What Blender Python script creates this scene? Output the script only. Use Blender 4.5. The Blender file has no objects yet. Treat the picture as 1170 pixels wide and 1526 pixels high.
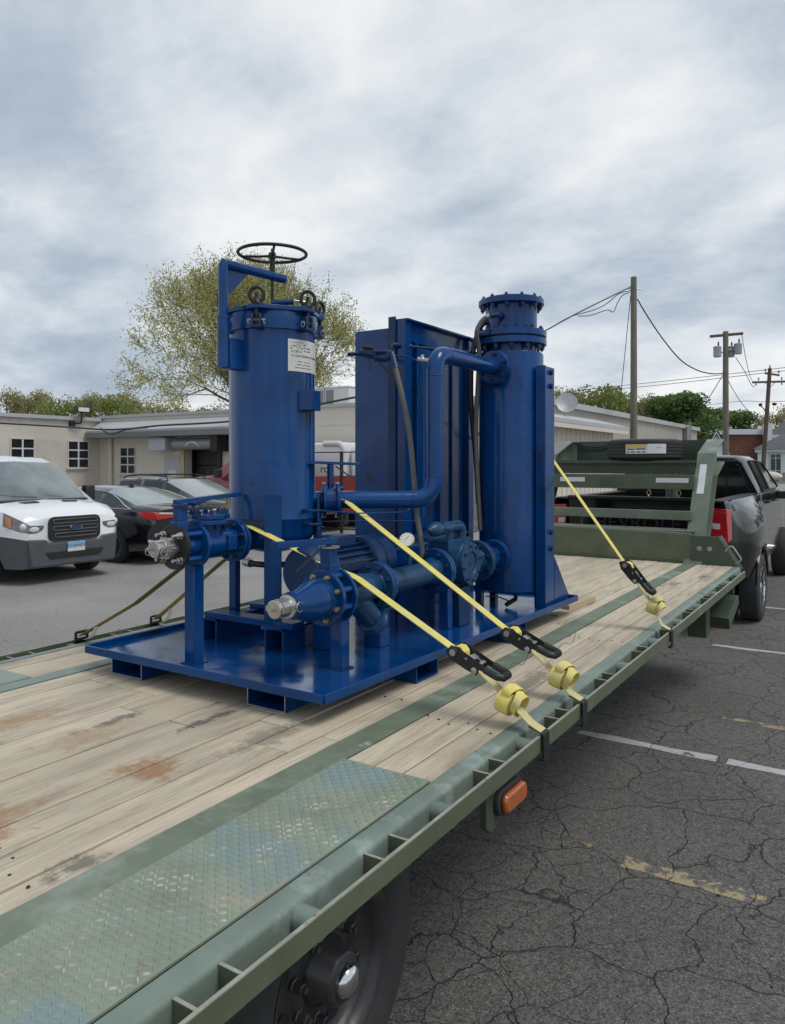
import bpy, bmesh, math, random
from mathutils import Vector, Matrix
random.seed(7)
R = math.radians
scene = bpy.context.scene
col = scene.collection
# ------------------------------------------------------------------ camera
F_PX, HOR, CXP = 1131.0, 690.0, 585.0           # focal length, horizon row, centre column (photo pixels)
TH = math.atan2(725.0, F_PX)                    # yaw of the camera against the trailer's axis (+Y)
SN, CS = math.sin(TH), math.cos(TH)
EYE = 1.90
cam = bpy.data.cameras.new('camera'); camo = bpy.data.objects.new('camera', cam); col.objects.link(camo)
camo.location = (0, 0, EYE); camo.rotation_euler = (R(90), 0, TH)
cam.sensor_fit = 'VERTICAL'; cam.sensor_height = 36.0; cam.sensor_width = 36.0
cam.lens = 36.0 * F_PX / 1526.0
cam.shift_y = -(763.0 - HOR) / 1526.0
cam.clip_start = 0.05; cam.clip_end = 3000
scene.camera = camo
# ------------------------------------------------------------------ sky
SUN_EL, SUN_AZ = R(60), R(82)                   # azimuth from +Y towards +X
w = bpy.data.worlds.new('World'); scene.world = w; w.use_nodes = True
nt = w.node_tree; nt.nodes.clear(); N = nt.nodes.new; L = nt.links.new
def mth(nt_, op, a=None, b=None, clamp=False):
    n = nt_.nodes.new('ShaderNodeMath'); n.operation = op; n.use_clamp = clamp
    for i, v in enumerate((a, b)):
        if v is None: continue
        if isinstance(v, (int, float)): n.inputs[i].default_value = v
        else: nt_.links.new(v, n.inputs[i])
    return n.outputs[0]
tc = N('ShaderNodeTexCoord'); sep = N('ShaderNodeSeparateXYZ'); L(tc.outputs['Generated'], sep.inputs[0])
zc = mth(nt, 'MAXIMUM', sep.outputs['Z'], 0.0)
den = mth(nt, 'ADD', zc, 0.30)
px_ = mth(nt, 'DIVIDE', sep.outputs['X'], den); py_ = mth(nt, 'DIVIDE', sep.outputs['Y'], den)
cmb = N('ShaderNodeCombineXYZ'); L(px_, cmb.inputs[0]); L(py_, cmb.inputs[1])
mpg = N('ShaderNodeMapping'); L(cmb.outputs[0], mpg.inputs[0]); mpg.inputs['Rotation'].default_value = (0, 0, R(20)); mpg.inputs['Scale'].default_value = (0.85, 1.0, 1); mpg.inputs['Location'].default_value = (3.4, 1.1, 0)
n1 = N('ShaderNodeTexNoise'); n1.inputs['Scale'].default_value = 0.85; n1.inputs['Detail'].default_value = 9; n1.inputs['Roughness'].default_value = 0.55; n1.inputs['Distortion'].default_value = 0.15
n2 = N('ShaderNodeTexNoise'); n2.inputs['Scale'].default_value = 3.4; n2.inputs['Detail'].default_value = 8; n2.inputs['Roughness'].default_value = 0.62; n2.inputs['Distortion'].default_value = 0.2
L(mpg.outputs[0], n1.inputs['Vector']); L(mpg.outputs[0], n2.inputs['Vector'])
mixn = mth(nt, 'ADD', mth(nt, 'MULTIPLY', n1.outputs[0], 0.72), mth(nt, 'MULTIPLY', n2.outputs[0], 0.28))
# clouds thin out and pale towards the horizon
hz = mth(nt, 'POWER', mth(nt, 'SUBTRACT', 1.0, zc, True), 5.0)
val = mth(nt, 'ADD', mixn, mth(nt, 'MULTIPLY', hz, 0.13))
ramp = N('ShaderNodeValToRGB'); L(val, ramp.inputs[0])
cr = ramp.color_ramp; cr.elements[0].position = 0.39; cr.elements[0].color = (0.36, 0.425, 0.525, 1); cr.elements[1].position = 0.64; cr.elements[1].color = (0.93, 0.945, 0.95, 1)
e = cr.elements.new(0.475); e.color = (0.475, 0.55, 0.645, 1)
e = cr.elements.new(0.555); e.color = (0.71, 0.765, 0.82, 1)
sky = N('ShaderNodeTexSky'); sky.sky_type = 'NISHITA'; sky.sun_disc = False; sky.sun_elevation = SUN_EL; sky.sun_rotation = SUN_AZ; sky.altitude = 50
b1 = N('ShaderNodeBackground'); L(sky.outputs[0], b1.inputs[0]); b1.inputs[1].default_value = 0.10
b2 = N('ShaderNodeBackground'); L(ramp.outputs[0], b2.inputs[0]); b2.inputs[1].default_value = 1.0
mx = N('ShaderNodeMixShader'); mx.inputs[0].default_value = 0.94; L(b1.outputs[0], mx.inputs[1]); L(b2.outputs[0], mx.inputs[2])
out = N('ShaderNodeOutputWorld'); L(mx.outputs[0], out.inputs[0])
# ------------------------------------------------------------------ sun behind cloud
sl = bpy.data.lights.new('sun', 'SUN'); sl.energy = 1.65; sl.angle = R(24); sl.color = (1.0, 0.965, 0.92)
so = bpy.data.objects.new('sun', sl); col.objects.link(so)
tos = Vector((math.sin(SUN_AZ) * math.cos(SUN_EL), math.cos(SUN_AZ) * math.cos(SUN_EL), math.sin(SUN_EL)))
so.rotation_euler = tos.to_track_quat('Z', 'Y').to_euler(); so.location = (0, 0, 30)
scene.view_settings.view_transform = 'Standard'; scene.view_settings.look = 'None'
scene.view_settings.exposure = 0.0; scene.view_settings.gamma = 1.0; scene.view_settings.use_curve_mapping = False
# ------------------------------------------------------------------ pixel helpers (a pixel is a direction; the distance is known from what it stands on)
def ray(x, y):
    u = (x - CXP) / F_PX; v = (HOR - y) / F_PX
    return Vector((-SN + u * CS, CS + u * SN, v))
def atd(x, y, d): return ray(x, y) * d + Vector((0, 0, EYE))
def aty(x, y, Y): r = ray(x, y); return r * (Y / r.y) + Vector((0, 0, EYE))
def atx(x, y, X): r = ray(x, y); return r * (X / r.x) + Vector((0, 0, EYE))
def gnd(x, d): p = atd(x, HOR, d); return Vector((p.x, p.y, 0))
# ------------------------------------------------------------------ materials
MATS = {}
def mat(name, c, rough=0.5, metal=0.0, var=0.12, vs=4.0, bump=0.0, bs=60.0, coat=0.0, patches=(), rnd=0.0, stretch=None, rvar=0.0, alpha=None, trans=0.0, spec=None):
    """procedural material: base colour with noise variation, optional worn patches (colour, scale, threshold, softness), bump and per-object variation"""
    m = bpy.data.materials.new(name); m.use_nodes = True; t = m.node_tree
    bs_ = t.nodes['Principled BSDF']; l = t.links.new; n = t.nodes.new
    co = n('ShaderNodeTexCoord'); vec = co.outputs['Object']
    if stretch:
        mp = n('ShaderNodeMapping'); mp.inputs['Scale'].default_value = stretch; l(vec, mp.inputs[0]); vec = mp.outputs[0]
    ns = n('ShaderNodeTexNoise'); ns.inputs['Scale'].default_value = vs; ns.inputs['Detail'].default_value = 6; ns.inputs['Roughness'].default_value = 0.6; l(vec, ns.inputs['Vector'])
    mr = n('ShaderNodeMapRange'); mr.inputs['From Min'].default_value = 0.3; mr.inputs['From Max'].default_value = 0.7; mr.inputs['To Min'].default_value = 1 - var; mr.inputs['To Max'].default_value = 1 + var; l(ns.outputs[0], mr.inputs[0])
    f = mr.outputs[0]
    if rnd:
        oi = n('ShaderNodeObjectInfo'); f = mth(t, 'MULTIPLY', f, mth(t, 'ADD', mth(t, 'MULTIPLY', oi.outputs['Random'], 2 * rnd), 1 - rnd))
    vm = n('ShaderNodeVectorMath'); vm.operation = 'SCALE'; vm.inputs[0].default_value = c[:3]; l(f, vm.inputs['Scale'])
    cur = vm.outputs[0]
    for k, (pc, ps, th, sf) in enumerate(patches):
        pn = n('ShaderNodeTexNoise'); pn.inputs['Scale'].default_value = ps; pn.inputs['Detail'].default_value = 8; pn.inputs['Roughness'].default_value = 0.65
        mo = n('ShaderNodeMapping'); mo.inputs['Location'].default_value = (3.1 * k + 1, 7.7 * k, 2.3 * k); l(co.outputs['Object'], mo.inputs[0]); l(mo.outputs[0], pn.inputs['Vector'])
        pr = n('ShaderNodeMapRange'); pr.inputs['From Min'].default_value = th; pr.inputs['From Max'].default_value = th + sf; l(pn.outputs[0], pr.inputs[0])
        mxn = n('ShaderNodeMix'); mxn.data_type = 'RGBA'; l(pr.outputs[0], mxn.inputs[0]); l(cur, mxn.inputs[6]); mxn.inputs[7].default_value = (*pc, 1); cur = mxn.outputs[2]
    l(cur, bs_.inputs['Base Color'])
    bs_.inputs['Roughness'].default_value = rough; bs_.inputs['Metallic'].default_value = metal; bs_.inputs['Coat Weight'].default_value = coat
    bs_.inputs['Coat Roughness'].default_value = 0.08
    if spec is not None: bs_.inputs['Specular IOR Level'].default_value = spec
    if rvar:
        rr = n('ShaderNodeMapRange'); rr.inputs['From Min'].default_value = 0.3; rr.inputs['From Max'].default_value = 0.7; rr.inputs['To Min'].default_value = max(0.02, rough - rvar); rr.inputs['To Max'].default_value = rough + rvar
        rn = n('ShaderNodeTexNoise'); rn.inputs['Scale'].default_value = vs * 2.3; rn.inputs['Detail'].default_value = 5; l(co.outputs['Object'], rn.inputs['Vector']); l(rn.outputs[0], rr.inputs[0]); l(rr.outputs[0], bs_.inputs['Roughness'])
    if bump:
        bn = n('ShaderNodeTexNoise'); bn.inputs['Scale'].default_value = bs; bn.inputs['Detail'].default_value = 5; l(vec, bn.inputs['Vector'])
        bp = n('ShaderNodeBump'); bp.inputs['Strength'].default_value = bump; bp.inputs['Distance'].default_value = 0.01; l(bn.outputs[0], bp.inputs['Height']); l(bp.outputs[0], bs_.inputs['Normal'])
    if trans: bs_.inputs['Transmission Weight'].default_value = trans
    MATS[name] = m; return m
def M(k): return MATS[k]
RUST = (0.16, 0.055, 0.02)
mat('blue', (0.0018, 0.048, 0.182), 0.19, 0, 0.22, 3, 0.03, 45, coat=0.0, spec=0.36, rvar=0.08, patches=(((0.006, 0.022, 0.060), 3.2, 0.585, 0.12), ((0.012, 0.018, 0.028), 6.5, 0.665, 0.06), ((0.05, 0.07, 0.10), 9.0, 0.735, 0.04)))
mat('blue_tray', (0.002, 0.046, 0.178), 0.17, 0, 0.16, 3, 0.10, 14, coat=0.25, rvar=0.12, patches=(((0.05, 0.09, 0.17), 4.5, 0.60, 0.12), ((0.07, 0.055, 0.045), 11.0, 0.70, 0.05)))
mat('blue_cast', (0.007, 0.050, 0.125), 0.34, 0, 0.2, 9, 0.22, 70, coat=0.0, spec=0.45, rvar=0.1, patches=(((0.10, 0.15, 0.21), 14.0, 0.70, 0.05),))
mat('blue_dull', (0.004, 0.030, 0.105), 0.38, 0, 0.18, 5, 0.12, 60, coat=0.0, spec=0.4, rvar=0.1)
mat('steel', (0.50, 0.49, 0.46), 0.30, 0.95, 0.15, 20, 0.08, 90, rvar=0.12)
mat('zinc', (0.36, 0.37, 0.38), 0.42, 0.8, 0.2, 14)
mat('brassy', (0.38, 0.31, 0.20), 0.40, 0.85, 0.2, 25)
mat('black_iron', (0.018, 0.018, 0.019), 0.45, 0.25, 0.3, 12, 0.15, 90)
mat('black_plastic', (0.016, 0.017, 0.018), 0.5, 0, 0.2, 8)
mat('dark_trim', (0.075, 0.082, 0.090), 0.62, 0, 0.12, 6, 0.05, 140)
mat('rim_black', (0.038, 0.038, 0.039), 0.36, 0.1, 0.25, 9, 0.08, 60, patches=(((0.09, 0.08, 0.07), 6, 0.60, 0.12),))
mat('rubber', (0.032, 0.032, 0.033), 0.72, 0, 0.22, 7, 0.18, 90, patches=(((0.055, 0.052, 0.048), 5, 0.60, 0.15),))
mat('hose', (0.13, 0.13, 0.125), 0.6, 0, 0.12, 20, 0.12, 160)
mat('webbing', (0.72, 0.62, 0.16), 0.75, 0, 0.10, 16, 0.35, 260, patches=(((0.62, 0.55, 0.25), 9, 0.52, 0.15),))
mat('webbing_pale', (0.60, 0.53, 0.26), 0.78, 0, 0.12, 16, 0.35, 260)
mat('webbing_dark', (0.30, 0.24, 0.06), 0.8, 0, 0.14, 14, 0.35, 260)  # darker webbing tone, used for the far half of each strap
mat('tag_plastic', (0.72, 0.72, 0.70), 0.35, 0, 0.05, 10)
mat('green', (0.125, 0.160, 0.118), 0.46, 0, 0.16, 5, 0.10, 40, rvar=0.1, patches=(((0.21, 0.26, 0.22), 3.5, 0.56, 0.14), (RUST, 13.0, 0.70, 0.05)))
mat('green_top', (0.165, 0.212, 0.178), 0.40, 0, 0.16, 5, 0.10, 40, rvar=0.1, patches=(((0.27, 0.33, 0.30), 4.5, 0.56, 0.12), ((0.20, 0.12, 0.07), 14.0, 0.645, 0.05), ((0.10, 0.115, 0.085), 5.5, 0.60, 0.10)))
mat('pale_edge', (0.30, 0.30, 0.25), 0.55, 0, 0.25, 16, 0.1, 60, patches=((RUST, 16.0, 0.62, 0.06),))
mat('green_side', (0.100, 0.120, 0.072), 0.5, 0, 0.16, 5, 0.10, 40, rvar=0.1, patches=(((0.19, 0.20, 0.14), 4.0, 0.58, 0.16), (RUST, 12.0, 0.700, 0.05)))
mat('green_plate', (0.215, 0.255, 0.190), 0.5, 0, 0.14, 6, 0.08, 60, rvar=0.12, patches=(((0.190, 0.265, 0.265), 2.3, 0.52, 0.10), ((0.34, 0.31, 0.235), 3.7, 0.54, 0.14), ((0.27, 0.13, 0.07), 17.0, 0.67, 0.03)))
mat('green_strip', (0.150, 0.182, 0.126), 0.5, 0, 0.16, 6, 0.08, 60, rvar=0.12, patches=(((0.26, 0.30, 0.25), 3.1, 0.53, 0.14), ((0.38, 0.38, 0.33), 7.0, 0.63, 0.06), ((0.27, 0.13, 0.07), 17.0, 0.70, 0.03)))
mat('green_lug', (0.250, 0.290, 0.220), 0.42, 0, 0.14, 6, 0.0, 60, patches=(((0.225, 0.295, 0.295), 2.3, 0.52, 0.10), ((0.50, 0.48, 0.42), 8, 0.54, 0.10), ((0.25, 0.12, 0.07), 14.0, 0.66, 0.03)))
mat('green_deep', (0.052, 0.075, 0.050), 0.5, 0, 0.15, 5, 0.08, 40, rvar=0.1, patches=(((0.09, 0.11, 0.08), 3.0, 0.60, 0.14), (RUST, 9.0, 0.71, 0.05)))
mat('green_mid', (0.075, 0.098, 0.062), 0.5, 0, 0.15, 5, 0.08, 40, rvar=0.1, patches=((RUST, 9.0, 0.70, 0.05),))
mat('zinc_dark', (0.12, 0.12, 0.12), 0.45, 0.7, 0.25, 14)
mat('reflector', (0.62, 0.64, 0.66), 0.35, 0, 0.04, 20)
mat('chrome', (0.72, 0.72, 0.72), 0.14, 1.0, 0.08, 14, rvar=0.05)
mat('gauge_white', (0.70, 0.69, 0.64), 0.35, 0, 0.05, 20)
mat('plate_white', (0.62, 0.62, 0.58), 0.4, 0, 0.06, 10)
mat('print_dark', (0.05, 0.055, 0.06), 0.6, 0, 0.05, 10)
mat('amber', (0.42, 0.10, 0.015), 0.22, 0, 0.15, 25, coat=0.5)
mat('red_lens', (0.48, 0.014, 0.020), 0.14, 0, 0.25, 14, coat=0.8)
mat('clear_lens', (0.62, 0.62, 0.60), 0.10, 0, 0.2, 18, coat=0.8)
mat('lamp_grey', (0.16, 0.165, 0.17), 0.12, 0.2, 0.3, 9, coat=0.7)
mat('orange_lens', (0.48, 0.20, 0.08), 0.2, 0, 0.1, 18, coat=0.5)
mat('white_paint', (0.74, 0.76, 0.77), 0.28, 0, 0.03, 3, coat=0.6)
mat('truck_paint', (0.010, 0.011, 0.0105), 0.11, 0.0, 0.05, 3, coat=0.0, spec=0.40)
mat('black_paint', (0.010, 0.011, 0.014), 0.16, 0.1, 0.05, 3, coat=1.0)
mat('grey_paint', (0.050, 0.054, 0.060), 0.2, 0.4, 0.05, 3, coat=1.0)
mat('red_paint', (0.20, 0.022, 0.022), 0.2, 0.1, 0.05, 3, coat=0.9)
mat('glass_dark', (0.010, 0.012, 0.014), 0.05, 0, 0.1, 2, coat=0.6)
mat('glass_sky_tint', (0.20, 0.25, 0.26), 0.07, 0, 0.25, 1.3, coat=0.7)  # pale base colour imitates sky reflected in the glass
mat('glass_van', (0.15, 0.185, 0.19), 0.06, 0, 0.45, 1.6, coat=0.5)  # reflections on the van's windows painted in as a paler, uneven base
mat('glass_pane', (0.020, 0.024, 0.027), 0.10, 0, 0.5, 1.2)
mat('block_wall', (0.57, 0.53, 0.465), 0.85, 0, 0.06, 0.8, 0.1, 30, patches=(((0.44, 0.40, 0.34), 0.6, 0.58, 0.15),))
mat('wall_cream', (0.60, 0.555, 0.48), 0.85, 0, 0.05, 0.6, 0.1, 30)
mat('fascia', (0.40, 0.41, 0.42), 0.6, 0, 0.07, 0.5)
mat('fascia_dark', (0.20, 0.205, 0.21), 0.6, 0, 0.08, 0.5)
mat('door_grey', (0.40, 0.42, 0.46), 0.5, 0, 0.05, 2)
mat('roller_grey', (0.25, 0.26, 0.28), 0.42, 0.4, 0.08, 3)
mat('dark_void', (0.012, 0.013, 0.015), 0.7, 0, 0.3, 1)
mat('tan_post', (0.42, 0.36, 0.22), 0.6, 0, 0.06, 2)
mat('sheet_metal', (0.45, 0.43, 0.385), 0.55, 0.1, 0.05, 0.7, 0.0, 10)
mat('roof_edge', (0.42, 0.43, 0.44), 0.5, 0, 0.05, 1)
mat('brick', (0.19, 0.075, 0.055), 0.85, 0, 0.25, 3.0)
mat('shingle', (0.075, 0.08, 0.085), 0.85, 0, 0.2, 2.0)
mat('siding_white', (0.62, 0.65, 0.69), 0.7, 0, 0.04, 1)
mat('ac_white', (0.60, 0.61, 0.60), 0.55, 0, 0.04, 2)
mat('ac_grille', (0.20, 0.205, 0.21), 0.6, 0, 0.1, 8)
mat('pole_wood', (0.16, 0.145, 0.115), 0.9, 0, 0.3, 3, 0.4, 8, stretch=(6, 6, 0.5))
mat('pole_dark', (0.10, 0.075, 0.06), 0.9, 0, 0.3, 3, 0.4, 8, stretch=(6, 6, 0.5))
mat('wire', (0.035, 0.037, 0.04), 0.7, 0, 0.1, 2)
mat('transformer', (0.30, 0.33, 0.36), 0.5, 0.2, 0.1, 3)
mat('bark', (0.085, 0.068, 0.050), 0.92, 0, 0.3, 3, 0.4, 14)
mat('grass', (0.10, 0.16, 0.035), 0.9, 0, 0.3, 2)
mat('stone_grey', (0.22, 0.22, 0.21), 0.85, 0, 0.15, 2)
mat('plate_blue', (0.20, 0.42, 0.66), 0.4, 0, 0.04, 5)
mat('emblem_blue', (0.03, 0.06, 0.16), 0.2, 0.3, 0.1, 5, coat=0.6)
mat('sticker_yellow', (0.55, 0.42, 0.12), 0.5, 0, 0.1, 30)
mat('pebble', (0.05, 0.048, 0.046), 0.9, 0, 0.4, 3)
mat('wood_wedge', (0.42, 0.34, 0.23), 0.8, 0, 0.15, 6, 0.2, 30)
mat('dark_blue_print', (0.03, 0.07, 0.14), 0.5, 0, 0.1, 3)
def leafmat(name, c):
    m = mat(name, c, 0.7, 0, 0.35, 0.9)
    bs_ = m.node_tree.nodes['Principled BSDF']; bs_.inputs['Transmission Weight'].default_value = 0.0
    t = m.node_tree; tr = t.nodes.new('ShaderNodeBsdfTranslucent'); tr.inputs[0].default_value = (c[0] * 1.3, c[1] * 1.4, c[2] * 0.9, 1)
    ms = t.nodes.new('ShaderNodeMixShader'); ms.inputs[0].default_value = 0.35; t.links.new(bs_.outputs[0], ms.inputs[1]); t.links.new(tr.outputs[0], ms.inputs[2])
    t.links.new(ms.outputs[0], t.nodes['Material Output'].inputs[0])
leafmat('leaf_bud', (0.37, 0.355, 0.150)); leafmat('leaf_green', (0.105, 0.165, 0.050)); leafmat('leaf_olive', (0.25, 0.225, 0.11)); leafmat('leaf_spring', (0.21, 0.24, 0.075))
# --- special materials -------------------------------------------------
def asphalt(name, base, crack, speck, worn=None):
    m = bpy.data.materials.new(name); m.use_nodes = True; t = m.node_tree; n = t.nodes.new; l = t.links.new; b = t.nodes['Principled BSDF']
    co = n('ShaderNodeTexCoord'); v = co.outputs['Object']
    big = n('ShaderNodeTexNoise'); big.inputs['Scale'].default_value = 0.7; big.inputs['Detail'].default_value = 7; l(v, big.inputs['Vector'])
    gr = n('ShaderNodeTexNoise'); gr.inputs['Scale'].default_value = 95; gr.inputs['Detail'].default_value = 3; gr.inputs['Roughness'].default_value = 0.8; l(v, gr.inputs['Vector'])
    vo = n('ShaderNodeTexVoronoi'); vo.inputs['Scale'].default_value = 130; l(v, vo.inputs['Vector'])
    f = mth(t, 'MULTIPLY', mth(t, 'ADD', mth(t, 'MULTIPLY', big.outputs[0], 0.9), 0.55), mth(t, 'MAXIMUM', mth(t, 'ADD', mth(t, 'MULTIPLY', gr.outputs[0], 4.2), -1.15), 0.12))
    md = n('ShaderNodeTexNoise'); md.inputs['Scale'].default_value = 22; md.inputs['Detail'].default_value = 5; md.inputs['Roughness'].default_value = 0.8; l(v, md.inputs['Vector'])
    f = mth(t, 'MULTIPLY', f, mth(t, 'ADD', mth(t, 'MULTIPLY', md.outputs[0], 1.5), 0.25))
    vm = n('ShaderNodeVectorMath'); vm.operation = 'SCALE'; vm.inputs[0].default_value = base; l(f, vm.inputs['Scale']); cur = vm.outputs[0]
    # pale stones showing in the binder
    sepc = n('ShaderNodeSeparateColor'); l(vo.outputs['Color'], sepc.inputs[0])
    st = mth(t, 'MULTIPLY', mth(t, 'GREATER_THAN', sepc.outputs[0], 0.93), mth(t, 'LESS_THAN', vo.outputs['Distance'], 0.42))
    mx1 = n('ShaderNodeMix'); mx1.data_type = 'RGBA'; l(mth(t, 'MULTIPLY', st, speck), mx1.inputs[0]); l(cur, mx1.inputs[6]); mx1.inputs[7].default_value = (0.30, 0.285, 0.26, 1); cur = mx1.outputs[2]
    hgt = mth(t, 'ADD', gr.outputs[0], mth(t, 'MULTIPLY', st, 0.3))
    if crack:
        dn = n('ShaderNodeTexNoise'); dn.inputs['Scale'].default_value = 3.0; dn.inputs['Detail'].default_value = 6; l(v, dn.inputs['Vector'])
        ms = n('ShaderNodeVectorMath'); ms.operation = 'SCALE'; ms.inputs['Scale'].default_value = 0.30; l(dn.outputs['Color'], ms.inputs[0])
        ad = n('ShaderNodeVectorMath'); ad.operation = 'ADD'; l(v, ad.inputs[0]); l(ms.outputs[0], ad.inputs[1])
        msk = n('ShaderNodeTexNoise'); msk.inputs['Scale'].default_value = 1.1; msk.inputs['Detail'].default_value = 3; l(v, msk.inputs['Vector'])
        tot = None
        for sc, wd, lo in ((1.9, 0.0100, 0.30), (3.6, 0.0085, 0.44)):
            cv = n('ShaderNodeTexVoronoi'); cv.feature = 'DISTANCE_TO_EDGE'; cv.inputs['Scale'].default_value = sc; l(ad.outputs[0], cv.inputs['Vector'])
            k = n('ShaderNodeMapRange'); k.inputs['From Min'].default_value = 0.0; k.inputs['From Max'].default_value = wd * (sc / 1.9) ** 0.5; k.inputs['To Min'].default_value = 1; k.inputs['To Max'].default_value = 0; l(cv.outputs[0], k.inputs[0])
            g = n('ShaderNodeMapRange'); g.inputs['From Min'].default_value = lo; g.inputs['From Max'].default_value = lo + 0.12; l(msk.outputs[0], g.inputs[0])
            kk = mth(t, 'MULTIPLY', k.outputs[0], g.outputs[0]); tot = kk if tot is None else mth(t, 'MAXIMUM', tot, kk)
        mx2 = n('ShaderNodeMix'); mx2.data_type = 'RGBA'; l(mth(t, 'MULTIPLY', tot, 0.85), mx2.inputs[0]); l(cur, mx2.inputs[6]); mx2.inputs[7].default_value = (0.012, 0.012, 0.013, 1); cur = mx2.outputs[2]
        hgt = mth(t, 'SUBTRACT', hgt, mth(t, 'MULTIPLY', tot, 1.2))
    if worn:
        wn = n('ShaderNodeTexNoise'); wn.inputs['Scale'].default_value = worn[1]; wn.inputs['Detail'].default_value = 8; wn.inputs['Roughness'].default_value = 0.7; l(v, wn.inputs['Vector'])
        k = n('ShaderNodeMapRange'); k.inputs['From Min'].default_value = worn[2]; k.inputs['From Max'].default_value = worn[2] + 0.05; l(wn.outputs[0], k.inputs[0])
        mx3 = n('ShaderNodeMix'); mx3.data_type = 'RGBA'; l(k.outputs[0], mx3.inputs[0]); mx3.inputs[6].default_value = (*worn[0], 1); l(cur, mx3.inputs[7]); cur = mx3.outputs[2]
    l(cur, b.inputs['Base Color']); b.inputs['Roughness'].default_value = 0.88
    bp = n('ShaderNodeBump'); bp.inputs['Strength'].default_value = 0.8; bp.inputs['Distance'].default_value = 0.012; l(hgt, bp.inputs['Height']); l(bp.outputs[0], b.inputs['Normal'])
    MATS[name] = m
asphalt('asphalt_lot', (0.275, 0.265, 0.252), False, 0.75)
asphalt('asphalt_bay', (0.128, 0.122, 0.114), True, 0.9)
asphalt('paint_white', (0.128, 0.122, 0.114), True, 0.9, ((0.50, 0.51, 0.52), 8.0, 0.60))
asphalt('paint_yellow', (0.128, 0.122, 0.114), True, 0.9, ((0.40, 0.33, 0.20), 11.0, 0.47))
asphalt('paint_yellow_faint', (0.128, 0.122, 0.114), True, 0.9, ((0.36, 0.29, 0.15), 9.0, 0.40))
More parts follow.
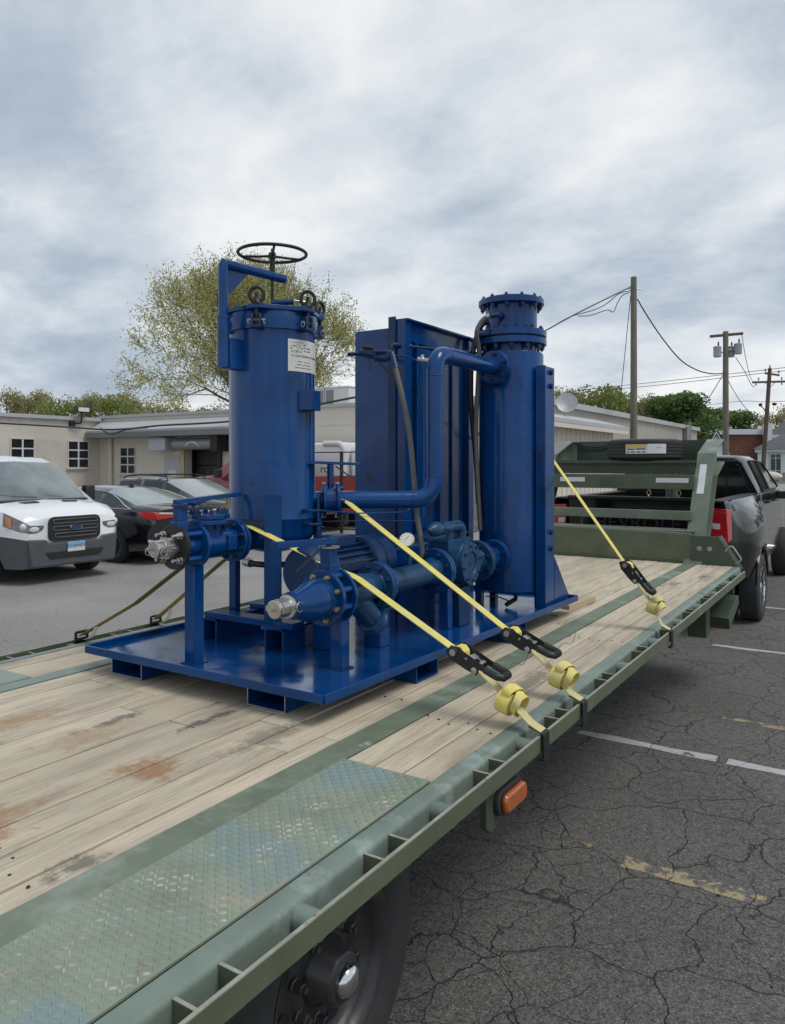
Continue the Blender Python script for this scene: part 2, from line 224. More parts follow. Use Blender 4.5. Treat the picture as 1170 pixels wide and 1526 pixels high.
def woodmat():
    m = bpy.data.materials.new('deck_wood'); m.use_nodes = True; t = m.node_tree; n = t.nodes.new; l = t.links.new; b = t.nodes['Principled BSDF']
    co = n('ShaderNodeTexCoord'); oi = n('ShaderNodeObjectInfo'); geo = n('ShaderNodeNewGeometry'); pos = geo.outputs['Position']
    off = n('ShaderNodeCombineXYZ'); l(mth(t, 'MULTIPLY', oi.outputs['Random'], 37.0), off.inputs[1]); l(mth(t, 'MULTIPLY', oi.outputs['Random'], 11.0), off.inputs[2])
    ad = n('ShaderNodeVectorMath'); ad.operation = 'ADD'; l(pos, ad.inputs[0]); l(off.outputs[0], ad.inputs[1])
    mp = n('ShaderNodeMapping'); mp.inputs['Scale'].default_value = (1, 0.035, 1); l(ad.outputs[0], mp.inputs[0])
    g1 = n('ShaderNodeTexNoise'); g1.inputs['Scale'].default_value = 150; g1.inputs['Detail'].default_value = 5; g1.inputs['Distortion'].default_value = 0.4; l(mp.outputs[0], g1.inputs['Vector'])
    mp2 = n('ShaderNodeMapping'); mp2.inputs['Scale'].default_value = (1, 0.16, 1); l(ad.outputs[0], mp2.inputs[0])
    g2 = n('ShaderNodeTexNoise'); g2.inputs['Scale'].default_value = 14; g2.inputs['Detail'].default_value = 7; g2.inputs['Roughness'].default_value = 0.62; l(mp2.outputs[0], g2.inputs['Vector'])
    gm = n('ShaderNodeMapRange'); gm.inputs['From Min'].default_value = 0.3; gm.inputs['From Max'].default_value = 0.7; gm.inputs['To Min'].default_value = 0.80; gm.inputs['To Max'].default_value = 1.14; l(g1.outputs[0], gm.inputs[0])
    cr = n('ShaderNodeValToRGB'); l(g2.outputs[0], cr.inputs[0]); e = cr.color_ramp
    e.elements[0].position = 0.30; e.elements[0].color = (0.345, 0.288, 0.215, 1); e.elements[1].position = 0.68; e.elements[1].color = (0.560, 0.470, 0.335, 1)
    q = e.elements.new(0.44); q.color = (0.455, 0.390, 0.290, 1); q = e.elements.new(0.54); q.color = (0.505, 0.435, 0.325, 1)
    ob = mth(t, 'ADD', mth(t, 'MULTIPLY', oi.outputs['Random'], 0.24), 0.88)
    vm = n('ShaderNodeVectorMath'); vm.operation = 'SCALE'; l(cr.outputs[0], vm.inputs[0]); l(mth(t, 'MULTIPLY', gm.outputs[0], ob), vm.inputs['Scale']); cur = vm.outputs[0]
    # water and tyre darkening, stretched along the boards
    mp3 = n('ShaderNodeMapping'); mp3.inputs['Scale'].default_value = (1, 0.22, 1); l(pos, mp3.inputs[0])
    for sc, lo, cc, amt, vv in ((11.0, 0.62, (0.13, 0.115, 0.095), 0.55, mp3.outputs[0]), (34.0, 0.67, (0.13, 0.105, 0.08), 0.7, mp3.outputs[0]), (4.2, 0.60, (0.34, 0.20, 0.085), 0.62, pos)):
        sn = n('ShaderNodeTexNoise'); sn.inputs['Scale'].default_value = sc; sn.inputs['Detail'].default_value = 8; sn.inputs['Roughness'].default_value = 0.66; l(vv, sn.inputs['Vector'])
        k = n('ShaderNodeMapRange'); k.inputs['From Min'].default_value = lo; k.inputs['From Max'].default_value = lo + 0.12; k.inputs['To Max'].default_value = amt; l(sn.outputs[0], k.inputs[0])
        mxx = n('ShaderNodeMix'); mxx.data_type = 'RGBA'; l(k.outputs[0], mxx.inputs[0]); l(cur, mxx.inputs[6]); mxx.inputs[7].default_value = (*cc, 1); cur = mxx.outputs[2]
    # rust marks left by earlier loads (fixed spots on the deck)
    for (sx, sy, rx, ry, amt, scol) in [(*q_, (0.085, 0.080, 0.076)) for q_ in ((-2.05, 1.93, 0.035, 0.17, 0.85), (-2.33, 1.78, 0.03, 0.16, 0.8), (-1.567, 1.08, 0.04, 0.09, 0.75), (-2.47, 1.35, 0.03, 0.12, 0.7), (-1.25, 3.05, 0.06, 0.22, 0.6), (-1.20, 6.6, 0.05, 0.12, 0.6), (-1.33, 6.1, 0.05, 0.14, 0.55), (-1.75, 1.95, 0.07, 0.25, 0.5))] + [(*q_, (0.29, 0.135, 0.045)) for q_ in ((-1.86, 1.53, 0.11, 0.10, 0.75), (-1.93, 0.98, 0.15, 0.13, 0.8), (-1.95, 1.12, 0.10, 0.12, 0.5), (-2.28, 1.62, 0.10, 0.2, 0.35), (-2.02, 0.80, 0.12, 0.08, 0.45), (-2.62, 1.60, 0.08, 0.18, 0.5))]:
        sb = n('ShaderNodeVectorMath'); sb.operation = 'SUBTRACT'; l(pos, sb.inputs[0]); sb.inputs[1].default_value = (sx, sy, 0.97)
        dv = n('ShaderNodeVectorMath'); dv.operation = 'MULTIPLY'; l(sb.outputs[0], dv.inputs[0]); dv.inputs[1].default_value = (1 / rx, 1 / ry, 0)
        ln = n('ShaderNodeVectorMath'); ln.operation = 'LENGTH'; l(dv.outputs[0], ln.inputs[0])
        wn = n('ShaderNodeTexNoise'); wn.inputs['Scale'].default_value = 16; wn.inputs['Detail'].default_value = 6; wn.inputs['Roughness'].default_value = 0.7; l(pos, wn.inputs['Vector'])
        dd = mth(t, 'ADD', ln.outputs['Value'], mth(t, 'MULTIPLY', mth(t, 'SUBTRACT', wn.outputs[0], 0.5), 3.4))
        k = n('ShaderNodeMapRange'); k.inputs['From Min'].default_value = 1.0; k.inputs['From Max'].default_value = 0.35; k.inputs['To Min'].default_value = 0; k.inputs['To Max'].default_value = amt; l(dd, k.inputs[0])
        mxx = n('ShaderNodeMix'); mxx.data_type = 'RGBA'; l(k.outputs[0], mxx.inputs[0]); l(cur, mxx.inputs[6]); mxx.inputs[7].default_value = (*scol, 1); cur = mxx.outputs[2]
    l(cur, b.inputs['Base Color']); b.inputs['Roughness'].default_value = 0.74
    bp = n('ShaderNodeBump'); bp.inputs['Strength'].default_value = 0.35; bp.inputs['Distance'].default_value = 0.004; l(g1.outputs[0], bp.inputs['Height']); l(bp.outputs[0], b.inputs['Normal'])
    MATS['deck_wood'] = m
woodmat()
# ------------------------------------------------------------------ mesh builder
ORG = {}
def basis(d):
    d = Vector(d).normalized(); a = Vector((0, 0, 1)) if abs(d.z) < 0.9 else Vector((1, 0, 0))
    u = a.cross(d).normalized(); return u, d.cross(u).normalized(), d
class MB:
    def __init__(s): s.v = []; s.f = []
    def add(s, vs, fs):
        o = len(s.v); s.v += [tuple(p) for p in vs]; s.f += [tuple(i + o for i in q) for q in fs]; return s
    def box(s, x0, x1, y0, y1, z0, z1):
        v = [(x, y, z) for z in (z0, z1) for x, y in ((x0, y0), (x1, y0), (x1, y1), (x0, y1))]
        return s.add(v, [(3, 2, 1, 0), (4, 5, 6, 7), (0, 1, 5, 4), (1, 2, 6, 5), (2, 3, 7, 6), (3, 0, 4, 7)])
    def obox(s, c, ax, h):
        c = Vector(c); a, b, d = (Vector(q).normalized() for q in ax)
        v = [c + a * (i * h[0]) + b * (j * h[1]) + d * (k * h[2]) for k in (-1, 1) for i, j in ((-1, -1), (1, -1), (1, 1), (-1, 1))]
        return s.add(v, [(3, 2, 1, 0), (4, 5, 6, 7), (0, 1, 5, 4), (1, 2, 6, 5), (2, 3, 7, 6), (3, 0, 4, 7)])
    def bar(s, p, q, wd, ht, up=(0, 0, 1)):
        p = Vector(p); q = Vector(q); d = (q - p).normalized(); u = Vector(up).cross(d)
        if u.length < 1e-4: u = Vector((1, 0, 0))
        u.normalize(); n = d.cross(u)
        return s.obox((p + q) / 2, (u, n, d), (wd / 2, ht / 2, (q - p).length / 2))
    def lathe(s, o, ax, prof, n=32, cap0=True, cap1=True, a0=0.0):
        o = Vector(o); u, v, d = basis(ax); vs = []
        for t, r in prof:
            for k in range(n):
                a = a0 + 2 * math.pi * k / n; vs.append(o + d * t + (u * math.cos(a) + v * math.sin(a)) * r)
        m = len(prof); fs = [(i * n + k, i * n + (k + 1) % n, (i + 1) * n + (k + 1) % n, (i + 1) * n + k) for i in range(m - 1) for k in range(n)]
        if cap0: fs.append(tuple(range(n - 1, -1, -1)))
        if cap1: fs.append(tuple((m - 1) * n + k for k in range(n)))
        return s.add(vs, fs)
    def cyl(s, p, q, r, r1=None, n=20):
        p = Vector(p); q = Vector(q); return s.lathe(p, q - p, [(0, r), ((q - p).length, r if r1 is None else r1)], n)
    def tube(s, pts, r, n=10, closed=False, caps=True):
        pts = [Vector(p) for p in pts]; m = len(pts); vs = []; prev = None
        for i, p in enumerate(pts):
            if closed: d = (pts[(i + 1) % m] - pts[i - 1])
            else: d = pts[min(i + 1, m - 1)] - pts[max(i - 1, 0)]
            d.normalize()
            if prev is None: u = basis(d)[0]
            else:
                u = prev - d * prev.dot(d)
                if u.length < 1e-5: u = basis(d)[0]
                u.normalize()
            prev = u; v = d.cross(u); rr = r[i] if isinstance(r, (list, tuple)) else r
            for k in range(n):
                a = 2 * math.pi * k / n; vs.append(p + (u * math.cos(a) + v * math.sin(a)) * rr)
        rg = m if closed else m - 1
        fs = [(i * n + k, i * n + (k + 1) % n, ((i + 1) % m) * n + (k + 1) % n, ((i + 1) % m) * n + k) for i in range(rg) for k in range(n)]
        if caps and not closed: fs += [tuple(range(n - 1, -1, -1)), tuple((m - 1) * n + k for k in range(n))]
        return s.add(vs, fs)
    def prism(s, poly, off):
        poly = [Vector(p) for p in poly]; off = Vector(off); n = len(poly)
        fs = [tuple(range(n - 1, -1, -1)), tuple(range(n, 2 * n))] + [(k, (k + 1) % n, n + (k + 1) % n, n + k) for k in range(n)]
        return s.add(poly + [p + off for p in poly], fs)
    def ribbon(s, pts, wdir, wd, th=0.003):
        pts = [Vector(p) for p in pts]; wv = Vector(wdir).normalized(); m = len(pts); vs = []
        for i, p in enumerate(pts):
            d = (pts[min(i + 1, m - 1)] - pts[max(i - 1, 0)]).normalized(); nrm = wv.cross(d)
            if nrm.length < 1e-5: nrm = Vector((0, 0, 1))
            nrm.normalize()
            for a, b in ((-1, -1), (1, -1), (1, 1), (-1, 1)): vs.append(p + wv * (a * wd / 2) + nrm * (b * th / 2))
        fs = [(i * 4 + k, i * 4 + (k + 1) % 4, i * 4 + 4 + (k + 1) % 4, i * 4 + 4 + k) for i in range(m - 1) for k in range(4)]
        fs += [(3, 2, 1, 0), tuple(4 * (m - 1) + k for k in range(4))]
        return s.add(vs, fs)
    def sphere(s, c, r, n=14, m=8, sc=(1, 1, 1)):
        c = Vector(c); pr = []
        vs = [c + Vector((0, 0, -r * sc[2]))]
        for i in range(1, m):
            a = math.pi * i / m - math.pi / 2
            for k in range(n):
                b = 2 * math.pi * k / n; vs.append(c + Vector((math.cos(a) * math.cos(b) * r * sc[0], math.cos(a) * math.sin(b) * r * sc[1], math.sin(a) * r * sc[2])))
        vs.append(c + Vector((0, 0, r * sc[2]))); fs = [(0, 1 + (k + 1) % n, 1 + k) for k in range(n)]
        for i in range(m - 2): fs += [(1 + i * n + k, 1 + i * n + (k + 1) % n, 1 + (i + 1) * n + (k + 1) % n, 1 + (i + 1) * n + k) for k in range(n)]
        t = len(vs) - 1; fs += [(t, 1 + (m - 2) * n + k, 1 + (m - 2) * n + (k + 1) % n) for k in range(n)]
        return s.add(vs, fs)
    def bolts(s, o, ax, rad, k, r=0.011, h=0.014, a0=0.0, both=0.0):
        o = Vector(o); u, v, d = basis(ax)
        for i in range(k):
            a = a0 + 2 * math.pi * i / k; p = o + (u * math.cos(a) + v * math.sin(a)) * rad
            s.lathe(p - d * 0.002, d, [(0, r), (h, r), (h + 0.001, r * 0.55), (h + 0.010, r * 0.55)], 6)
            if both: s.lathe(p - d * (both - 0.002), -d, [(0, r), (h, r)], 6)
        return s
    def build(s, name, m, parent=None, bevel=0.0, ang=35, kind=None):
        o = ORG[parent.name] if parent else Vector((0, 0, 0))
        me = bpy.data.meshes.new(name); me.from_pydata([(p[0] - o.x, p[1] - o.y, p[2] - o.z) for p in s.v], [], s.f)
        bm = bmesh.new(); bm.from_mesh(me); bmesh.ops.recalc_face_normals(bm, faces=bm.faces); bm.to_mesh(me); bm.free()
        me.materials.append(M(m) if isinstance(m, str) else m)
        me.shade_smooth(); me.set_sharp_from_angle(angle=R(ang))
        ob = bpy.data.objects.new(name, me); col.objects.link(ob)
        if parent: ob.parent = parent
        ORG[ob.name] = o.copy()
        if bevel:
            b = ob.modifiers.new('bevel', 'BEVEL'); b.width = bevel; b.segments = 2; b.limit_method = 'ANGLE'; b.angle_limit = R(40)
        if kind: ob['kind'] = kind
        return ob
def thing(name, label, cat, loc=(0, 0, 0), group=None):
    o = bpy.data.objects.new(name, None); col.objects.link(o); o.location = loc; o.empty_display_size = 0.2
    o['label'] = label; o['category'] = cat
    if group: o['group'] = group
    ORG[o.name] = Vector(loc); return o
def tag(o, label, cat, group=None):
    o['label'] = label; o['category'] = cat
    if group: o['group'] = group
    return o
def struct(o): o['kind'] = 'structure'; return o
def fillet(pts, rad, seg=7):
    pts = [Vector(p) for p in pts]; res = [pts[0]]
    for i in range(1, len(pts) - 1):
        a, b, c_ = pts[i - 1], pts[i], pts[i + 1]; d0 = (a - b).normalized(); d1 = (c_ - b).normalized()
        ang = d0.angle(d1); t = min(rad / math.tan(ang / 2), (a - b).length * 0.49, (c_ - b).length * 0.49)
        p0 = b + d0 * t; p1 = b + d1 * t
        for k in range(seg + 1):
            q = k / seg; res.append((p0 * (1 - q) + b * q) * (1 - q) + (b * (1 - q) + p1 * q) * q)
    res.append(pts[-1]); return res
def curve(pts, n=8):
    pts = [Vector(p) for p in pts]; res = []
    for i in range(len(pts) - 1):
        p0 = pts[max(i - 1, 0)]; p1 = pts[i]; p2 = pts[i + 1]; p3 = pts[min(i + 2, len(pts) - 1)]
        for k in range(n):
            t = k / n; res.append(0.5 * (2 * p1 + (p2 - p0) * t + (2 * p0 - 5 * p1 + 4 * p2 - p3) * t * t + (3 * p1 - p0 - 3 * p2 + p3) * t ** 3))
    res.append(pts[-1]); return res
def text(name, s, size, origin, right, up, m, parent, ext=0.0008, align='CENTER', wrap=None):
    cu = bpy.data.curves.new(name, 'FONT'); cu.body = s; cu.size = size; cu.align_x = align; cu.align_y = 'CENTER'; cu.extrude = ext; cu.resolution_u = 2
    ob = bpy.data.objects.new(name, cu); col.objects.link(ob); bpy.context.view_layer.update()
    me = bpy.data.meshes.new_from_object(ob); bpy.data.objects.remove(ob); bpy.data.curves.remove(cu)
    o = ORG[parent.name]; r_ = Vector(right).normalized(); u_ = Vector(up).normalized(); n_ = r_.cross(u_); og = Vector(origin)
    for v in me.vertices:
        if wrap: v.co = wrap(v.co) - o
        else: v.co = og + r_ * v.co.x + u_ * v.co.y + n_ * v.co.z - o
    me.materials.clear(); me.materials.append(M(m)); me.name = name
    t = bpy.data.objects.new(name, me); col.objects.link(t); t.parent = parent; ORG[t.name] = o.copy(); return t
# ================================================================== ground
g = MB(); g.add([(-700, -300, 0), (700, -300, 0), (700, 1100, 0), (-700, 1100, 0)], [(0, 1, 2, 3)]); struct(g.build('ground', 'asphalt_lot'))
def sheet(name, poly, z, m, ragged=0.0):
    pts = []
    for i in range(len(poly)):
        a = Vector((*poly[i], z)); b = Vector((*poly[(i + 1) % len(poly)], z)); k = max(1, int((b - a).length / 0.12)) if ragged else 1
        for q in range(k):
            p = a.lerp(b, q / k); pts.append(p + Vector((random.uniform(-1, 1), random.uniform(-1, 1), 0)) * ragged)
    mb = MB(); mb.add(pts, [tuple(range(len(pts)))]); return struct(mb.build(name, m))
sheet('parking_bay', [(-4.6, -4), (6, -4), (6, 16.5), (-4.2, 17.5)], 0.004, 'asphalt_bay', 0.03)
sheet('parking_line', [(-1.78, 5.17), (-0.88, 5.165), (-0.88, 5.255), (-1.78, 5.265)], 0.0058, 'paint_white', 0.012)
sheet('parking_line', [(-0.80, 5.16), (2.2, 5.15), (2.2, 5.235), (-0.80, 5.25)], 0.0058, 'paint_white', 0.012)
sheet('parking_line', [(-1.45, 8.42), (2.2, 8.40), (2.2, 8.48), (-1.45, 8.50)], 0.0058, 'paint_white', 0.012)
sheet('parking_line', [(-1.4, 11.0), (2.4, 10.98), (2.4, 11.06), (-1.4, 11.08)], 0.0058, 'paint_white', 0.012)
sheet('parking_line', [(-1.02, 3.585), (-0.42, 3.575), (-0.42, 3.675), (-1.02, 3.685)], 0.0058, 'paint_yellow', 0.012)
sheet('parking_line', [(-1.35, 3.62), (-1.05, 3.6), (-1.05, 3.70), (-1.35, 3.70)], 0.0058, 'paint_yellow_faint', 0.012)
sheet('parking_line', [(-0.98, 6.05), (-0.52, 6.01), (-0.52, 6.09), (-0.98, 6.13)], 0.0058, 'paint_yellow', 0.012)
pb = MB()
for k in range(420):
    x = random.uniform(-1.9, 0.9); y = random.uniform(1.5, 7.5); r = random.choice((0.003, 0.004, 0.005, 0.009 if k % 9 == 0 else 0.004))
    pb.sphere((x, y, 0.006 + r * 0.3), r, 5, 3, (1, random.uniform(0.7, 1.2), 0.6))
tag(pb.build('loose_grit', 'pebble', kind='stuff'), 'scattered dark grit on the cracked asphalt beside the trailer', 'grit')
# ================================================================== trailer
TX0, TX1, DZ = -3.49, -1.04, 0.97
T = thing('flatbed_trailer', 'faded green gooseneck flatbed trailer with pale wooden deck', 'trailer', (-2.25, 2.0, 0))
def planks(x0, x1, n, y0, y1, joint):
    xs = n if isinstance(n, list) else [x0 + (x1 - x0) * i / n for i in range(n + 1)]
    for i in range(len(xs) - 1):
        a = xs[i] + 0.0034; b = xs[i + 1] - 0.0034; dz = random.uniform(-0.003, 0.0008)
        segs = [(y0, y1)]
        if joint: j = joint + random.choice((-0.12, -0.03, 0.05, 0.14)); segs = [(y0, j - 0.002), (j + 0.002, y1)]
        for s0, s1 in segs:
            k = random.uniform(-0.0012, 0.0012)
            MB().box(a, b, s0, s1, DZ - 0.042 + dz + k, DZ + dz + k).build('plank', 'deck_wood', T, bevel=0.004)
planks(0, 0, [-3.0, -2.868, -2.728, -2.588, -2.448, -2.308, -2.168, -2.028, -1.888, -1.747, -1.607, -1.522], -2.2, 7.385, 2.0)
planks(-1.413, -1.100, 3, 1.928, 7.385, None)
planks(-3.428, -3.092, 3, 1.93, 7.385, None)
MB().box(-1.520, -1.415, -2.2, 7.39, DZ - 0.04, DZ + 0.0015).build('deck_strip', 'green_strip', T, bevel=0.002)
MB().box(-3.090, -3.002, -2.2, 7.39, DZ - 0.04, DZ + 0.0015).build('deck_strip', 'green_top', T, bevel=0.002)
def lug(mb, c, d, n, ln=0.0092, wd=0.0032, h=0.0032):
    c = Vector(c); d = Vector(d).normalized(); n = Vector(n); sd = n.cross(d)
    ring = [(-1, 0), (-0.6, 0.8), (0, 1), (0.6, 0.8), (1, 0), (0.6, -0.8), (0, -1), (-0.6, -0.8)]
    v = [c + d * (a * ln) + sd * (b * wd) for a, b in ring] + [c + n * h + d * (a * ln * 0.68) + sd * (b * wd * 0.45) for a, b in ring]
    mb.add(v, [(k, (k + 1) % 8, 8 + (k + 1) % 8, 8 + k) for k in range(8)] + [tuple(range(8, 16))])
def lugs(o, ux, uy, n, nx, ny, pitch, **kw):
    mb = MB(); o = Vector(o); ux = Vector(ux); uy = Vector(uy)
    for i in range(nx):
        for j in range(ny):
            dv = (ux + uy) if (i + j) % 2 else (ux - uy)
            lug(mb, o + ux * (i + 0.5) * pitch + uy * (j + 0.5) * pitch, dv, n, **kw)
    return mb
for x0, x1 in ((-1.414, -1.1035), (-3.429, -3.091)):
    pl = MB().box(x0, x1, -2.2, 1.922, DZ - 0.004, DZ + 0.0045).build('tread_plate', 'green_plate', T, bevel=0.0015)
    if x0 > -2: lugs((x0 + 0.003, 0.45, DZ + 0.0044), (1, 0, 0), (0, 1, 0), (0, 0, 1), 16, 77, 0.0190).build('tread_lugs', 'green_lug', pl, kind='stuff')
# side channels, rub rails, stake pockets, spools
for sgn, xo in ((1, TX1), (-1, TX0)):
    X = lambda q: xo - sgn * q
    prof = [(0.058, 0.9695), (0.016, 0.9695), (0.008, 0.967), (0.002, 0.961), (0, 0.953), (0, 0.885), (0.055, 0.880), (0.055, 0.886), (0.012, 0.893), (0.012, 0.945), (0.058, 0.955)]
    MB().prism([(X(a), -2.2, b) for a, b in prof], (0, 9.6, 0)).build('side_channel', 'green_top', T, ang=50)
    a, b = sorted((X(-0.0625), X(-0.0735)))
    rr_ = MB().box(a, b, -2.2, 7.12, 0.917, 0.9705).build('rub_rail', 'green_side', T, bevel=0.001)
    MB().box(a + 0.001, b - 0.001, -2.2, 7.12, 0.9706, 0.9722).build('worn_edge', 'pale_edge', rr_)
    for k in range(-2, 11):
        yc = 0.968 + 0.585 * k
        p = MB(); a, b = sorted((X(0.001), X(-0.0623)))
        for q in (-0.055, 0.055): p.box(a, b, yc + q - 0.004, yc + q + 0.004, 0.905, 0.962)
        a2, b2 = sorted((X(-0.0555), X(-0.0623))); p.box(a2, b2, yc - 0.051, yc + 0.051, 0.905, 0.966)
        po = p.build('stake_pocket', 'green_side', T)
        for q in (-0.055, 0.055): MB().box(a + 0.0005, b - 0.0005, yc + q - 0.0042, yc + q + 0.0042, 0.9621, 0.9636).build('worn_edge', 'pale_edge', po)
        if -0.5 < yc + 0.285 < 7.1: MB().lathe((X(0.001), yc + 0.285, 0.932), (X(-0.0625) - X(0.001), 0, 0), [(0, 0.029), (0.0634, 0.029)], 16).build('spool', 'green_top', T)
# frame under the deck
for xb in (-1.86, -2.64):
    MB().box(xb - 0.07, xb + 0.07, -2.2, 7.5, 0.60, 0.615).box(xb - 0.07, xb + 0.07, -2.2, 7.5, 0.82, 0.835).box(xb - 0.006, xb + 0.006, -2.2, 7.5, 0.615, 0.82).build('main_beam', 'green_deep', T)
for k in range(23):
    yy = -2.0 + k * 0.42; MB().box(-3.43, -1.10, yy, yy + 0.045, 0.836, 0.926).build('crossmember', 'green_deep', T)
MB().box(-3.43, -1.10, 7.388, 7.43, 0.72, 0.985).build('end_channel', 'green_deep', T)
# amber marker lamp on its bracket
mk = MB().prism([(-1.04, 2.125, 0.93), (-1.04, 2.125, 0.77), (-1.04, 2.155, 0.745), (-1.04, 2.375, 0.775), (-1.04, 2.385, 0.93)], (0.022, 0, 0)).build('lamp_bracket', 'green_deep', T, bevel=0.003)
def rbox(mb, c, ax, hw, hh, dp, rr, seg=5):
    """rounded-corner box: outline in ax[0], ax[1], depth along ax[2]"""
    c = Vector(c); a, b, d = (Vector(q).normalized() for q in ax); pts = []
    for (sx, sy, st) in ((1, 1, 0), (-1, 1, 90), (-1, -1, 180), (1, -1, 270)):
        for k in range(seg + 1):
            t = R(st + 90 * k / seg); pts.append(c + a * (sx * (hw - rr) + rr * math.cos(t)) + b * (sy * (hh - rr) + rr * math.sin(t)))
    mb.prism(pts, d * dp); return mb
rbox(MB(), (-1.018, 2.272, 0.823), ((0, 1, 0), (0, -0.13, 1), (1, 0, 0)), 0.098, 0.042, 0.018, 0.036).build('lamp_housing', 'rubber', mk, bevel=0.004)
rbox(MB(), (-1.001, 2.275, 0.823), ((0, 1, 0), (0, -0.13, 1), (1, 0, 0)), 0.084, 0.031, 0.022, 0.026).build('lamp_lens', 'amber', mk, bevel=0.008)
# wheels
def trailer_wheel(xf, yc, sgn, rr=0.44):
    """outer face at xf, axle along X; sgn +1 faces +X"""
    c = (xf, yc, rr); d = (-sgn, 0, 0)
    wl = MB()   # rim and dished disc
    wl.lathe(c, d, [(0.030, 0.262), (0.014, 0.268), (0.016, 0.256), (0.028, 0.240), (0.050, 0.230), (0.068, 0.222), (0.080, 0.205), (0.084, 0.17), (0.074, 0.135), (0.066, 0.11), (0.066, 0.07)], 48, False, True)
    w_ = wl.build('wheel', 'rim_black', T, ang=60)
    prof = [(0.028, 0.258), (0.012, 0.275), (0.003, 0.30), (0.0, 0.335), (0.004, 0.37), (0.016, 0.402), (0.026, 0.415)]
    for k in range(6):
        t0 = 0.034 + k * 0.030; prof += [(t0, 0.437), (t0 + 0.020, 0.437 if k not in (0, 5) else 0.433), (t0 + 0.0215, 0.425), (t0 + 0.028, 0.425)]
    prof += [(0.215, 0.43), (0.225, 0.41), (0.238, 0.36), (0.238, 0.31), (0.215, 0.258)]
    prof = [(t, r_ * rr / 0.44) for t, r_ in prof]
    MB().lathe(c, d, prof, 64, False, False).build('tyre', 'rubber', w_, ang=40)
    h = MB(); u, v, dd = basis(d)
    for k in range(8):
        a = 2 * math.pi * (k + 0.5) / 8; p = Vector(c) + (u * math.cos(a) + v * math.sin(a)) * 0.172
        MB().lathe(p + dd * 0.0775, dd, [(0, 0.027), (0.012, 0.027)], 16).build('hand_hole', 'dark_void', w_)
    MB().lathe(c, d, [(0.068, 0.095), (0.050, 0.090), (0.040, 0.078), (-0.005, 0.072), (-0.014, 0.062)], 32, False, True).build('hub', 'rim_black', w_, ang=45)
    MB().lathe(c, d, [(-0.012, 0.046), (-0.026, 0.045), (-0.040, 0.036), (-0.047, 0.018), (-0.048, 0.006)], 28, False, True).build('hub_cap', 'chrome', w_, ang=60)
    for k in range(8):
        a = 0.2 + k * math.pi / 4; p = Vector(c) + dd * 0.070 + (u * math.cos(a) + v * math.sin(a)) * 0.128
        MB().lathe(p, -dd, [(0, 0.019), (0.006, 0.019), (0.008, 0.016), (0.034, 0.015), (0.036, 0.009), (0.046, 0.009)], 6).build('lug_nut', 'zinc_dark', w_)
    return w_
for yc in (1.735, 0.80):
    trailer_wheel(-1.285, yc, 1); trailer_wheel(-3.245, yc, -1)
    for xf, sg in ((-1.545, 1), (-2.985, -1)):
        MB().lathe((xf, yc, 0.44), (-sg, 0, 0), [(0.02, 0.26), (0.0, 0.33), (0.02, 0.41), (0.03, 0.435), (0.20, 0.435), (0.225, 0.41), (0.235, 0.33), (0.215, 0.26)], 48).build('inner_tyre', 'rubber', T, ang=40)
    MB().cyl((-3.1, yc, 0.44), (-1.4, yc, 0.44), 0.065).build('axle', 'black_iron', T)
# front riser, gussets
rz = MB().box(-3.04, -1.462, 7.405, 7.411, 0.972, 1.245).build('riser_plate', 'green_side', T)
lugs((-2.95, 7.404, 0.985), (1, 0, 0), (0, 0, 1), (0, -1, 0), 46, 8, 0.0315, ln=0.017, wd=0.0045, h=0.002).build('tread_lugs', 'green_side', rz, kind='stuff')
MB().tube([(-3.04, 7.425, 1.25), (-2.3, 7.425, 1.246), (-1.8, 7.425, 1.238), (-1.462, 7.425, 1.23)], 0.022, 10).build('riser_lip', 'green_side', T)
MB().box(-3.04, -1.462, 7.45, 7.75, 1.255, 1.262).build('riser_shelf', 'green', T)
for sg in (1, -1):
    X = lambda q: -2.265 + sg * (q + 2.265)
    gp = MB().prism([(X(-1.468), 7.395, 0.965), (X(-1.468), 7.395, 1.228), (X(-1.215), 7.395, 1.232), (X(-1.045), 7.395, 0.965)], (0, 0.012, 0)).build('gusset_plate', 'green_deep', T, bevel=0.002)
    MB().bar((X(-1.215), 7.40, 1.235), (X(-1.035), 7.40, 0.95), 0.03, 0.012, (0, 1, 0)).build('gusset_edge', 'green', gp)
    bb = MB()
    for q in (-1.39, -1.30): bb.lathe((X(q), 7.394, 1.115), (0, -1, 0), [(0, 0.022), (0.004, 0.022), (0.006, 0.011), (0.014, 0.010)], 12)
    bb.build('bolt_heads', 'zinc', gp)
    MB().tube(fillet([(X(-1.17), 7.40, 1.10), (X(-1.12), 7.40, 1.165), (X(-1.03), 7.40, 1.03), (X(-1.085), 7.40, 0.995)], 0.03), 0.008, 8).build('tie_ring', 'zinc', gp)
